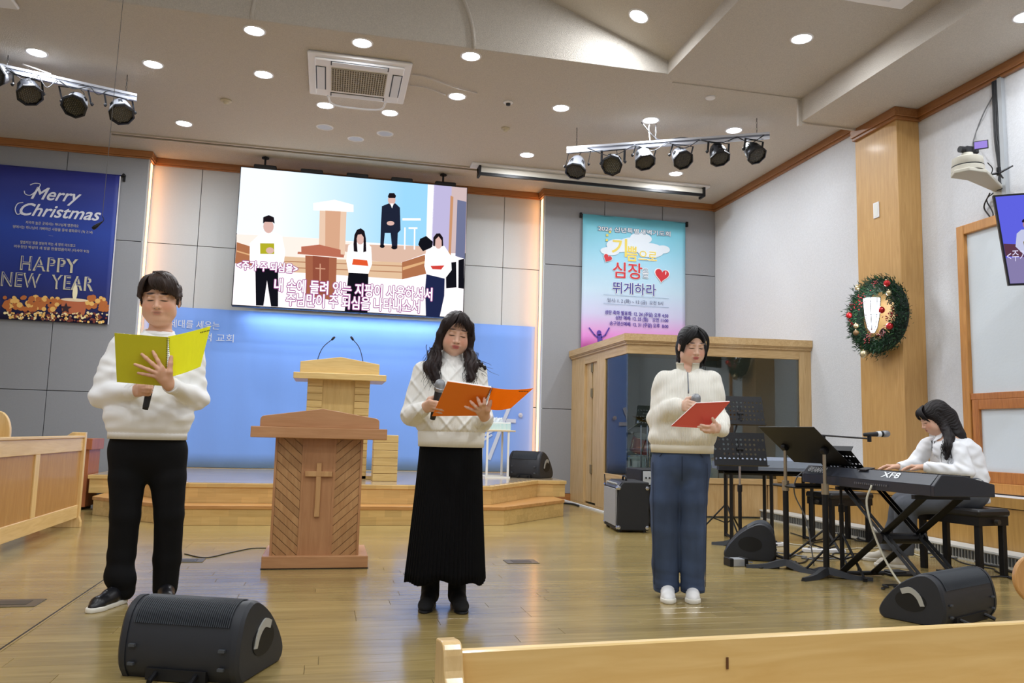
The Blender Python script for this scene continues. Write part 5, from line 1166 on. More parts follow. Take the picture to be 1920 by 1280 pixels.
# benches
def bench(lab, c, ang, w_, d_, h, loc_grp='black piano benches'):
    t = thing('piano_bench', lab, 'bench', (c[0], c[1], 0), ang, loc_grp)
    MB().box((-w_ / 2, -d_ / 2, h - .06), (w_ / 2, d_ / 2, h), bev=.018).build('seat', mat('black leatherette', (24, 24, 26), .38, bump=(30, .2, .004)), t, world=False, auto=40)
    MB().box((-w_ / 2 + .015, -d_ / 2 + .015, h - .12), (w_ / 2 - .015, d_ / 2 - .015, h - .058)).build('apron', M_blk, t, world=False)
    for sx in (-1, 1):
        for sy_ in (-1, 1): MB().box((sx * (w_ / 2 - .045) - .021, sy_ * (d_ / 2 - .045) - .021, 0), (sx * (w_ / 2 - .045) + .021, sy_ * (d_ / 2 - .045) + .021, h - .11), bev=.003).build('leg', M_blk, t, world=False)
        MB().cyl((sx * (w_ / 2 + .0), 0, h - .09), (sx * (w_ / 2 + .03), 0, h - .09), .018, n=10).build('adjuster_knob', mat('dark knob', (60, 56, 52), .35), t, world=False)
    return t
pA, pB, pC = pz(1815, 1082), pz(1873, 1088), pz(1772, 1062)
bc = V((pA[0] + pB[0]) / 2 + .08, (pA[1] + pC[1]) / 2 - .02, 0); bench('black piano bench under the seated pianist', bc, math.radians(100), .56, .34, .49)
pq = pz(1568, 1016); bench('empty black piano bench behind the music desks', (pq[0] + .08, pq[1] + .05), math.radians(12), .56, .34, .47)
# ================================================================== MICROPHONE STAND, BOXES, PEDALS, CABLES
M_mesh = mat('microphone grille', (150, 152, 156), .4, .7, bump=(600, 1, .001))
def mic_parts(t, head, tail, band=True):
    d = nrm(head - tail)
    MB().lathe([(.0001, 0), (.014, .001), (.017, .06), (.02, .15), (.021, .165)], head - d * .20, d, 16).build('handle', M_blkp, t, smooth=True)
    MB().lathe([(.021, -.035), (.026, -.03), (.027, -.02), (.026, .008), (.018, .022), (.0001, .028)], head, d, 18).build('grille', M_mesh, t, smooth=True)
    MB().lathe([(.0215, 0), (.0245, .002), (.0245, .010), (.0215, .012)], head - d * .048, d, 18).build('ring', M_blk if band else M_chr, t, smooth=True)
Ym = 5.55; mh, mt = py(1662, 813, Ym), py(1607, 815, Ym); ms = thing('microphone_stand', 'black boom microphone stand behind the keyboards', 'stand', (0, 0, 0))
bE = py(1545, 816, 5.95); ms.location = (bE[0], bE[1], 0)
MB().cyl((bE[0], bE[1], .04), bE, .011).build('pole', M_blk, ms); MB().cyl(bE - nrm(py(1628, 822, Ym) - bE) * .1, py(1628, 822, Ym), .007).build('boom', M_blk, ms); tripod(ms, bE, .25, .28, M_blk)
MB().lathe([(.0001, -.03), (.016, -.028), (.016, .02), (.0001, .024)], py(1630, 821, Ym), (0, 0, 1), 10).build('clip', M_blk, ms)
bm_ = thing('boom_microphone', 'silver headed microphone with a white band on the boom before the pianist', 'microphone', (mh + mt) / 2)
mic_parts(bm_, mh, mt); dd_ = nrm(mh - mt); MB().cyl(mh - dd_ * .085, mh - dd_ * .055, .0228, n=14).build('white_band', M_lt, bm_)
q = pz(1386, 1062); db = thing('splitter_box', 'small silver and black splitter box on the floor before the small monitor', 'box', q)
MB().box(q + V(-.06, -.0, 0), q + V(.05, .1, .055), bev=.003).build('body', mat('silver box', (190, 194, 200), .4, .5), db)
for dx in (-.075, .045): MB().box(q + V(dx, -.005, 0), q + V(dx + .03, .105, .06), bev=.004).build('end_guard', M_blk, db)
MB().cyl(q + V(.07, .03, .03), q + V(.12, .02, .025), .008).build('plug', M_chr, db)
q = pz(1690, 1078); pd_ = thing('sustain_pedal', 'black foot pedal under the pianist', 'pedal', q)
MB().box(q + V(-.12, -.05, 0), q + V(.12, .06, .02), bev=.004).build('base', M_blk, pd_); MB().box(q + V(-.11, -.04, .02), q + V(.02, .05, .035), bev=.005).build('treadle', M_blkp, pd_)
def strip(lab, c, ang, L_, m=None):
    t = thing('power_strip', lab, 'power strip', c, ang, 'power strips'); MB().box((-L_ / 2, -.03, 0), (L_ / 2, .03, .035), bev=.006).build('body', m or M_acw, t, world=False)
    for k in range(4): MB().cyl((-L_ / 2 + .06 + k * (L_ - .12) / 3, 0, .0345), (-L_ / 2 + .06 + k * (L_ - .12) / 3, 0, .037), .018, n=12).build('socket', mat('socket shade', (120, 120, 124), .5), t, world=False)
strip('white power strip lying among the cables behind the double music desk', pz(1545, 1036), -.25, .36); strip('white power strip by the small floor monitor', pz(1457, 1024), .2, .18)
rgc = random.Random(11)
def floor_cable(pts, r, m, lab, wob=.05, loops=0):
    P = [V(*pz(x, y, 0)[:2], r) for x, y in pts]; Q = []
    for k in range(len(P) - 1):
        for j in range(4):
            t = j / 4; p = P[k] * (1 - t) + P[k + 1] * t; Q.append(p + V(rgc.uniform(-wob, wob), rgc.uniform(-wob, wob), 0))
    Q.append(P[-1]); Q = [V(q_[0], q_[1], r + .0005) for q_ in Q]
    o = MB().tube(spline(Q, 4), r, 5).build('floor_cable', m, smooth=True); tag(o, lab, 'cable', 'cables around the keyboards'); return o
M_cg = mat('grey cable', (120, 122, 126), .5); M_cw = mat('off white cable', (196, 190, 170), .5)
for k, (pts, m, lab) in enumerate(((((1450, 1050), (1500, 1058), (1560, 1040), (1640, 1035), (1700, 1042)), M_blkp, 'black cable running from the small monitor behind the double music desk'),
    (((1420, 1062), (1470, 1052), (1520, 1020), (1580, 1008), (1640, 1020)), M_blkp, 'black cable winding past the empty bench'), (((1480, 1018), (1530, 1028), (1600, 1030), (1660, 1028), (1740, 1045)), M_cw, 'off white cable lying along the keyboard stand'),
    (((1490, 1000), (1530, 1015), (1570, 1000), (1620, 1012), (1680, 1030)), M_blkp, 'black cable looping under the empty bench'), (((1460, 1035), (1500, 1044), (1540, 1052), (1590, 1046), (1630, 1050)), M_cg, 'grey cable among the black ones behind the double music desk'),
    (((1740, 1030), (1790, 1040), (1850, 1060), (1915, 1080)), M_blkp, 'thick black cable along the heater cover under the bench'), (((1745, 1038), (1800, 1052), (1860, 1068), (1915, 1092)), M_blkp, 'black cable nearest the bench legs by the heater cover'), (((1745, 1044), (1790, 1046), (1840, 1058), (1910, 1074)), M_cg, 'grey cable along the heater cover'),
    (((1655, 1105), (1670, 1098), (1700, 1100), (1720, 1095)), M_blkp, 'short loop of black cable behind the right floor monitor'), (((1755, 1068), (1800, 1078), (1850, 1082), (1900, 1084)), M_blkp, 'thin black cable in front of the bench legs'),
    (((1400, 1062), (1430, 1066), (1460, 1064)), M_blkp, 'short black cable leaving the splitter box'), (((1500, 985), (1540, 990), (1600, 1000), (1660, 1012)), M_blkp, 'black cable lying along the foot of the slotted heater cover'))):
    floor_cable(pts, .006 if k != 5 else .011, m, lab)
o = MB().tube(spline([kp(KL * .60, -.01, .03), kp(KL * .60, -.05, -.1), kp(KL * .66, -.03, -.35), kp(KL * .8, -.03, -.55), kp(KL * .95, .0, -.63)], 6), .007, 6).build('hanging_cable', M_cw, smooth=True); tag(o, 'pale yellow cable hanging from the front keyboard to the floor', 'cable')
o = MB().tube(spline([kp(.05, -.02, .08), kp(.0, -.05, .02), kp(-.04, -.04, -.1), kp(-.03, .05, -.3), kp(-.02, .1, -.63)], 6), .005, 6).build('hanging_cable', M_cg, smooth=True); tag(o, 'thin grey cable hanging at the left end of the front keyboard', 'cable')
o = MB().tube(spline([V(*pz(1058, 943, .01)), V(*pz(1075, 945, .01)), V(*pz(1085, 948, .01))], 5), .014, 6).build('floor_cable', M_blkp, smooth=True); tag(o, 'short thick black cable on the floor between stage and booth', 'cable')
# ================================================================== WREATH AND SCONCE ON THE PILLAR
def wq(x, y, d=0.0): p = px(x, y, PX - d); return p
wc = px(1647, 592, PX - .10); wc[0] = PX; wr = abs(px(1645, 520, PX)[2] - px(1645, 662, PX)[2]) / 2; wy = abs(px(1592, 592, PX)[1] - px(1698, 592, PX)[1]) / 2
sn = thing('wall_sconce', 'lit glass wall lamp glowing inside the Christmas wreath on the pillar', 'wall lamp', wc)
q = wc + V(0, .06, .05)
MB().lathe([(.02, -.22), (.045, -.17), (.07, -.04), (.08, .1), (.083, .14), (.0001, .14)], q + V(-.13, 0, 0), (0, 0, 1), 16).build('shade', glow('sconce glass', (236, 244, 255), 5), sn, smooth=True)
m = MB()
for a in np.linspace(0, 2 * PI, 9)[:-1]: m.tube([q + V(-.13 + r * math.cos(a), r * math.sin(a), z) for r, z in ((.024, -.22), (.049, -.17), (.074, -.04), (.084, .1), (.087, .14))], .004, 4)
for z, r in ((-.04, .075), (.1, .085)): m.tube([q + V(-.13 + r * math.cos(a), r * math.sin(a), z) for a in np.linspace(0, 2 * PI, 18)], .003, 4)
m.cyl(q + V(-.13, 0, -.27), q + V(-.13, 0, -.33), .014); m.cyl(q + V(-.13, 0, -.28), q + V(-.01, 0, -.22), .01); m.cyl(q + V(-.01, 0, -.22), q + V(-.0, 0, -.22), .05)
m.build('frame', mat('dark bronze', (48, 42, 36), .4, .6), sn)
l = bpy.data.lights.new('sconce_lamp', 'POINT'); l.energy = 5; l.shadow_soft_size = .1; lo = bpy.data.objects.new('sconce_lamp', l); C.objects.link(lo); lo.parent = sn; lo.location = tuple(q + V(-.27, -.05, .02) - wc)
wt = thing('christmas_wreath', 'green fir wreath with red and gold baubles around the pillar lamp', 'wreath', wc)
rw = random.Random(9)
def ringp(a, rr=1.0, d=.1): return wc + V(-d, -wy * .78 * rr * math.cos(a), wr * .80 * rr * math.sin(a))
for gi, (nm, colr, n_) in enumerate((('dark fir needles', (18, 52, 34), 4600), ('mid fir needles', (34, 84, 48), 2600), ('pale fir needles', (70, 112, 62), 300))):
    nd = MB()
    for k in range(n_):
        a = rw.random() * 2 * PI; off = rw.gauss(0, .25); b = ringp(a, 1 + off * .5, .05 + .13 * rw.random())
        o_d = nrm(V(-.3 - rw.random(), -math.cos(a) * (.2 + rw.gauss(.3, .6)), math.sin(a) * (.2 + rw.gauss(.3, .6))) + V(0, rw.gauss(0, .5), rw.gauss(0, .5)))
        L_ = rw.uniform(.025, .06); s_ = nrm(np.cross(o_d, V(rw.random(), rw.random(), rw.random()))) * .005
        nd.add([b - s_, b + s_, b + o_d * L_], [(0, 1, 2)])
    o = nd.build('needles', mat(nm, colr, .6), wt); o['kind'] = 'stuff'
MB().tube([ringp(a, 1, .09) for a in np.linspace(0, 2 * PI, 40)], .062, 8).build('ring', mat('dark fir core', (14, 34, 24), .8), wt, smooth=True)
M_rb = mat('red bauble', (196, 30, 36), .2, .4, coat=.6); M_gb = mat('champagne bauble', (206, 190, 150), .22, .7, coat=.5)
for (x, y, m_, r) in ((1663, 531, M_rb, .034), (1592, 591, M_rb, .034), (1653, 581, M_rb, .034), (1668, 611, M_rb, .036), (1667, 549, M_gb, .030), (1608, 539, M_gb, .030), (1605, 611, M_gb, .028), (1620, 664, M_gb, .042), (1605, 624, mat('brown bauble', (112, 84, 48), .5), .03)):
    c = px(x, y, PX - .20); b = MB().lathe([(.0001, -r)] + [(r * math.cos(t), r * math.sin(t)) for t in np.linspace(-1.4, 1.4, 9)] + [(.0001, r)], c, (0, .2, 1), 14).build('bauble', m_, wt, smooth=True)
    MB().cyl(c + V(0, .2 * r, r * .96), c + V(0, .25 * r, r * 1.2), .007, n=8).build('cap', M_gb, b)
for (x, y) in ((1612, 568), (1600, 575), (1596, 605), (1630, 630), (1650, 628), (1675, 590), (1665, 597), (1625, 637), (1655, 622), (1640, 534), (1615, 555)):
    c = px(x, y, PX - .19); bb = MB()
    for k in range(12): p = c + V(rw.gauss(0, .012), rw.gauss(0, .03), rw.gauss(0, .024)); bb.lathe([(.0001, -.008), (.008, 0), (.0001, .008)], p, (0, 0, 1), 5)
    o = bb.build('berries', mat('red berries', (150, 20, 32), .35), wt); o['kind'] = 'stuff'
q = px(1644, 394, PX); sw_ = thing('switch_plate', 'small white blank plate high on the honey coloured pillar', 'wall plate', q)
MB().box(q + V(-.012, -.045, -.085), q + V(0, .045, .085), bev=.003).build('plate', M_acw, sw_); MB().box(q + V(-.014, -.03, -.07), q + V(-.011, .03, .07), bev=.001).build('insert', mat('off white insert', (222, 222, 216), .5), sw_)
# ================================================================== WALL CAMERA, CONDUIT, TELEVISION
def wl(x, y, X=WX): return px(x, y, X)
cb_ = thing('wall_camera_bracket', 'beige wall bracket and dome base holding the cameras beside the television', 'bracket', wl(1870, 345))
A_, B_ = px(1808, 335, WX - .62), px(1868, 352, WX - .04); A_[2] = B_[2] = (A_[2] + B_[2]) / 2
M_bg = mat('beige housing', (196, 192, 178), .5)
n_ = V(0, 1, 0)
MB().prism([A_ + V(-.12, -.02, 0), A_ + V(-.06, -.13, 0), A_ + V(.12, -.12, 0), B_ + V(.03, -.05, 0), B_ + V(.03, .05, 0), A_ + V(.12, .10, 0), A_ + V(-.06, .09, 0)], (0, 0, .035)).build('shelf', M_bg, cb_, bev=.008)
ct_ = A_ + V(.04, 0, .035)
MB().lathe([(.13, 0), (.13, .04), (.122, .045), (.122, .055), (.125, .06), (.12, .12), (.09, .135), (.05, .14), (.045, .17), (.0001, .17)], ct_, (0, 0, 1), 24).build('dome_base', M_bg, cb_, auto=40)
MB().lathe([(.127, 0), (.127, .008)], ct_ + V(0, 0, .045), (0, 0, 1), 24).build('seam', M_blk, cb_)
MB().box(B_ + V(.02, -.06, -.1), B_ + V(.045, .06, .1)).build('wall_plate', M_bg, cb_)
cm = thing('camcorder', 'small black camcorder with a lit flip out screen on the wall bracket', 'camera', ct_ + V(0, 0, .17))
k0 = ct_ + V(0, 0, .20)
MB().box(k0 + V(-.03, -.035, -.03), k0 + V(.10, .035, .03), bev=.01).build('body', M_blkp, cm)
MB().cyl(k0 + V(-.03, 0, 0), k0 + V(-.075, -.0, .0), .028, n=16).build('lens', M_blk, cm)
s0 = px(1824, 309, ct_[0] - .02) if False else k0 + V(-.0, -.04, .02)
pA_, pB_ = k0 + V(.02, -.05, .02), k0 + V(.10, -.13, .02)
d_ = nrm(pB_ - pA_)
MB().prism([pA_ + V(0, 0, -.035), pB_ + V(0, 0, -.035), pB_ + V(0, 0, .04), pA_ + V(0, 0, .04)], V(.008, .008, 0)).build('flip_screen', M_blkp, cm)
nn_ = V(-.7, -.7, 0)
MB().prism([pA_ + d_ * .008 + V(0, 0, -.028) + nn_ * .002, pB_ - d_ * .008 + V(0, 0, -.028) + nn_ * .002, pB_ - d_ * .008 + V(0, 0, .033) + nn_ * .002, pA_ + d_ * .008 + V(0, 0, .033) + nn_ * .002], nn_ * .001).build('picture', glow('camcorder picture', (150, 130, 210), 1.2), cm)
tr_ = thing('mini_tripod_clamp', 'small black clamp with cables on the wall bracket', 'clamp', A_ + V(.35, 0, .035))
tc = A_ + V(.36, 0, .06); m = MB()
for dv in (V(-.1, .03, -.02), V(.09, .05, -.02), V(.1, -.05, .06), V(-.04, -.06, -.02)): m.cyl(tc, tc + dv, .012, .007, n=6)
m.build('arms', M_blk, tr_); MB().cyl(tc + V(0, 0, -.02), tc + V(0, 0, .05), .018, n=8).build('hub', M_blk, tr_)
cd2 = thing('cable_conduit', 'grey conduit with black cables running down the right wall to the television', 'conduit', wl(1870, 250))
ca, cb2 = wl(1862, 150, WX - .03), wl(1886, 340, WX - .03); Yc_ = (ca[1] + cb2[1]) / 2
MB().box((WX - .04, Yc_ - .05, cb2[2] - .2), (WX - .002, Yc_ - .005, SZ - .1)).build('trunking', mat('grey trunking', (170, 174, 178), .5), cd2)
for k in range(4):
    y0_ = Yc_ + .01 + .014 * k; MB().tube(spline([V(WX - .03, y0_, SZ - .02), V(WX - .035, y0_ + .008 * math.sin(k * 2), SZ - .6), V(WX - .03, y0_ - .015, cb2[2] + .25), V(WX - .04, y0_ - .03 * (k - 1), cb2[2] - .06)], 8), .009, 5).build('cable', M_blkp, cd2, smooth=True)
MB().tube(spline([V(WX - .01, Yc_ + .04, SZ - .2), px(1843, 215, WX - .02), px(1826, 262, WX - .02), px(1821, 298, WX - .3)], 8), .006, 5).build('loose_cable', M_cg, cd2, smooth=True)
MB().tube(spline([px(1826, 300, WX - .45), px(1803, 312, WX - .5), px(1805, 335, WX - .5)], 6), .005, 5).build('loose_cable', M_blkp, cd2, smooth=True)
MB().tube(spline([px(1852, 305, WX - .4), px(1861, 318, WX - .3), px(1850, 340, WX - .3)], 6), .005, 5).build('loose_cable', M_blkp, cd2, smooth=True)
MB().tube(spline([px(1856, 362, WX - .1), px(1845, 388, WX - .03), px(1856, 408, WX - .03), px(1847, 418, WX - .03)], 8), .007, 5).build('loose_cable', M_blkp, cd2, smooth=True)
MB().tube(spline([px(1862, 362, WX - .1), px(1850, 375, WX - .03), px(1862, 402, WX - .03), px(1850, 419, WX - .03)], 8), .006, 5).build('loose_cable', M_blkp, cd2, smooth=True)
# television: its left edge faces the hall; the panel turns towards the camera
TVY = 5.3
t0, t1_ = py(1862, 366, TVY), py(1891, 535, TVY)
t_tr = py(1935, 340, TVY - .25)
ex = nrm(V(.82, -.57, 0)); ez = nrm(t0 - t1_); hgt = float(np.linalg.norm(t0 - t1_)); ezv = ez; wid = 1.15
tv = thing('television', 'wall television at the right edge showing the man with the yellow folder', 'television', (t0 + t1_) / 2 + ex * .5)
nT = nrm(np.cross(ex, ezv)); nT = nT * (1 if nT[1] < 0 else -1)
def tvp(u, v, d=0.0): return t1_ + ex * u * wid + ezv * v * hgt + nT * d
def tvq(u0, u1, v0, v1, d0, d1): 
    return MB().prism([tvp(u0, v0, d0), tvp(u1, v0, d0), tvp(u1, v1, d0), tvp(u0, v1, d0)], nT * (d1 - d0))
tvq(0, 1, 0, 1, -.05, 0).build('casing', M_blk, tv)
tvq(.012, .988, .02, .98, .0, .002).build('picture', gradient('tv blue', (96, 100, 226), (64, 76, 214), 1.0), tv)
def tpoly(pts, name, colr, s, k):
    P = [tvp(u, v, .002 + .001 * k) for u, v in pts]; nn = sum((np.cross(P[i], P[(i + 1) % len(P)]) for i in range(len(P))), np.zeros(3))
    if np.dot(nn, nT) < 0: P = P[::-1]
    mb = MB(); mb.v = [tuple(p) for p in P]; mb.f = [tuple(range(len(P)))]; mb.m = [0]; mb.build('picture_patch', glow('tv ' + name, colr, s), tv)
tpoly([(.012, .02), (.988, .02), (.988, .30), (.012, .30)], 'floor', (150, 140, 190), .8, 1)
tpoly([(.012, .46), (.12, .44), (.12, .30), (.012, .32)], 'stage', (110, 70, 90), .7, 2)
tpoly([(.10, .56), (.13, .60), (.22, .60), (.27, .54), (.28, .40), (.22, .33), (.12, .33), (.08, .42)], 'shirt', (206, 210, 240), .9, 3)
tpoly([(.12, .33), (.23, .33), (.225, .04), (.185, .04), (.178, .22), (.165, .04), (.13, .04)], 'trousers', (22, 22, 44), .7, 4)
tpoly([(.15 + .028 * math.cos(a) + .022, .65 + .052 * math.sin(a)) for a in np.linspace(0, 2 * PI, 15)[:-1]], 'face', (186, 140, 160), .8, 4)
tpoly([(.172 + .03 * math.cos(a), .685 + .035 * math.sin(a)) for a in np.linspace(-.2, PI + .2, 10)], 'hair', (40, 30, 50), .6, 5)
tpoly([(.13, .47), (.19, .48), (.19, .39), (.13, .385)], 'folder', (140, 130, 50), .8, 5); tpoly([(.19, .48), (.25, .52), (.245, .44), (.19, .40)], 'folder bright', (216, 220, 80), .9, 5)
put_text('<주가 주 되심을>', .1, tvp(.012, .27, .012), ex, ezv, glow('tv text', (226, 220, 250), 1), tv, width=.42)
m = MB(); m.cyl(tvp(.5, .5, -.05), tvp(.5, .5, -.05) + V(.3, .25, .1), .03, n=10); m.build('arm', M_blk, tv)
# ================================================================== PEWS
M_pw = wood('pew pine frame', (236, 202, 142), (218, 180, 116), 1, 1, .35, .3); M_pwv = wood('pew pine upright', (236, 202, 142), (218, 180, 116), 2, 1, .35, .3); M_pnl = wood('pew brown veneer', (192, 146, 88), (172, 124, 68), 2, 1.2, .4, .2)
PXL = pz(152, 985)[0]; lf = thing('pew_screen', 'long pine framed pew front with brown panels at the left', 'pew', (PXL, 6.5, 0))
def lq(x, y, X=PXL): return px(x, y, X)
yE = lq(150, 900)[1]; ztop = lq(140, 821)[2]; zr = lq(140, 846)[2]; zb1 = lq(140, 972)[2]; zb2 = lq(140, 948)[2]
yC0 = 2.6
MB().box((PXL - .04, yC0, zr), (PXL, yE, ztop), bev=.003).build('top_rail', M_pw, lf); MB().box((PXL - .04, yC0, zb1), (PXL, yE, zb2), bev=.003).build('bottom_rail', M_pw, lf)
MB().box((PXL - .07, yC0, ztop), (PXL + .012, yE, ztop + .02), bev=.003).build('cap', M_pw, lf)
ys = [lq(68, 900)[1]]; ys += [ys[0] - 1.45, ys[0] - 2.9]
for y in ys: MB().box((PXL - .039, y - .05, zb2), (PXL - .001, y + .05, zr), bev=.002).build('stile', M_pwv, lf)
eds = [yE] + ys + [yC0]
for k in range(len(eds) - 1): MB().box((PXL - .03, eds[k + 1] + (.05 if k + 1 < len(eds) - 1 else 0), zb2), (PXL - .012, eds[k] - (.05 if k else 0), zr)).build('panel', M_pnl, lf)
e_ = MB(); P = [V(PXL - .30, yE, 0), V(PXL + .03, yE, 0), V(PXL + .03, yE, .05), V(PXL + .015, yE, .1), V(PXL + .015, yE, ztop + .05), V(PXL - .10, yE, ztop + .05), V(PXL - .16, yE, ztop + .0), V(PXL - .2, yE, ztop - .1), V(PXL - .12, yE, .1), V(PXL - .3, yE, .05)]
e_.prism(P, (0, .055, 0)).build('end_panel', M_pwv, lf, bev=.004)
# rounded pew end behind it at the left edge
q = py(-10, 830, 8.3); pe = thing('pew', 'pine pew with a rounded end, cut off by the left edge', 'pew', (q[0], 8.3, 0)); zt_ = py(0, 770, 8.3)[2]
P = [V(q[0] - .12, 0, 0), V(q[0] + .12, 0, 0)] + [V(q[0] + .115 * math.cos(a) * (1 if a < 1 else 1) - .0, 0, zt_ - .2 + .2 * math.sin(a)) for a in np.linspace(0, PI, 14)]
P = [p * V(1, 0, 1) + V(0, 8.3, 0) for p in P]
MB().prism(P, (0, .05, 0)).build('end_panel', M_pwv, pe, bev=.006); MB().box((q[0] - .08, 7.3, .38), (q[0] + .1, 8.29, .42)).build('seat', M_pw, pe); MB().box((q[0] - .1, 7.3, .4), (q[0] - .07, 8.29, zt_ - .1)).build('backrest', M_pw, pe)
# foreground pew
PYn = 1.84; a, b = py(862, 1222, PYn), py(1920, 1166, PYn); zt_ = (a[2] + b[2]) / 2 - .012; tl_ = b[2] - a[2]
fp = thing('pew', 'nearest pine pew back across the bottom right of the photo', 'pew', (a[0], PYn, 0))
MB().box((a[0] - .005, PYn, .12), (3.4, PYn + .028, zt_), bev=.004).build('backrest', wood('pew pine board', (250, 216, 146), (236, 196, 122), 0, .8, .32, .35), fp)
MB().box((a[0] - .005, PYn - .38, .08), (3.4, PYn, .11), bev=.004).build('seat', M_pw, fp)
e0 = py(826, 1206, PYn); xe = e0[0]
pf = spline([V(0, .055, e0[2]), V(0, -.02, e0[2] + .002), V(0, -.05, e0[2] - .06), V(0, -.11, e0[2] - .11), V(0, -.15, e0[2] - .2), V(0, -.36, e0[2] - .26)], 5)
P = [V(xe, PYn + p[1], p[2]) for p in pf] + [V(xe, PYn - .36, 0), V(xe, PYn + .06, 0)]
MB().prism(P, (a[0] - xe + .0, 0, 0)).build('end_panel', M_pwv, fp, bev=.004)
fp_root = fp; q = py(1380, 1252, PYn - .002); m = MB(); m.box(q + V(-.003, -.001, -.014), q + V(.003, .001, .014)); m.build('slot', mat('slot dark brown', (104, 66, 32), .7), fp)
fp.rotation_euler = (0, 0, math.radians(3.5))
# round wooden disc at the right edge
q = py(1948, 1087, 3.3); rt = thing('round_stool', 'round pine disc of a seat tipped towards the hall at the right edge', 'stool', (q[0], 3.3, 0))
MB().lathe([(.0001, -.015), (.115, -.015), (.12, -.01), (.12, .01), (.115, .015), (.0001, .015)], q, (-.25, -.95, .1), 36).build('seat', wood('stool pine', (210, 160, 98), (190, 138, 76), 2, 1.4, .35, .3), rt, auto=40)
MB().cyl(q * V(1, 1, 0) + V(0, .06, 0), q + V(0, .03, 0), .02, n=12).build('post', M_blk, rt); MB().cyl(q * V(1, 1, 0) + V(0, .06, 0), q * V(1, 1, 0) + V(0, .06, .02), .11, n=20).build('foot', M_blk, rt)
# reddish cabinet and side step by the stage, left
CYb = 9.9; a, b = py(166, 822, CYb), py(203, 905, CYb); cz = py(185, 843, CYb)
cb3 = thing('side_cabinet', 'low reddish brown cabinet on the floor left of the stage behind the pew', 'cabinet', (a[0], CYb + .2, 0))
M_rd = wood('reddish veneer', (176, 106, 62), (152, 84, 46), 2, 1.1, .4, .1)
MB().box((a[0] - .55, CYb, 0.03), (-2.56, CYb + .45, cz[2]), bev=.003).build('body', M_rd, cb3); MB().box((a[0] - .6, CYb - .03, cz[2]), (-2.53, CYb + .47, a[2]), bev=.004).build('top', M_rd, cb3)
MB().box((a[0] - .5, CYb + .02, 0), (-2.6, CYb + .4, .03)).build('plinth', M_blk, cb3)
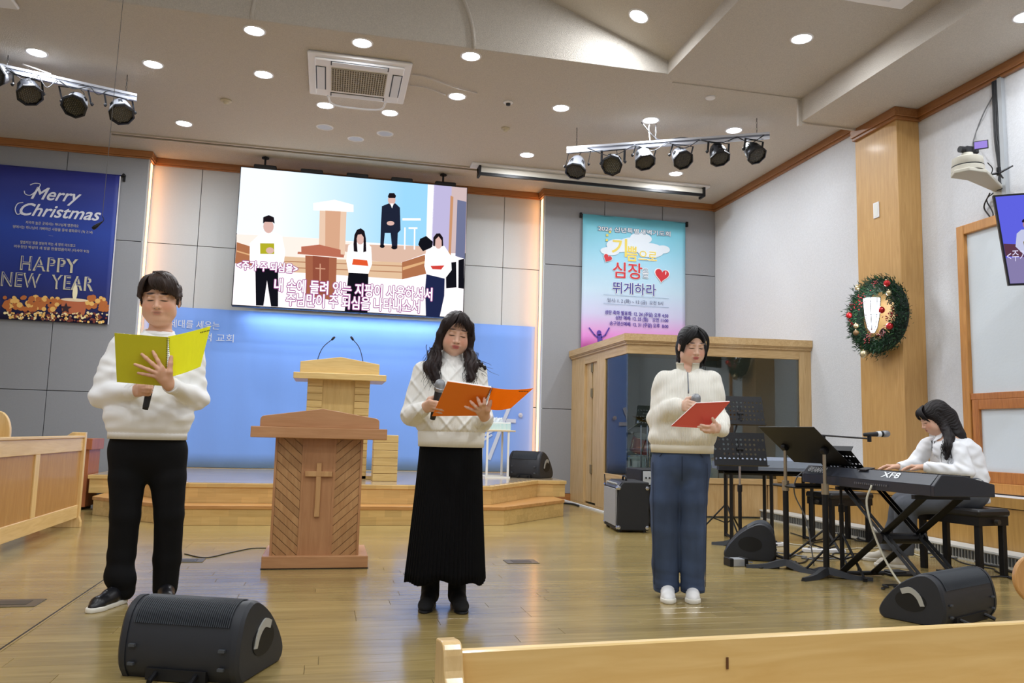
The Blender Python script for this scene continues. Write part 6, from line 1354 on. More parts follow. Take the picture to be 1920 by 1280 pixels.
# ================================================================== PEOPLE: a small distance field modeller
class SDF:
    def __init__(s, lo, hi, h):
        s.lo = np.array(lo, np.float32); s.h = h; s.n = np.ceil((np.array(hi) - s.lo) / h).astype(int) + 1; s.g = np.full(s.n, 9.0, np.float32)
        s.R = None; s.o = np.zeros(3); s.sc = 1.0
    def frame(s, R=None, o=(0, 0, 0), sc=1.0): s.R = None if R is None else np.array(R, float); s.o = np.array(o, float); s.sc = sc; return s
    def W(s, p): p = np.array(p, float) * s.sc; return (s.R @ p if s.R is not None else p) + s.o
    def _blk(s, lo, hi, pad):
        a = np.clip(np.floor((lo - pad - s.lo) / s.h).astype(int), 0, s.n - 1); b = np.clip(np.ceil((hi + pad - s.lo) / s.h).astype(int) + 1, 1, s.n)
        ax = [(s.lo[i] + np.arange(a[i], b[i], dtype=np.float32) * s.h) for i in range(3)]
        return (slice(a[0], b[0]), slice(a[1], b[1]), slice(a[2], b[2])), ax[0][:, None, None], ax[1][None, :, None], ax[2][None, None, :]
    def _put(s, sl, d, k, op):
        g = s.g[sl]
        if g.size == 0: return
        if op == 's': d = -d; h = np.clip(.5 - .5 * (g - d) / k, 0, 1); s.g[sl] = g * (1 - h) + d * h + k * h * (1 - h); return
        h = np.clip(.5 + .5 * (g - d) / k, 0, 1); s.g[sl] = g * (1 - h) + d * h - k * h * (1 - h)
    def cap(s, a, b, ra, rb=None, k=.02, op='u', flat=None):
        rb = ra if rb is None else rb; A = s.W(a); B = s.W(b); ra *= s.sc; rb *= s.sc; r = max(ra, rb); k *= s.sc
        sl, X, Y, Z = s._blk(np.minimum(A, B) - r, np.maximum(A, B) + r, k + 2.5 * s.h)
        x, y, z = X - A[0], Y - A[1], Z - A[2]; d = B - A; L2 = float(d @ d) + 1e-12
        t = np.clip((x * d[0] + y * d[1] + z * d[2]) / L2, 0, 1)
        ex, ey, ez = x - t * d[0], y - t * d[1], z - t * d[2]
        if flat is not None:
            ax, f = nrm(s.R @ np.array(flat[0]) if s.R is not None else flat[0]), flat[1]; q = (ex * ax[0] + ey * ax[1] + ez * ax[2]) * (1 / f - 1); ex, ey, ez = ex + q * ax[0], ey + q * ax[1], ez + q * ax[2]
        dd = np.sqrt(ex * ex + ey * ey + ez * ez) - (ra + (rb - ra) * t)
        if flat is not None: dd = dd * min(1, flat[1] * 1.3)
        s._put(sl, dd, k, op); return s
    def chain(s, P, r, k=.02, **kw):
        for i in range(len(P) - 1): s.cap(P[i], P[i + 1], r[i], r[i + 1], k if i == 0 else max(.006, k * .6), **kw)
        return s
    def ell(s, c, r, k=.02, op='u', rot=None):
        Cn = s.W(c); r = np.array(r, float) * s.sc; k *= s.sc; M = s.R if s.R is not None else np.eye(3)
        if rot is not None: M = M @ np.array(rot)
        rm = r.max(); sl, X, Y, Z = s._blk(Cn - rm, Cn + rm, k + 2.5 * s.h); x, y, z = X - Cn[0], Y - Cn[1], Z - Cn[2]
        u = [(x * M[0, i] + y * M[1, i] + z * M[2, i]) for i in range(3)]
        k0 = np.sqrt(sum((u[i] / r[i]) ** 2 for i in range(3))); k1 = np.sqrt(sum((u[i] / r[i] ** 2) ** 2 for i in range(3))) + 1e-6
        s._put(sl, k0 * (k0 - 1) / k1, k, op); return s
    def loft(s, st, k=.02, op='u', p=2.0, n=60, mod=None):
        """st rows (z, cx, cy, rx, ry), z rising"""
        st = np.array(st, float); zz = np.linspace(st[0, 0], st[-1, 0], n)
        P = np.array(spline([V(i, *r) if False else r for i, r in enumerate(st)], 8)); P = P[np.argsort(P[:, 0])]
        lo = np.array([(P[:, 1] - P[:, 3]).min(), (P[:, 2] - P[:, 4]).min(), P[0, 0]]); hi = np.array([(P[:, 1] + P[:, 3]).max(), (P[:, 2] + P[:, 4]).max(), P[-1, 0]])
        sl, X, Y, Z = s._blk(lo, hi, k + 2.5 * s.h); z = Z[0, 0]
        cx, cy, rx, ry = [np.interp(z, P[:, 0], P[:, i])[None, None, :].astype(np.float32) for i in (1, 2, 3, 4)]
        u = np.abs((X - cx) / rx); v = np.abs((Y - cy) / ry); q = (u ** p + v ** p) ** (1 / p)
        d = (q - 1) * np.minimum(rx, ry)
        d = np.maximum(d, np.maximum(Z - P[-1, 0], P[0, 0] - Z)); s._put(sl, d, k, op); return s
    def cut(s, n, o, keep=-1):
        """removes the half space beyond the plane (n points into what goes)"""
        n = nrm(n); X = (s.lo[0] + np.arange(s.n[0]) * s.h)[:, None, None]; Y = (s.lo[1] + np.arange(s.n[1]) * s.h)[None, :, None]; Z = (s.lo[2] + np.arange(s.n[2]) * s.h)[None, None, :]
        s.g = np.maximum(s.g, ((X - o[0]) * n[0] + (Y - o[1]) * n[1] + (Z - o[2]) * n[2]).astype(np.float32)); return s
    def ripple(s, f, band=.03):
        """f(x,y,z)->offset, applied near the surface"""
        I = np.nonzero(np.abs(s.g) < band); x, y, z = [s.lo[i] + I[i] * s.h for i in range(3)]; s.g[I] += f(x, y, z).astype(np.float32); return s
    def mesh(s, name):
        g = s.g; ins = g < 0; w = np.nonzero(ins.any((1, 2)))[0], np.nonzero(ins.any((0, 2)))[0], np.nonzero(ins.any((0, 1)))[0]
        a = np.array([max(0, q[0] - 2) for q in w]); b = np.array([min(s.n[i], w[i][-1] + 3) for i in range(3)])
        g = g[a[0]:b[0], a[1]:b[1], a[2]:b[2]]; lo = s.lo + a * s.h; ins = (g < 0)
        c = sum(ins[i:ins.shape[0] - 1 + i, j:ins.shape[1] - 1 + j, k:ins.shape[2] - 1 + k].astype(np.int8) for i in (0, 1) for j in (0, 1) for k in (0, 1))
        act = (c > 0) & (c < 8); I = np.argwhere(act); idx = np.full(act.shape, -1, np.int32); idx[act] = np.arange(len(I))
        cor = np.array([(i, j, k) for i in (0, 1) for j in (0, 1) for k in (0, 1)]); vals = np.stack([g[I[:, 0] + q[0], I[:, 1] + q[1], I[:, 2] + q[2]] for q in cor], 1)
        pos = np.zeros((len(I), 3)); cnt = np.zeros(len(I))
        for e0 in range(8):
            for ax in range(3):
                if cor[e0][ax] == 0:
                    q = cor[e0].copy(); q[ax] = 1; e1 = int(q[0] * 4 + q[1] * 2 + q[2]); v0, v1 = vals[:, e0], vals[:, e1]; m = (v0 < 0) != (v1 < 0)
                    t = v0[m] / (v0[m] - v1[m]); pos[m] += cor[e0] + (q - cor[e0]) * t[:, None]; cnt[m] += 1
        V_ = lo + (I + pos / cnt[:, None]) * s.h; F = []
        for ax in range(3):
            sl0 = [slice(None)] * 3; sl1 = [slice(None)] * 3; sl0[ax] = slice(0, -1); sl1[ax] = slice(1, None); d = ins[tuple(sl0)] != ins[tuple(sl1)]
            E = np.argwhere(d); b_, c_ = (ax + 1) % 3, (ax + 2) % 3; E = E[(E[:, b_] > 0) & (E[:, c_] > 0)]
            if len(E) == 0: continue
            qs = []
            for db, dc in ((-1, -1), (0, -1), (0, 0), (-1, 0)):
                q = E.copy(); q[:, b_] += db; q[:, c_] += dc; q = np.minimum(q, np.array(idx.shape) - 1); qs.append(idx[q[:, 0], q[:, 1], q[:, 2]])
            qd = np.stack(qs, 1); inside0 = ins[E[:, 0], E[:, 1], E[:, 2]]; qd[~inside0] = qd[~inside0][:, ::-1]; F.append(qd[(qd >= 0).all(1)])
        F = np.concatenate(F); me = bpy.data.meshes.new(name); me.vertices.add(len(V_)); me.vertices.foreach_set('co', V_.astype(np.float32).ravel())
        me.loops.add(len(F) * 4); me.loops.foreach_set('vertex_index', F.ravel().astype(np.int32)); me.polygons.add(len(F)); me.polygons.foreach_set('loop_start', np.arange(len(F), dtype=np.int32) * 4)
        me.polygons.foreach_set('use_smooth', np.ones(len(F), bool)); me.update(calc_edges=True); me.validate(); return me
def part(me, name, m, root, smooth_it=0):
    me.materials.clear(); me.materials.append(m); o = bpy.data.objects.new(name, me); C.objects.link(o); o.parent = root
    if smooth_it: sm = o.modifiers.new('smooth', 'SMOOTH'); sm.factor = .5; sm.iterations = smooth_it
    return o
def folds(amp, seed, freq=(22, 14, 10), n=6):
    r = np.random.RandomState(seed); D = [(r.randn(3) * np.array(freq), r.rand() * 6.28) for _ in range(n)]
    def f(x, y, z):
        t = 0
        for w_, p in D: t = t + np.sin(x * w_[0] + y * w_[1] + z * w_[2] + p + 1.3 * np.sin(z * w_[0] * .7 + p))
        return amp * t / n
    return f
def Rxyz(yaw, roll, pitch): return np.array(Matrix.Rotation(math.radians(yaw), 3, 'Z') @ Matrix.Rotation(math.radians(roll), 3, 'Y') @ Matrix.Rotation(math.radians(pitch), 3, 'X'))
class Person:
    def __init__(s, foot, label, name='person'):
        s.b = pz(*foot) if len(foot) == 2 else np.array(foot, float); h = nrm(V(s.b[0], s.b[1], 0)); s.y = h; s.x = V(h[1], -h[0], 0)
        s.root = thing(name, label, 'person', s.b, math.atan2(-h[0], h[1]))
    def L(s, x, y, dy=0.0):
        d = _ray(x, y); D = s.b @ s.y + dy; p = ORG + d * (D / (d @ s.y)) - s.b; return V(p @ s.x, p @ s.y, p[2])
    def F(s, x, y, z=0.0): p = pz(x, y, z) - s.b; return V(p @ s.x, p @ s.y, p[2])
    def w(s, p): return s.b + s.x * p[0] + s.y * p[1] + V(0, 0, p[2])
def head_sdf(g, Rh, o, S, wide=1.0, chin=1.0, fem=0.0):
    g.frame(Rh, o, S)
    g.ell((0, .015, .035), (.077 * wide, .095, .083), .02); g.ell((0, -.018, -.025), (.066 * wide, .074, .088), .03)
    g.ell((0, -.040, -.090), (.034 * wide, .040, .026 * chin), .035)
    for sx in (-1, 1):
        g.ell((sx * .036 * wide, -.054, -.036), (.030, .026, .032), .025); g.ell((sx * .045 * wide, -.020, -.066), (.026, .04, .03), .03)
        g.ell((sx * .031, -.104, .010), (.021, .014, .011), .014, 's'); g.ell((sx * .031, -.078, .007), (.0165, .0145, .0115), .005)
        g.cap((sx * .016, -.090, .026), (sx * .048, -.080, .029), .006, .005, .012)
    g.cap((0, -.086, .016), (0, -.103, -.026), .0065, .0105, .013); g.ell((0, -.105, -.030), (.0105, .010, .0085), .006)
    for sx in (-1, 1): g.ell((sx * .0125, -.096, -.033), (.0085, .010, .0068), .005)
    g.ell((0, -.084, -.056), (.025, .0115, .017), .012)
    g.cap((-.018, -.0915, -.0555), (.018, -.0915, -.0555), .0042, None, .005); g.cap((-.014, -.0905, -.0655), (.014, -.0905, -.0655), .0052, None, .005); g.cap((-.024, -.0990, -.0605), (.024, -.0990, -.0605), .0028, None, .003, 's')
    for sx in (-1, 1): g.ell((sx * .078 * wide, .012, -.012), (.009, .017, .029), .006, rot=np.array(Matrix.Rotation(sx * .25, 3, 'Z'))); g.ell((sx * .085 * wide, .008, -.010), (.005, .009, .017), .004, 's')
    g.frame()
def skin_mat(name, rgb, Rh, o, S, lip, browc, fem=False, wide=1.0):
    m = mat(name, rgb, .5, noise=(9, .04), bump=(240, .12, .0008)); nt = m.node_tree; L = nt.links; N = nt.nodes.new; b = nt.nodes['Principled BSDF']
    b.inputs['Subsurface Weight'].default_value = .12; b.inputs['Subsurface Radius'].default_value = (.02, .008, .004); b.inputs['Subsurface Scale'].default_value = .6
    src = b.inputs['Base Color'].links[0].from_socket
    tc = N('ShaderNodeTexCoord'); sb = N('ShaderNodeVectorMath'); sb.operation = 'SUBTRACT'; L.new(tc.outputs['Object'], sb.inputs[0]); sb.inputs[1].default_value = tuple(o)
    cb = N('ShaderNodeCombineXYZ')
    for i in range(3):
        d = N('ShaderNodeVectorMath'); d.operation = 'DOT_PRODUCT'; L.new(sb.outputs[0], d.inputs[0]); d.inputs[1].default_value = tuple(Rh[:, i] / S); L.new(d.outputs['Value'], cb.inputs[i])
    def blob(c, r, colr, amt, soft=.35, tilt=0.0):
        nonlocal src
        mp = N('ShaderNodeMapping'); mp.vector_type = 'TEXTURE'; mp.inputs['Location'].default_value = c; mp.inputs['Rotation'].default_value = (0, tilt, 0); mp.inputs['Scale'].default_value = r
        L.new(cb.outputs[0], mp.inputs[0]); ln = N('ShaderNodeVectorMath'); ln.operation = 'LENGTH'; L.new(mp.outputs[0], ln.inputs[0])
        mr = N('ShaderNodeMapRange'); mr.inputs[1].default_value = 1 + soft; mr.inputs[2].default_value = 1 - soft; mr.inputs[3].default_value = 0; mr.inputs[4].default_value = amt; mr.interpolation_type = 'SMOOTHSTEP'; L.new(ln.outputs['Value'], mr.inputs[0])
        mx = N('ShaderNodeMix'); mx.data_type = 'RGBA'; L.new(mr.outputs[0], mx.inputs[0]); L.new(src, mx.inputs[6]); mx.inputs[7].default_value = (*lin(colr), 1); src = mx.outputs[2]
    blush = tuple(min(255, int(c * f)) for c, f in zip(rgb, (1.02, .84, .82)))
    for sx in (-1, 1):
        blob((sx * .042, -.07, -.03), (.024, .05, .024), blush, .45, .6)
        blob((sx * .033, -.09, .0325), (.0195 if not fem else .018, .04, .0056 if not fem else .0034), browc, .95 if not fem else .85, .45, sx * .10)
        blob((sx * .031, -.09, -.0012), (.0175, .03, .0031), (30, 20, 18), 1.0, .45, sx * .10)
        blob((sx * .031, -.09, .0125), (.016, .03, .0014), tuple(int(c * .6) for c in rgb), .5, .6, sx * .06)
        blob((sx * .0095, -.101, -.0385), (.0042, .012, .0028), tuple(int(c * .35) for c in rgb), .8, .5)
    blob((0, -.1, -.0555), (.022, .03, .0050), lip, .8, .35); blob((0, -.1, -.0655), (.0185, .03, .0062), lip, .8, .35); blob((0, -.1, -.0605), (.0235, .03, .0013), tuple(int(c * .45) for c in lip), .9, .5)
    L.new(src, b.inputs['Base Color']); return m
def hand(g, Wr, Ki, Kp, tips, Tb, Tt, bulge, r=1.0, wr=.024):
    """wrist, index and little-finger knuckles, four tips index..little, thumb base and tip, direction the fingers bow"""
    Wr, Ki, Kp, Tb, Tt = [np.array(q, float) for q in (Wr, Ki, Kp, Tb, Tt)]; bulge = nrm(bulge); rr = (.0088, .0090, .0086, .0076); Ls = (.076, .084, .078, .060)
    side = nrm(Kp - Ki)
    for i in range(4):
        K = Ki + (Kp - Ki) * (i / 3) + bulge * (.004 if i in (1, 2) else 0)
        g.cap(Wr + side * (i - 1.5) * .010 * r, K, .0135 * r, .0112 * r, .012)
        T = np.array(tips[i], float); d = T - K; ln = np.linalg.norm(d); L_ = Ls[i] * r; hgt = math.sqrt(max(0, L_ ** 2 - ln ** 2)) * .42 if ln < L_ else 0.004
        p1 = K + d * .42 + bulge * hgt; p2 = K + d * .76 + bulge * hgt * .72
        g.chain([K, p1, p2, T], [rr[i] * r * 1.08, rr[i] * r, rr[i] * r * .92, rr[i] * r * .78], .006)
    g.cap(Wr, Tb, .016 * r, .0135 * r, .014); m_ = (Tb + Tt) / 2 + nrm(Tb - Wr) * .004
    g.chain([Tb, m_, Tt], [.0128 * r, .0110 * r, .0088 * r], .008)
    g.cap(Wr, (Ki + Kp) / 2 * .45 + Wr * .55, .0165 * r, .0165 * r, .014)
def hair_mat(name, rgb, rgb2): 
    m = mat(name, rgb, .55, noise=(26, .35, (1, 1, .12)), bump=(90, .7, .004, (1, 1, .1)), spec=.35); return m
def shoe(P, name, heel, toe, w_, m, msole, top=.10, solez=.026, lift=0.0, sole_flare=.004, lace=False, parent=None, tall=None):
    heel = V(heel[0], heel[1], 0); toe = V(toe[0], toe[1], 0); d = nrm(toe - heel); n = V(-d[1], d[0], 0); L_ = float(np.linalg.norm(toe - heel)); c = (heel + toe) / 2
    lo = np.minimum(heel, toe) - .09; hi = np.maximum(heel, toe) + .09; lo[2] = -.01; hi[2] = (tall or top) + .06
    g = SDF(lo, hi, .0036); z0 = solez
    q = lambda u, v, z: heel + d * L_ * u + n * v + V(0, 0, z + lift)
    g.cap(q(.16, 0, .045), q(.42, 0, .050), w_ * .80, w_ * .86, .01); g.cap(q(.45, 0, .042), q(.78, 0, .034), w_ * .94, w_ * .90, .02); g.cap(q(.80, 0, .026), q(.90, 0, .024), w_ * .80, w_ * .60, .02, flat=((0, 0, 1), .8))
    g.cap(q(.18, 0, .05), q(.17, 0, top), w_ * .84, w_ * .86, .02); g.cap(q(.2, 0, top * .9), q(.5, 0, .06), w_ * .6, w_ * .6, .03)
    if tall: g.cap(q(.2, 0, .06), q(.2, 0, tall), w_ * 1.02, w_ * 1.12, .03)
    g.cut((0, 0, -1), (0, 0, z0 + lift - .004)); g.cut((0, 0, 1), (0, 0, (tall or top) + .012 + lift))
    u_ = part(g.mesh(name), name, m, P.root)
    g = SDF(lo, hi, .0036); fl = w_ * .92 + sole_flare
    g.cap(q(.15, 0, z0 * .5), q(.42, 0, z0 * .5), fl * .92, fl * .90, .01); g.cap(q(.42, 0, z0 * .5), q(.80, 0, z0 * .5), fl * .92, fl * .98, .01); g.cap(q(.8, 0, z0 * .5), q(.93, 0, z0 * .5), fl * .9, fl * .72, .02)
    g.cut((0, 0, -1), (0, 0, lift + .0005)); g.cut((0, 0, 1), (0, 0, z0 + lift)); s_ = part(g.mesh('sole'), 'sole', msole, u_)
    if lace:
        lm = MB()
        for k in range(5):
            u = .42 + .075 * k; zz = .098 - .012 * k
            lm.tube([q(u, -w_ * .45, zz - .012), q(u + .02, 0, zz), q(u, w_ * .45, zz - .012)], .0028, 5)
        o = lm.build('laces', m if lace is True else lace, None, smooth=True); o.parent = u_
    return u_
def folder(lab, P, cols, TL, TR, BR, BL, P2, coil=True, th=.010, page=True, mark=None):
    """TL..BL: near cover; P2: far cover corners (TR side, far top, far bottom, near bottom) in the person's frame"""
    w_ = [P.w(q) for q in (TL, TR, BR, BL)]; c = sum(w_) / 4; t = thing('folder', lab, 'folder', c); n = nrm(np.cross(w_[1] - w_[0], w_[3] - w_[0])); n = n if n @ (c - ORG) > 0 else -n
    MB().prism(w_, n * .0018).build('cover', cols[0], t)
    if page:
        i_ = [q + (c - q) * .02 + n * .002 for q in w_]; MB().prism(i_, n * th).build('pages', mat('folder pages', (244, 244, 240), .7), t)
    if P2 is not None:
        v = [P.w(q) for q in P2]
        # gently bowed open cover
        nx = 10; vs = []; nn = nrm(np.cross(v[1] - v[0], v[3] - v[0])); nn = nn if nn @ (c - ORG) < 0 else -nn
        for i in range(nx + 1):
            u = i / nx; bow = math.sin(u * PI) * .012; a = v[0] * (1 - u) + v[1] * u + nn * bow; b = v[3] * (1 - u) + v[2] * u + nn * bow; vs += [a, b, a - nn * .0018, b - nn * .0018]
        fs = []
        for i in range(nx): k = i * 4; fs += [(k, k + 1, k + 5, k + 4), (k + 2, k + 6, k + 7, k + 3), (k, k + 4, k + 6, k + 2), (k + 1, k + 3, k + 7, k + 5)]
        MB().add(vs, fs).build('open_cover', cols[1], t, smooth=False)
        if coil:
            A, B = w_[1], w_[2]; cm_ = MB(); 
            for k in range(26):
                p = A + (B - A) * (k + .5) / 26; e = nrm(w_[1] - w_[0]); cm_.tube([p + e * .008 * math.cos(a) - n * .008 * math.sin(a) + n * .004 for a in np.linspace(0, 2 * PI, 9)], .0011, 4)
            o = cm_.build('spiral_coil', mat('dark coil', (46, 46, 44), .4, .3), t); o['kind'] = 'stuff'
    if mark is not None and P2 is not None:
        xd = nrm(v[1] - v[0]); yd = nrm(v[0] - v[3]); o_ = v[0] + (v[1] - v[0]) * mark[1] + (v[3] - v[0]) * mark[2] + nn * .011; mm = MB(); [mm.prism([o_ + xd * (.008 * k), o_ + xd * (.008 * k + .0055), o_ + xd * (.008 * k + .0055) + yd * .006, o_ + xd * (.008 * k) + yd * .006], -nn * .0008) for k in range(6)]; ob = mm.build('cover_print', mat('dark print', (84, 80, 34), .6), t); ob['kind'] = 'stuff'
    return t
def held_mic(lab, P, head, tail):
    hw, tw = P.w(head), P.w(tail); t = thing('microphone', lab, 'microphone', (hw + tw) / 2, group='hand microphones'); d = nrm(hw - tw); L_ = float(np.linalg.norm(hw - tw))
    MB().lathe([(.0001, 0), (.0135, .001), (.0155, .02), (.0175, L_ * .55), (.0205, L_ - .035)], tw, d, 18).build('handle', M_blkp, t, smooth=True)
    MB().lathe([(.021, -.036), (.0262, -.03), (.0272, -.018), (.0268, .006), (.0225, .018), (.013, .026), (.0001, .029)], hw - d * .0, d, 22).build('grille', M_mesh, t, smooth=True)
    MB().lathe([(.0215, 0), (.0282, .002), (.0282, .008), (.0215, .010)], hw - d * .022, d, 22).build('ring', M_chr, t, smooth=True)
    return t

def fringe(P, Rh, o, S, m, specs, r=.0034, seed=1, name='hair_strands'):
    """fine locks in head space: (root, middle, tip) with the number of strands fanned between two such paths"""
    rs = random.Random(seed); mb = MB()
    for (A, B, n) in specs:
        for k in range(n):
            u = (k + rs.uniform(-.3, .3)) / max(1, n - 1); pts = [Rh @ ((V(*a) * (1 - u) + V(*b) * u + V(rs.gauss(0, .0015), rs.gauss(0, .001), rs.gauss(0, .003 if i == len(A) - 1 else .001))) * S) + o for i, (a, b) in enumerate(zip(A, B))]
            pts = spline(pts, 4); n_ = len(pts); mb.tube(pts, [S * r * (1 - .7 * (i / (n_ - 1)) ** 2) for i in range(n_)], 5)
    ob = mb.build(name, m, None, smooth=True); ob.parent = P.root; ob['kind'] = 'stuff'; return ob
def translucent(name, rgb, k=.5, rough=.4):
    if name in MATS: return MATS[name]
    m = mat(name, rgb, rough); nt = m.node_tree; b = nt.nodes['Principled BSDF']; t = nt.nodes.new('ShaderNodeBsdfTranslucent'); t.inputs[0].default_value = (*lin(rgb), 1)
    x = nt.nodes.new('ShaderNodeMixShader'); x.inputs[0].default_value = k; o = nt.nodes['Material Output']; nt.links.new(b.outputs[0], x.inputs[1]); nt.links.new(t.outputs[0], x.inputs[2]); nt.links.new(x.outputs[0], o.inputs[0]); return m
# ================================================================== THE STANDING MAN
M_wsw = mat('white sweatshirt', (250, 250, 250), .85, bump=(500, .15, .0008), sheen=.2)
M_bt = mat('black trousers', (13, 13, 15), .85, spec=.2, bump=(400, .15, .0006)); M_blr = mat('black leather', (24, 24, 28), .35, bump=(120, .1, .0006)); M_sol = mat('white rubber sole', (232, 228, 216), .6)
Pm = Person((262, 1128), 'standing man in white sweatshirt and black trousers reading a yellow folder')
hc, hs = V(-.012, -.02, 1.640), 1.12; RhM = Rxyz(-9, -2, 12)
wl_, wr_ = Pm.L(252, 733, -.24), Pm.L(318, 722, -.43)
sl_, sr_ = V(-.185, .01, 1.365), V(.160, .01, 1.375); el_, er_ = V(-.262, .02, 1.105), V(.212, -.01, 1.105)
g = SDF((-.40, -.60, 0.0), (.36, .22, 1.82), .0036)
head_sdf(g, RhM, hc, hs, 1.10, 1.1)
g.ell(V(-.008, -.035, 1.522), (.060, .060, .034), .022)                     # soft lower chin
g.cap((0, .03, 1.60), (0, .03, 1.42), .054, .064, .02)
g.loft([(.86, -.02, .0, .16, .10), (1.1, -.02, 0, .16, .11), (1.3, -.015, .01, .17, .10), (1.42, -.01, .02, .11, .07), (1.46, -.005, .02, .06, .055)], .03)
for S_, E_, W_h in ((sl_, el_, wl_), (sr_, er_, wr_)): g.chain([S_, E_, W_h], [.050, .040, .026], .03)
for x, a in ((-.11, -.103), (.085, .123)): g.chain([V(x, 0, .86), V(a, 0, .47), V(a, .02, .07)], [.085, .05, .038], .03)
# viewer-right hand spread over the folder cover, back of the hand to the camera
d1 = -.475
hand(g, wr_, Pm.L(303, 689, d1), Pm.L(294, 706, d1 + .01), [Pm.L(287, 659, d1 + .008), Pm.L(266, 664, d1 + .008), Pm.L(253, 683, d1 + .01), Pm.L(259, 699, d1 + .015)], Pm.L(318, 697, d1 + .01), Pm.L(321, 669, d1 + .012), (0, -1, 0), 1.12)
# viewer-left hand round the microphone
mt, mh_ = Pm.L(272, 768, -.30), Pm.L(287, 700, -.30)
hand(g, wl_, Pm.L(264, 724, -.335), Pm.L(263, 739, -.325), [Pm.L(286, 724, -.318), Pm.L(285, 729, -.322), Pm.L(284, 735, -.322), Pm.L(281, 740, -.318)], Pm.L(262, 721, -.285), Pm.L(278, 716, -.270), (.2, -1, 0), 1.08)
part(g.mesh('body'), 'body', skin_mat('skin of the man', (222, 172, 142), RhM, hc, hs, (194, 128, 108), (44, 34, 30), False, 1.1), Pm.root, 1)
# sweatshirt
g = SDF((-.42, -.45, .84), (.36, .24, 1.52), .0050)
g.loft([(.868, -.022, 0, .196, .140), (.90, -.022, 0, .200, .145), (.935, -.022, -.002, .216, .162), (1.02, -.022, -.004, .220, .168), (1.15, -.02, -.004, .212, .160), (1.28, -.018, .0, .210, .145), (1.37, -.014, .01, .185, .115), (1.425, -.010, .02, .118, .086), (1.462, -.006, .024, .082, .072)], .02, p=2.3)
g.chain([sl_, el_, wl_ + V(.0, .0, .0)], [.074, .064, .044], .03); g.chain([sr_, er_, wr_ + V(.008, .03, -.006)], [.072, .064, .042], .03)
g.cap(el_ + V(0, 0, -.01), el_ + V(.04, -.05, -.02), .062, .058, .02); g.cap(er_ + V(0, 0, -.01), er_ + V(-.03, -.05, -.02), .060, .056, .02)
f1 = folds(.016, 4, (12, 9, 26)); f2 = folds(.010, 9, (26, 20, 44))
g.ripple(lambda x, y, z: (f1(x, y, z) + f2(x, y, z)) * np.clip((z - .90) * 14, 0, 1) * np.clip((1.47 - z) * 14, 0, 1))
g.cap((-.006, .015, 1.50), (-.006, .03, 1.455), .066, .074, .008, 's')
sw_o = part(g.mesh('sweatshirt'), 'sweatshirt', M_wsw, Pm.root, 2)
rb = MB(); rb.tube([V(-.006 + .0755 * math.cos(t), .018 + .071 * math.sin(t), 1.463 + .020 * math.sin(t)) for t in np.linspace(0, 2 * PI, 33)], .0085, 8, caps=False); o = rb.build('collar', M_wsw, None, smooth=True); o.parent = Pm.root
# hem and cuffs
hm_ = MB(); n_ = 96; vs = []
for z, e in ((.868, .0), (.866, .003), (.905, .004), (.915, .0)):
    for k in range(n_): t = 2 * PI * k / n_; r_ = 1 + (.006 if k % 2 else 0); vs.append(V(-.022 + (.196 + e) * r_ * np.sign(math.cos(t)) * abs(math.cos(t)) ** .87, (.141 + e) * r_ * np.sign(math.sin(t)) * abs(math.sin(t)) ** .87, z))
o = hm_.add(vs, [(i * n_ + k, i * n_ + (k + 1) % n_, (i + 1) * n_ + (k + 1) % n_, (i + 1) * n_ + k) for i in range(3) for k in range(n_)]).build('ribbed_hem', M_wsw, None, smooth=True); o.parent = Pm.root
def cuff(P, Wp, Ep, r, m, L_=.05, n=40):
    d = nrm(Wp - Ep); a, b, _ = basis(d); vs = []
    for u, e in ((-L_, -.004), (-L_ * .9, .003), (-.004, .0), (.0, -.004), (-.004, -.009)):
        for k in range(n): t = 2 * PI * k / n; rr = (r + e) * (1 + (.02 if k % 2 else 0)); vs.append(Wp + d * u + (a * math.cos(t) + b * math.sin(t)) * rr)
    o = MB().add(vs, [(i * n + k, i * n + (k + 1) % n, (i + 1) * n + (k + 1) % n, (i + 1) * n + k) for i in range(4) for k in range(n)]).build('cuff', m, None, smooth=True); o.parent = P.root; return o
cuff(Pm, wl_ + nrm(wl_ - el_) * .012, el_, .040, M_wsw); cuff(Pm, wr_ + nrm(wr_ - er_) * .0, er_, .038, M_wsw)
g = SDF((-.30, -.22, .02), (.28, .24, .92), .0055)
g.loft([(.64, -.010, 0, .12, .06), (.70, -.012, 0, .165, .10), (.76, -.015, 0, .190, .124), (.82, -.018, 0, .194, .130), (.885, -.02, 0, .184, .126)], .05, p=2.2)
g.chain([V(-.108, 0, .80), V(-.107, -.005, .66), V(-.104, -.012, .46), V(-.106, 0, .25), V(-.106, 0, .15)], [.098, .094, .076, .068, .069], .03)
g.chain([V(-.106, -.01, .145), V(-.085, -.01, .07)], [.069, .060], .03); g.cap((-.115, -.01, .145), (-.075, -.03, .125), .058, .05, .03)
g.chain([V(.085, 0, .80), V(.094, -.005, .66), V(.116, -.01, .46), V(.122, .02, .22), V(.120, .03, .06)], [.096, .094, .076, .069, .064], .03)
f3 = folds(.007, 21, (26, 20, 8)); g.ripple(lambda x, y, z: f3(x, y, z) * np.clip(1.2 - z, .3, 1))
part(g.mesh('trousers'), 'trousers', M_bt, Pm.root, 2)
t1 = Pm.F(172, 1150)[:2]; shoe(Pm, 'shoe', (-.075, .035), (t1[0] - .012, t1[1] + .01), .043, M_blr, M_sol, .085, .024, lace=True); shoe(Pm, 'shoe', (.120, .10), (.135, -.17), .043, M_blr, M_sol, .085, .024, lace=True)
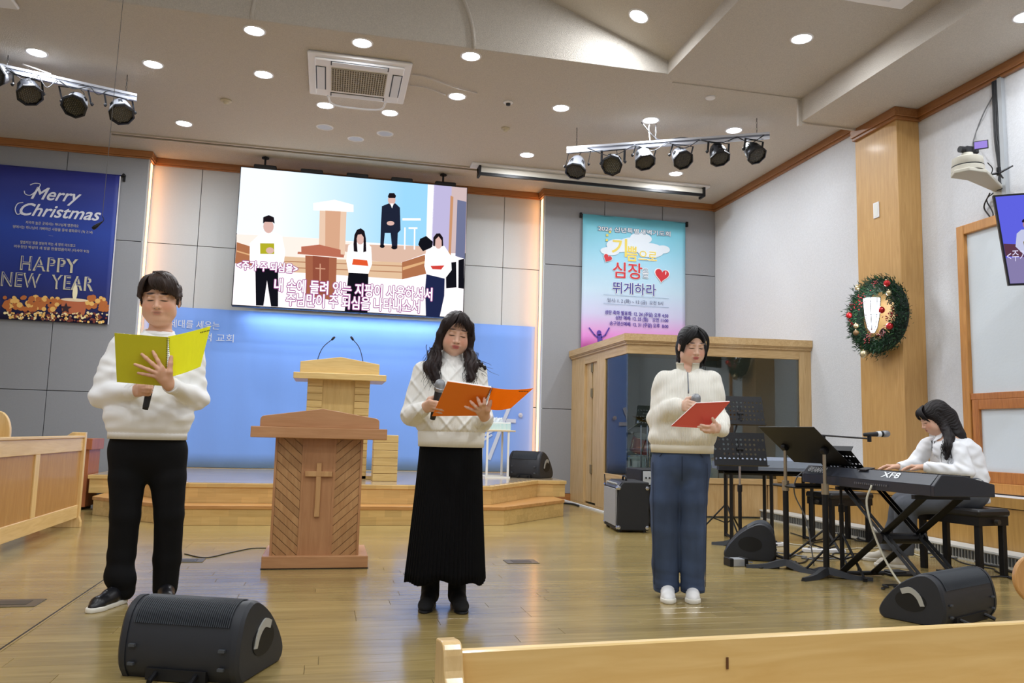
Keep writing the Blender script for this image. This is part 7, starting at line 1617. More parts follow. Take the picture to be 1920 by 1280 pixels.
# hair
M_hm = hair_mat('dark brown short hair', (52, 38, 32), (30, 22, 18))
def hair_cap(P, Rh, o, S, m, shell, face_cut, locks, rip, name='hair', h=.0040, lo=None, hi=None, extra=None):
    g = SDF(o - .24 if lo is None else lo, o + .24 if hi is None else hi, h); g.frame(Rh, o, S)
    for c, r in shell: g.ell(c, r, .02)
    for c, r, k in face_cut: g.ell(c, r, k, 's')
    for L_ in locks: g.chain(L_[0], L_[1], .008)
    g.frame()
    if extra: extra(g)
    g.ripple(rip, .02); return part(g.mesh(name), name, m, P.root, 1)
def strand(Rh, o, a1, a2, a3):
    def f(x, y, z):
        q = np.stack([x - o[0], y - o[1], z - o[2]], 0).reshape(3, -1); l = Rh.T @ q; th = np.arctan2(l[0], l[2] + .02); r = np.arctan2(l[1], l[2])
        return (a1 * np.sin(th * 34 + 3 * np.sin(r * 5)) + a2 * np.sin(th * 61 + l[1] * 60) + a3 * np.sin(l[0] * 90 + l[1] * 50)).reshape(x.shape) * np.clip((l[1] + .07) * 20, 0, 1).reshape(x.shape)
    return f
lk = []
for sx in (-1, 1):
    for k in range(6): y = -.058 + .024 * k; lk.append(([(sx * .080, y, .06), (sx * .086, y - .002, .02), (sx * .083, y - .004, -.010 - .005 * k if k > 1 else .012)], [.014, .010, .006]))
hair_cap(Pm, RhM, hc, hs, M_hm, [((0, .020, .045), (.088, .104, .088)), ((.010, -.02, .078), (.074, .070, .060))], [((0, -.118, -.005), (.073, .062, .090), .012), ((0, -.02, -.10), (.12, .1, .07), .01)], lk, strand(RhM, hc, .0012, .0008, .0004))
fringe(Pm, RhM, hc, hs, M_hm, [
    ([(-.028, -.055, .126), (-.050, -.092, .104), (-.066, -.092, .066), (-.076, -.070, .030)], [(-.070, -.02, .112), (-.088, -.045, .080), (-.092, -.050, .045), (-.088, -.046, .006)], 34),
    ([(-.026, -.055, .128), (-.034, -.096, .108), (-.030, -.106, .080), (-.020, -.106, .058)], [(.010, -.055, .132), (.020, -.098, .110), (.034, -.106, .074), (.046, -.100, .040)], 34),
    ([(.010, -.055, .132), (.022, -.098, .110), (.036, -.106, .074), (.048, -.100, .038)], [(.050, -.03, .120), (.076, -.06, .092), (.088, -.066, .055), (.090, -.060, .012)], 40),
    ([(-.03, -.02, .135), (0, -.06, .135), (.03, -.085, .118), (.052, -.09, .09)], [(.0, .05, .138), (.04, .02, .132), (.072, -.01, .108), (.090, -.02, .07)], 26)], .0046, 3)
# folder and microphone of the man
M_ya = mat('shaded yellow plastic cover', (206, 200, 40), .35); M_yb = translucent('lit yellow plastic cover', (255, 255, 90), .6)  # one plastic: downward cover coloured darker as in shade, open cover lighter as lit
q = Pm.L; dF = -.455
folder('yellow spiral folder held open by the standing man', Pm, (M_ya, M_yb), q(214.5, 624, dF - .03), q(315, 632, dF - .03), q(312, 724, dF + .05), q(219, 716, dF + .05), (q(315, 631, dF - .03), q(395, 611, dF - .03), q(376, 687, dF + .04), q(322, 706, dF + .04)), mark=('', .74, .1))
held_mic('black microphone held by the standing man under his yellow folder', Pm, mh_, mt)
# ================================================================== THE WOMAN IN THE BLACK SKIRT
def wave_bump(m, scale, strength, direction='X', extra=None, dist=.004):
    nt = m.node_tree; L = nt.links; b = nt.nodes['Principled BSDF']; t = nt.nodes.new('ShaderNodeTexCoord'); w_ = nt.nodes.new('ShaderNodeTexWave'); w_.bands_direction = direction
    w_.inputs['Scale'].default_value = scale; w_.inputs['Distortion'].default_value = .3; L.new(t.outputs['Object'], w_.inputs[0]); hsrc = w_.outputs['Fac']
    if extra:
        for dr in extra:
            mp = nt.nodes.new('ShaderNodeMapping'); mp.inputs['Rotation'].default_value = (0, dr, 0); L.new(t.outputs['Object'], mp.inputs[0]); w2 = nt.nodes.new('ShaderNodeTexWave'); w2.inputs['Scale'].default_value = 4.2; L.new(mp.outputs[0], w2.inputs[0])
            pw = nt.nodes.new('ShaderNodeMath'); pw.operation = 'POWER'; pw.inputs[1].default_value = 6; L.new(w2.outputs['Fac'], pw.inputs[0]); ad = nt.nodes.new('ShaderNodeMath'); ad.operation = 'MULTIPLY_ADD'; ad.inputs[1].default_value = 2.6; L.new(pw.outputs[0], ad.inputs[0]); dm = nt.nodes.new('ShaderNodeMath'); dm.operation = 'MULTIPLY'; dm.inputs[1].default_value = .3 if dr == extra[0] else 1.0; L.new(hsrc, dm.inputs[0]); L.new(dm.outputs[0], ad.inputs[2]); hsrc = ad.outputs[0]
    bp = nt.nodes.new('ShaderNodeBump'); bp.inputs['Strength'].default_value = strength; bp.inputs['Distance'].default_value = dist; L.new(hsrc, bp.inputs['Height']); L.new(bp.outputs[0], b.inputs['Normal']); return m
M_cab = wave_bump(mat('cream cable knit', (250, 248, 242), .9, sheen=.3), 60, .7, 'X', (.7, -.7)); M_rib = wave_bump(mat('cream ribbed knit', (250, 248, 242), .9, sheen=.3), 50, .8, 'X', None, .003)
Pw = Person((825, 1142), 'woman in cream cable sweater and long black pleated skirt reading an orange folder'); q = Pw.L
hc, hs = V(.036, -.02, 1.492), 1.0; RhW = Rxyz(7, 6, 16)
wl_, wr_ = q(793, 766, -.27), q(910, 783, -.36); sl_, sr_ = V(-.135, .01, 1.275), V(.158, .01, 1.280); el_, er_ = V(-.192, .0, 1.035), V(.195, -.02, 1.02)
g = SDF((-.32, -.62, 0.0), (.36, .22, 1.66), .0036)
head_sdf(g, RhW, hc, hs, .93, .95)
g.cap((.02, .025, 1.46), (.012, .025, 1.31), .048, .052, .02)
g.loft([(.84, .02, 0, .13, .09), (1.0, .02, 0, .12, .09), (1.2, .012, 0, .135, .09), (1.3, .012, .01, .10, .06), (1.33, .012, .015, .05, .045)], .03)
for S_, E_, W_h in ((sl_, el_, wl_), (sr_, er_, wr_)): g.chain([S_, E_, W_h], [.038, .032, .021], .03)
for x, a in ((-.06, -.05), (.10, .082)): g.chain([V(x, 0, .86), V(a, .04, .47), V(a, .105, .10)], [.075, .045, .035], .03)
hand(g, wl_, q(806, 752, -.365), q(809, 768, -.335), [q(833, 757, -.372), q(836, 763, -.368), q(833, 769, -.362), q(828, 774, -.352)], q(806, 748, -.31), q(822, 744, -.300), (.1, -1, 0), .98)
d1 = -.46
hand(g, wr_, q(908, 762, d1 + .01), q(895, 771, d1 + .02), [q(908, 746, d1 - .01), q(895, 745, d1 - .01), q(882, 752, d1 - .005), q(872, 762, d1 + .005)], q(915, 768, d1 + .02), q(921, 749, d1 + .0), (0, -1, -.2), .96)
part(g.mesh('body'), 'body', skin_mat('skin of the woman', (230, 184, 158), RhW, hc, hs, (196, 78, 84), (70, 52, 44), True), Pw.root, 1)
g = SDF((-.34, -.46, .84), (.36, .24, 1.42), .0048)
g.loft([(.872, .03, 0, .174, .122), (.94, .03, 0, .178, .128), (.965, .028, -.002, .190, .14), (1.05, .022, -.004, .180, .137), (1.18, .014, -.008, .176, .138), (1.27, .012, .0, .165, .112), (1.32, .012, .01, .110, .078), (1.35, .014, .018, .066, .060), (1.395, .02, .018, .058, .056)], .02, p=2.2)
g.chain([sl_, el_, wl_], [.060, .058, .038], .03); g.chain([sr_, er_, wr_ + V(.006, .02, -.004)], [.060, .058, .037], .03)
f1 = folds(.006, 14, (9, 7, 24)); g.ripple(lambda x, y, z: f1(x, y, z) * np.clip((z - .95) * 10, 0, 1) * np.clip((1.36 - z) * 10, 0, 1))
part(g.mesh('sweater'), 'sweater', M_cab, Pw.root, 2)
def ring_band(P, name, m, prof, cx, cy, n=120, p=2.2, rib=.012):
    vs = []
    for z, rx, ry in prof:
        for k in range(n): t = 2 * PI * k / n; r_ = 1 + (rib if k % 2 else 0); c_, s_ = math.cos(t), math.sin(t); vs.append(V(cx + rx * r_ * np.sign(c_) * abs(c_) ** (2 / p), cy + ry * r_ * np.sign(s_) * abs(s_) ** (2 / p), z))
    o = MB().add(vs, [(i * n + k, i * n + (k + 1) % n, (i + 1) * n + (k + 1) % n, (i + 1) * n + k) for i in range(len(prof) - 1) for k in range(n)]).build(name, m, None, smooth=True); o.parent = P.root; return o
ring_band(Pw, 'ribbed_hem', M_cab if False else mat('cream rib', (250, 248, 242), .9), [(.868, .170, .120), (.866, .178, .127), (.90, .180, .130), (.945, .183, .134), (.955, .178, .128)], .03, 0)
ring_band(Pw, 'ribbed_neck', mat('cream rib', (250, 248, 242), .9), [(1.33, .070, .066), (1.345, .066, .063), (1.385, .060, .058), (1.402, .058, .057), (1.405, .052, .050)], .018, .018, 70, 2.0, .02)
cuff(Pw, wl_ + nrm(wl_ - el_) * .010, el_, .032, mat('cream rib', (250, 248, 242), .9), .06); cuff(Pw, wr_, er_, .031, mat('cream rib', (250, 248, 242), .9), .06)
# pleated skirt
M_sk = mat('black pleated cloth', (8, 8, 10), .9, spec=.15, bump=(300, .2, .0006)); n_ = 240; vs = []; rows = 14
for j in range(rows + 1):
    u = j / rows; z = .885 - (.885 - .158) * u; rx = .168 + .046 * u ** 1.2; ry = .118 + .058 * u; cx = .030 - .014 * u
    for k in range(n_):
        t = 2 * PI * k / n_; saw = ((k % 4) / 4 - .4); a = .012 + .035 * u; wv = 1 + a * saw + .02 * u * math.sin(t * 5 + 1) + .012 * u * math.sin(t * 9 + 2)
        vs.append(V(cx + rx * wv * math.cos(t), .005 + ry * wv * math.sin(t), z + (.010 * math.sin(t * 7 + 1) + .012 * math.sin(3 * t)) * u ** 6))
o = MB().add(vs, [(i * n_ + k, i * n_ + (k + 1) % n_, (i + 1) * n_ + (k + 1) % n_, (i + 1) * n_ + k) for i in range(rows) for k in range(n_)]).build('pleated_skirt', M_sk, None, smooth=True, auto=40); o.parent = Pw.root; sd = o.modifiers.new('thick', 'SOLIDIFY'); sd.thickness = .003
g = SDF((-.14, -.06, .05), (.18, .20, .52), .006)
for x in (-.05, .082): g.chain([V(x, .045, .45), V(x, .105, .10)], [.052, .042], .02)
part(g.mesh('tights'), 'tights', mat('black tights', (15, 15, 18), .8), Pw.root)
M_sue = mat('black suede', (18, 18, 20), .9, bump=(600, .4, .0006)); tL = Pw.F(790, 1150)[:2]; tR = Pw.F(868, 1152)[:2]
shoe(Pw, 'ankle_boot', (-.050, .03 + .12), (tL[0] + .012, tL[1]), .043, M_sue, M_blk, .10, .012, tall=.25, sole_flare=-.003); shoe(Pw, 'ankle_boot', (.082, .15), (tR[0], tR[1]), .043, M_sue, M_blk, .10, .012, tall=.25, sole_flare=-.003)
# long wavy hair
M_hw = hair_mat('long dark brown hair', (38, 26, 25), (24, 16, 15))
def mane(g, side, path, rad):
    g.chain([V(*p) for p in path], rad, .02)
H = lambda x, y, z, R_=RhW, o_=hc, s_=hs: R_ @ (V(x, y, z) * s_) + o_
lk = []
def extraW(g):
    mane(g, -1, [H(-.070, -.03, .06), H(-.086, -.035, -.01), H(-.088, -.03, -.08), V(-.072, -.050, 1.36), V(-.088, -.095, 1.29), V(-.062, -.125, 1.225)], [.024, .024, .026, .038, .044, .022])
    mane(g, 1, [H(.070, -.03, .06), H(.084, -.035, -.01), H(.084, -.03, -.08), V(.118, -.055, 1.36), V(.125, -.10, 1.30), V(.122, -.13, 1.235)], [.022, .021, .024, .034, .038, .020])
    mane(g, 0, [H(0, .08, .0), V(.03, .09, 1.36), V(.03, .11, 1.22)], [.07, .075, .05]); mane(g, 1, [V(.12, -.02, 1.36), V(.17, -.03, 1.325), V(.205, -.03, 1.300)], [.022, .016, .008])
sf = strand(RhW, hc, .0018, .0012, .001); wavyf = lambda x, y, z: .5 * sf(x, y, z) * (z > 1.40) + (z <= 1.40) * (.0035 * np.sin(x * 260 + 3 * np.sin(z * 45)) + .003 * np.sin(x * 130 + z * 50))
hair_cap(Pw, RhW, hc, hs, M_hw, [((0, .020, .036), (.084, .102, .090)), ((0, .05, -.03), (.080, .07, .08))], [((0, -.120, -.016), (.068, .068, .118), .012), ((0, -.10, -.12), (.055, .085, .06), .012)], lk, wavyf, lo=np.array((-.20, -.24, 1.12)), hi=np.array((.32, .24, 1.66)), extra=extraW)
_W = [
    ([(-.004, -.05, .126), (-.020, -.092, .106), (-.034, -.104, .074), (-.048, -.098, .040)], [(-.004, -.03, .130), (-.045, -.07, .105), (-.076, -.078, .055), (-.084, -.062, .000)], 44),
    ([(-.004, -.05, .126), (-.010, -.095, .106), (-.018, -.106, .078), (-.030, -.104, .048)], [(.004, -.05, .126), (.016, -.095, .106), (.026, -.106, .076), (.034, -.102, .044)], 13),
    ([(.004, -.05, .126), (.020, -.092, .106), (.036, -.104, .074), (.050, -.096, .038)], [(.004, -.03, .130), (.045, -.07, .105), (.078, -.078, .055), (.084, -.062, .000)], 44)]
fringe(Pw, RhW, hc, hs, M_hw, [_W[0], _W[2]], .0034, 6)
fringe(Pw, RhW, hc, hs, M_hw, [(_W[1][0], _W[1][1], 30)], .0019, 7)
def curls(P, starts, m, seed, amp=.010, L_=.16, r=.0028, n=None, name='hair_strands'):
    rs = random.Random(seed); mb = MB()
    for (p, dr, cnt) in starts:
        for k in range(cnt):
            a = np.array(p) + V(rs.gauss(0, .018), rs.gauss(0, .012), rs.gauss(0, .02)); d = nrm(np.array(dr) + V(rs.gauss(0, .15), rs.gauss(0, .15), 0)); ph = rs.random() * 6; ll = L_ * rs.uniform(.6, 1.15); pts = []
            for i in range(14): u = i / 13; pts.append(a + d * ll * u + V(math.sin(ph + u * 7.5), .6 * math.cos(ph + u * 7.5), 0) * amp * (.3 + u))
            mb.tube(pts, [r * (1 - .75 * i / 13) for i in range(14)], 5)
    o = mb.build(name, m, None, smooth=True); o.parent = P.root; o['kind'] = 'stuff'; return o
curls(Pw, [((-.085, -.115, 1.31), (.05, -.15, -1), 34), ((.122, -.115, 1.32), (-.1, -.15, -1), 30), ((-.095, -.07, 1.40), (-.08, -.1, -1), 14), ((.125, -.06, 1.38), (.25, -.1, -1), 12), ((.14, -.05, 1.345), (.9, -.1, -.45), 8)], M_hw, 5, .008, .13, .0022)
M_oa = mat('orange plastic cover', (255, 134, 26), .35); M_ob = translucent('lit orange plastic cover', (255, 168, 30), .6)  # same plastic, the open cover's colour lightened to look lit from behind
folder('orange spiral folder held open by the woman in the black skirt', Pw, (M_oa, M_ob), q(839, 715, -.52), q(922, 727, -.52), q(897, 779, -.37), q(810, 780, -.33), (q(922, 727, -.52), q(1000, 728, -.52), q(958, 765, -.42), q(912, 766, -.42)), mark=('', .66, .1), th=.012)
held_mic('grey headed black microphone held by the woman beside her orange folder', Pw, q(825, 721, -.345), q(811, 786, -.28))
# ================================================================== THE GIRL IN JEANS
M_gsw = wave_bump(mat('cream quarter zip knit', (248, 245, 234), .9, sheen=.3), 34, .55, 'X', None, .004); M_jn = mat('dark blue denim', (62, 78, 108), .85, noise=(6, .42, (1, 1, .4)), bump=(700, .4, .0008)); M_gr = mat('cream knit band', (244, 240, 226), .9)
Pg = Person((1272, 1125), 'girl in cream quarter zip sweater and wide blue jeans reading a red folder'); q = Pg.L
hc, hs = V(.077, -.015, 1.502), .95; RhG = Rxyz(20, 0, 17)
wl_, wr_ = q(1278, 762, -.20), q(1349, 803, -.30); sl_, sr_ = V(-.082, .01, 1.288), V(.188, .01, 1.290); el_, er_ = V(-.118, .0, 1.06), V(.228, -.02, 1.045)
g = SDF((-.26, -.56, 0.0), (.40, .22, 1.66), .0036)
head_sdf(g, RhG, hc, hs, 1.0, .95); g.cap((.06, .025, 1.45), (.05, .02, 1.30), .047, .052, .02); g.ell(V(.055, -.012, 1.325), (.06, .052, .05), .03)
g.loft([(.84, .02, 0, .13, .09), (1.0, .025, 0, .12, .09), (1.2, .045, 0, .13, .09), (1.3, .05, .01, .10, .06), (1.34, .05, .015, .05, .045)], .03)
for S_, E_, W_h in ((sl_, el_, wl_), (sr_, er_, wr_)): g.chain([S_, E_, W_h], [.038, .032, .021], .03)
for x, a in ((-.06, -.07), (.09, .09)): g.chain([V(x, 0, .86), V(a, .03, .47), V(a, .09, .07)], [.075, .045, .034], .03)
hand(g, wl_, q(1291, 752, -.275), q(1288, 768, -.27), [q(1307, 757, -.29), q(1308, 763, -.29), q(1306, 768, -.285), q(1301, 773, -.28)], q(1289, 748, -.24), q(1301, 745, -.255), (.1, -1, 0), .92)
hand(g, wr_, q(1336, 798, -.375), q(1338, 809, -.36), [q(1314, 796, -.385), q(1309, 800, -.38), q(1314, 805, -.375), q(1320, 809, -.37)], q(1342, 795, -.35), q(1336, 784, -.375), (0, -1, -.6), .92)
part(g.mesh('body'), 'body', skin_mat('skin of the girl', (232, 190, 166), RhG, hc, hs, (200, 86, 92), (60, 48, 44), True), Pg.root, 1)
g = SDF((-.30, -.42, .82), (.42, .24, 1.46), .0050)
g.loft([(.868, .020, 0, .176, .130), (.90, .020, 0, .182, .136), (.945, .020, -.004, .200, .16), (1.05, .030, -.006, .196, .155), (1.2, .048, -.006, .186, .146), (1.27, .052, .0, .172, .12), (1.325, .052, .010, .132, .092), (1.362, .054, .016, .082, .070)], .02, p=2.3)
g.chain([sl_, el_, wl_ - V(.02, 0, 0)], [.066, .068, .048], .03); g.chain([sr_, er_, wr_ + V(.010, .02, 0)], [.064, .066, .046], .03)
g.ell(V(.058, -.085, 1.385), (.030, .060, .058), .012, 's'); g.cap(el_ + V(0, -.02, 0), wl_ - V(.04, 0, .01), .070, .056, .02); f1 = folds(.014, 33, (12, 10, 24)); f2 = folds(.009, 3, (26, 18, 44))
g.ripple(lambda x, y, z: (f1(x, y, z) + f2(x, y, z)) * np.clip((z - .90) * 12, 0, 1) * np.clip((1.38 - z) * 12, 0, 1))
# the hem hangs lower on the right
I = np.arange(g.n[2]); part(g.mesh('sweater'), 'sweater', M_gsw, Pg.root, 2)
ring_band(Pg, 'hem_band', M_gr, [(.862, .168, .120), (.858, .182, .134), (.90, .186, .139), (.915, .18, .134)], .020, 0, 120, 2.3, .008)
cuff(Pg, wl_ + nrm(wl_ - el_) * .004, el_, .036, M_gr, .05); cuff(Pg, wr_, er_, .034, M_gr, .05)
# stand collar open at the front with a short zip
def collar_pt(t, u, flare):   # t angle from the front, u height
    r = .062 + .012 * flare + .030 * u * flare; return V(.054 + r * math.sin(t) * 1.05, .016 - r * math.cos(t), 1.352 + .070 * u - .034 * (1 + math.cos(t)) / 2 * (1 - .1 * u) )
vs = []; n_ = 40
for i in range(n_ + 1):
    t = .26 + (2 * PI - .52) * i / n_; fr = max(0, 1 - min(t, 2 * PI - t) / 1.5)
    for u in (0, .5, 1, 1.04): p = collar_pt(t, min(u, 1), fr * 1.2); vs.append(p + V(0, 0, .0 if u <= 1 else -.004))
    for u in (1, .5, 0): p = collar_pt(t, u, fr * 1.2); c_ = V(.054, .016, p[2]); vs.append(c_ + (p - c_) * .90)
o = MB().add(vs, [(i * 7 + k, i * 7 + k + 1, (i + 1) * 7 + k + 1, (i + 1) * 7 + k) for i in range(n_) for k in range(6)]).build('stand_collar', M_gr, None, smooth=True); o.parent = Pg.root
z0 = q(1290, 705, -.12); z1 = q(1292.5, 726, -.155); zp = MB(); zp.tube(spline([V(.052, -.098, 1.335), V(.053, -.130, 1.30), V(.055, -.150, 1.26), V(.056, -.160, 1.225)], 5), .0035, 6); zp.box(V(.052, -.168, 1.205), V(.060, -.162, 1.232)); o = zp.build('zip', mat('grey zip', (120, 124, 132), .4, .5), None, smooth=True); o.parent = Pg.root
# jeans
g = SDF((-.24, -.24, .02), (.28, .24, .95), .0052)
g.loft([(.64, .008, .02, .10, .06), (.70, .008, .01, .145, .10), (.76, .010, 0, .170, .122), (.83, .015, 0, .168, .126), (.90, .018, 0, .158, .118)], .05, p=2.2)
g.chain([V(-.070, 0, .78), V(-.076, -.01, .58), V(-.076, .02, .42), V(-.074, .06, .2), V(-.070, .075, .055)], [.100, .096, .092, .086, .082], .025, flat=((1, 0, 0), .92)); g.chain([V(.095, 0, .78), V(.086, -.01, .58), V(.080, .02, .42), V(.082, .06, .2), V(.084, .075, .055)], [.098, .094, .090, .084, .080], .025, flat=((1, 0, 0), .9))
g.cut((0, 0, -1), (0, 0, .038)); f3 = folds(.009, 41, (12, 10, 16)); f4 = folds(.006, 44, (10, 10, 60)); g.ripple(lambda x, y, z: f3(x, y, z) + f4(x, y, z) * np.clip(1 - abs(z - .06) * 6, 0, 1))
jn = part(g.mesh('jeans'), 'jeans', M_jn, Pg.root, 2)
me_ = jn.data; co = np.empty(len(me_.vertices) * 3, np.float32); me_.vertices.foreach_get('co', co); co = co.reshape(-1, 3)
def front(x, z, back=False):
    d = np.abs(co[:, 0] - x) + np.abs(co[:, 2] - z); i = np.nonzero(d < .014)[0]
    return V(x, (co[i, 1].min() if len(i) else -.1) - .0005, z)
sm_ = MB(); M_seam = mat('denim seam', (36, 46, 68), .9)
sm_.tube([front(.020, z) for z in np.linspace(.84, .70, 8)], .0022, 5)
for sx in (-1, 1):
    cxx_ = .015; sm_.tube([front(cxx_ + sx * (.070 + .055 * u), .885 - .05 * u ** 1.6 ) for u in np.linspace(0, 1, 8)], .0022, 5)
    sm_.tube([front((-.150 if sx < 0 else .165) * (1 - .06 * u), .80 - .72 * u) for u in np.linspace(0, 1, 22)], .0022, 5)
for sx, x_ in ((-1, -.072), (1, .084)): sm_.tube([front(x_ + .072 * math.sin(t), .060) for t in np.linspace(-1.1, 1.1, 12)], .0020, 5)
o = sm_.build('seams', M_seam, None, smooth=True); o.parent = jn; o['kind'] = 'stuff'
M_ws = mat('white leather', (236, 236, 236), .5); 
for (sx, px_) in ((-.072, 1254), (.084, 1299)):
    t = Pg.F(px_, 1131)[:2]; shoe(Pg, 'sneaker', (sx, .155), (t[0], t[1] - .02), .043, M_ws, M_sol, .075, .026, lace=M_ws)
M_hg = hair_mat('black bobbed hair', (24, 22, 24), (14, 12, 14)); lk = []; H = lambda x, y, z, R_=RhG, o_=hc, s_=hs: R_ @ (V(x, y, z) * s_) + o_
def extraG(g): g.chain([H(0, .06, -.02), H(0, .055, -.11), H(0, .045, -.135)], [.072, .062, .045], .02); g.chain([H(.066, .0, .0), H(.074, -.010, -.08), H(.066, -.014, -.125)], [.030, .026, .012], .01)
hair_cap(Pg, RhG, hc, hs, M_hg, [((0, .018, .038), (.088, .104, .092)), ((0, .05, -.03), (.084, .06, .075))], [((0, -.118, -.020), (.066, .066, .110), .012), ((-.084, -.012, -.035), (.020, .035, .040), .008)], lk, strand(RhG, hc, .0010, .0007, .0004), extra=extraG)
fringe(Pg, RhG, hc, hs, M_hg, [([(.006, -.05, .126), (-.012, -.092, .106), (-.036, -.102, .072), (-.066, -.082, .030), (-.074, -.070, -.03)], [(.004, -.01, .132), (-.045, -.06, .108), (-.080, -.065, .060), (-.090, -.050, .005), (-.088, -.038, -.025)], 56), ([(.008, -.05, .126), (.024, -.092, .106), (.046, -.100, .072), (.070, -.080, .025), (.076, -.070, -.05), (.064, -.074, -.10)], [(.008, -.01, .132), (.050, -.06, .108), (.082, -.065, .060), (.090, -.050, .0), (.088, -.035, -.06), (.080, -.030, -.11)], 60)], .0034, 9)
curls(Pg, [(H(.078, -.055, -.05), (-.1, -.1, -1), 8)], M_hg, 15, .002, .085, .0022)
M_ra = mat('red plastic cover', (236, 100, 90), .35)
folder('red folder held by the girl in jeans', Pg, (M_ra, M_ra), q(1305, 756, -.42), q(1369, 753, -.42), q(1326, 803, -.33), q(1258, 799, -.31), None, coil=False, page=True, th=.008)
held_mic('grey headed microphone held by the girl above her red folder', Pg, q(1305, 747, -.27), q(1300, 790, -.215))
# ================================================================== THE PIANIST
M_shirt = mat('white cotton shirt', (246, 248, 252), .8, bump=(400, .12, .0006)); M_gj = mat('washed grey denim', (84, 88, 96), .85, noise=(4, .3), bump=(700, .3, .0008))
Pp = Person((bc[0], bc[1], 0), 'seated woman pianist in white shirt with long dark hair playing the front keyboard'); q = Pp.L
hc, hs = q(1752, 783), .98; hc = hc + V(0, 0, -.01); RhP = Rxyz(-72, 0, 24)
s1, s2 = q(1797, 842, -.15), q(1740, 832, .10); e1, e2 = q(1812, 884, -.22), q(1722, 866, .12); w1 = q(1752, 890, -.30) + V(0, .12, .0); w2 = q(1684, 874, .02)
ktop = .745
w1 = V(-.24, -.19, .775); w2 = V(*q(1684, 875, .0)); nk = q(1772, 815, .0)
g = SDF((-.75, -.50, 0.0), (.36, .42, 1.42), .0040)
head_sdf(g, RhP, hc, hs, 1.0, .95)
g.cap(hc + V(.03, 0, -.06), nk + V(.015, 0, -.02), .046, .052, .02)
g.chain([V(.04, 0, .60), V(.05, 0, .80), nk + V(.03, 0, -.08)], [.12, .11, .10], .05)
g.chain([s1, e1, w1], [.040, .032, .021], .03); g.chain([s2, e2, w2], [.040, .032, .021], .03)
kn1, kn2 = q(1700, 948, -.10), q(1692, 942, .10); a1_, a2_ = Pp.F(1692, 1040, .10), Pp.F(1668, 1030, .10)
hp1, hp2 = V(.03, -.09, .575), V(.03, .09, .575)
g.chain([hp1, kn1, a1_], [.085, .055, .035], .03); g.chain([hp2, kn2, a2_], [.085, .055, .035], .03)
for Wv, yy in ((w1, -.02), (w2, .0)):
    hand(g, Wv, Wv + V(-.078, -.028, .006), Wv + V(-.074, .030, .0), [Wv + V(-.14, -.034, -.030), Wv + V(-.148, -.012, -.030), Wv + V(-.142, .012, -.030), Wv + V(-.125, .036, -.028)], Wv + V(-.035, -.045, -.005), Wv + V(-.082, -.060, -.024), (0, 0, 1), .92)
part(g.mesh('body'), 'body', skin_mat('skin of the pianist', (226, 180, 154), RhP, hc, hs, (190, 96, 90), (60, 48, 44), True), Pp.root, 1)
g = SDF((-.60, -.46, .48), (.36, .40, 1.24), .0052)
g.chain([V(.050, 0, .56), V(.045, 0, .70), V(.015, 0, .86), nk + V(.020, .0, -.11)], [.140, .145, .145, .105], .03); g.cap(nk + V(.03, -.09, -.085), nk + V(.03, .09, -.080), .062, .060, .05); g.cap(nk + V(.03, 0, -.05), nk + V(.01, 0, .0), .075, .060, .03)
g.chain([s1, e1, w1 + V(.04, 0, .0)], [.062, .058, .040], .045); g.chain([s2, e2, w2 + V(.04, 0, 0)], [.062, .056, .038], .03)
f1 = folds(.012, 52, (18, 16, 22)); f2 = folds(.010, 53, (36, 26, 40)); g.ripple(lambda x, y, z: f1(x, y, z) + f2(x, y, z)); g.cut((0, 0, -1), (0, 0, .52))
part(g.mesh('shirt'), 'shirt', M_shirt, Pp.root, 2)
cuff(Pp, w1 + V(.005, 0, 0), e1, .034, M_shirt, .05); cuff(Pp, w2 + V(.005, 0, 0), e2, .034, M_shirt, .05)
cl_ = MB()
for sy_ in (-1, 1): a = nk + V(-.045, sy_ * .01, -.01); cl_.prism([a + V(0, 0, .02), a + V(.045, sy_ * .05, .035), a + V(.02, sy_ * .06, -.015), a + V(-.035, sy_ * .035, -.045)], V(-.003, sy_ * .003, .002))
o = cl_.build('shirt_collar', M_shirt, None); o.parent = Pp.root; bt_ = MB()
for k in range(4): p = V(-.075 - .006 * k, -.0, .98 - .07 * k); bt_.cyl(p, p + V(-.014, 0, 0), .006, n=8)
o = bt_.build('buttons', mat('shirt button', (220, 222, 226), .3), None); o.parent = Pp.root; o['kind'] = 'stuff'
g = SDF((-.62, -.30, .06), (.30, .36, .74), .0056)
g.cap(V(.07, -.07, .60), V(.07, .07, .60), .125, .125, .03); g.chain([hp1, kn1, a1_ + V(.005, 0, 0)], [.108, .082, .075], .04); g.chain([hp2, kn2, a2_ + V(.005, 0, 0)], [.108, .080, .075], .04)
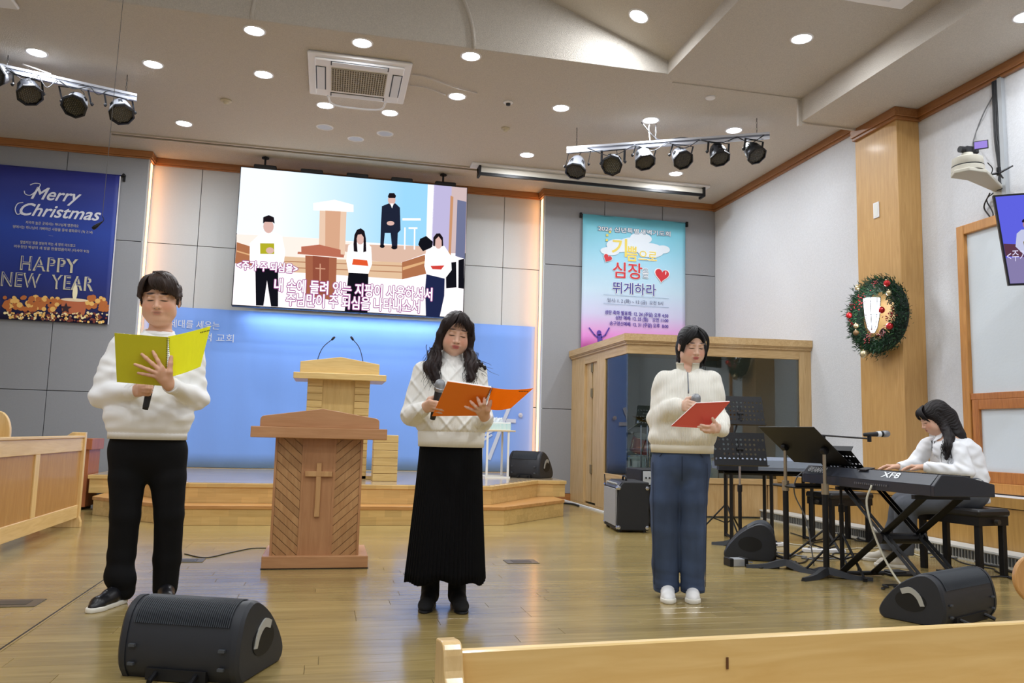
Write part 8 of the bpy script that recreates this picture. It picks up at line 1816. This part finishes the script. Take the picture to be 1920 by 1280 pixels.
g.cut((0, 0, -1), (0, 0, .10)); g.ripple(folds(.008, 61, (20, 18, 20))); part(g.mesh('jeans'), 'jeans', M_gj, Pp.root, 2)
M_cs = mat('cream canvas', (196, 188, 174), .8)
for a_ in (a1_, a2_): shoe(Pp, 'sneaker', (a_[0] + .05, a_[1] + .005), (a_[0] - .19, a_[1] - .015), .040, M_cs, mat('pale rubber', (214, 208, 196), .6), .085, .028, lace=M_cs)
M_hp = hair_mat('long black hair', (27, 21, 22), (16, 12, 13)); lk = []; H = lambda x, y, z, R_=RhP, o_=hc, s_=hs: R_ @ (V(x, y, z) * s_) + o_
def extraP(g):
    g.chain([H(0, .05, .05), H(0, .085, -.02), nk + V(.085, 0, .0), nk + V(.12, -.0, -.04)], [.085, .078, .055, .03], .03)
    g.chain([H(.060, .0, .02), H(.070, .02, -.06), nk + V(.03, -.105, -.02), nk + V(.020, -.165, -.09), nk + V(.005, -.180, -.18)], [.034, .034, .038, .033, .012], .02)
    g.chain([H(-.05, -.01, -.06), nk + V(-.035, .02, -.02), nk + V(-.055, .0, -.08), nk + V(-.055, -.02, -.14)], [.025, .024, .026, .012], .02)
sp_ = strand(RhP, hc, .0016, .0012, .0008)
hair_cap(Pp, RhP, hc, hs, M_hp, [((0, .020, .040), (.088, .104, .092)), ((0, .05, -.03), (.082, .07, .08))], [((0, -.118, -.022), (.066, .066, .108), .012), ((0, -.10, -.12), (.06, .085, .06), .012), ((.084, -.008, -.030), (.018, .030, .032), .008)], lk, sp_, lo=hc - V(.22, .26, .42), hi=hc + V(.30, .22, .20), extra=extraP)
curls(Pp, [(nk + V(.01, -.18, -.08), (-.02, -.05, -1), 48), (nk + V(-.055, -.01, -.04), (-.02, 0, -1), 26), (nk + V(.11, -.02, -.02), (.5, -.05, -.8), 14)], M_hp, 25, .005, .12, .0026)
fringe(Pp, RhP, hc, hs, M_hp, [_W[0], _W[2]], .0034, 12)
fringe(Pp, RhP, hc, hs, M_hp, [(_W[1][0], _W[1][1], 30)], .0020, 13)
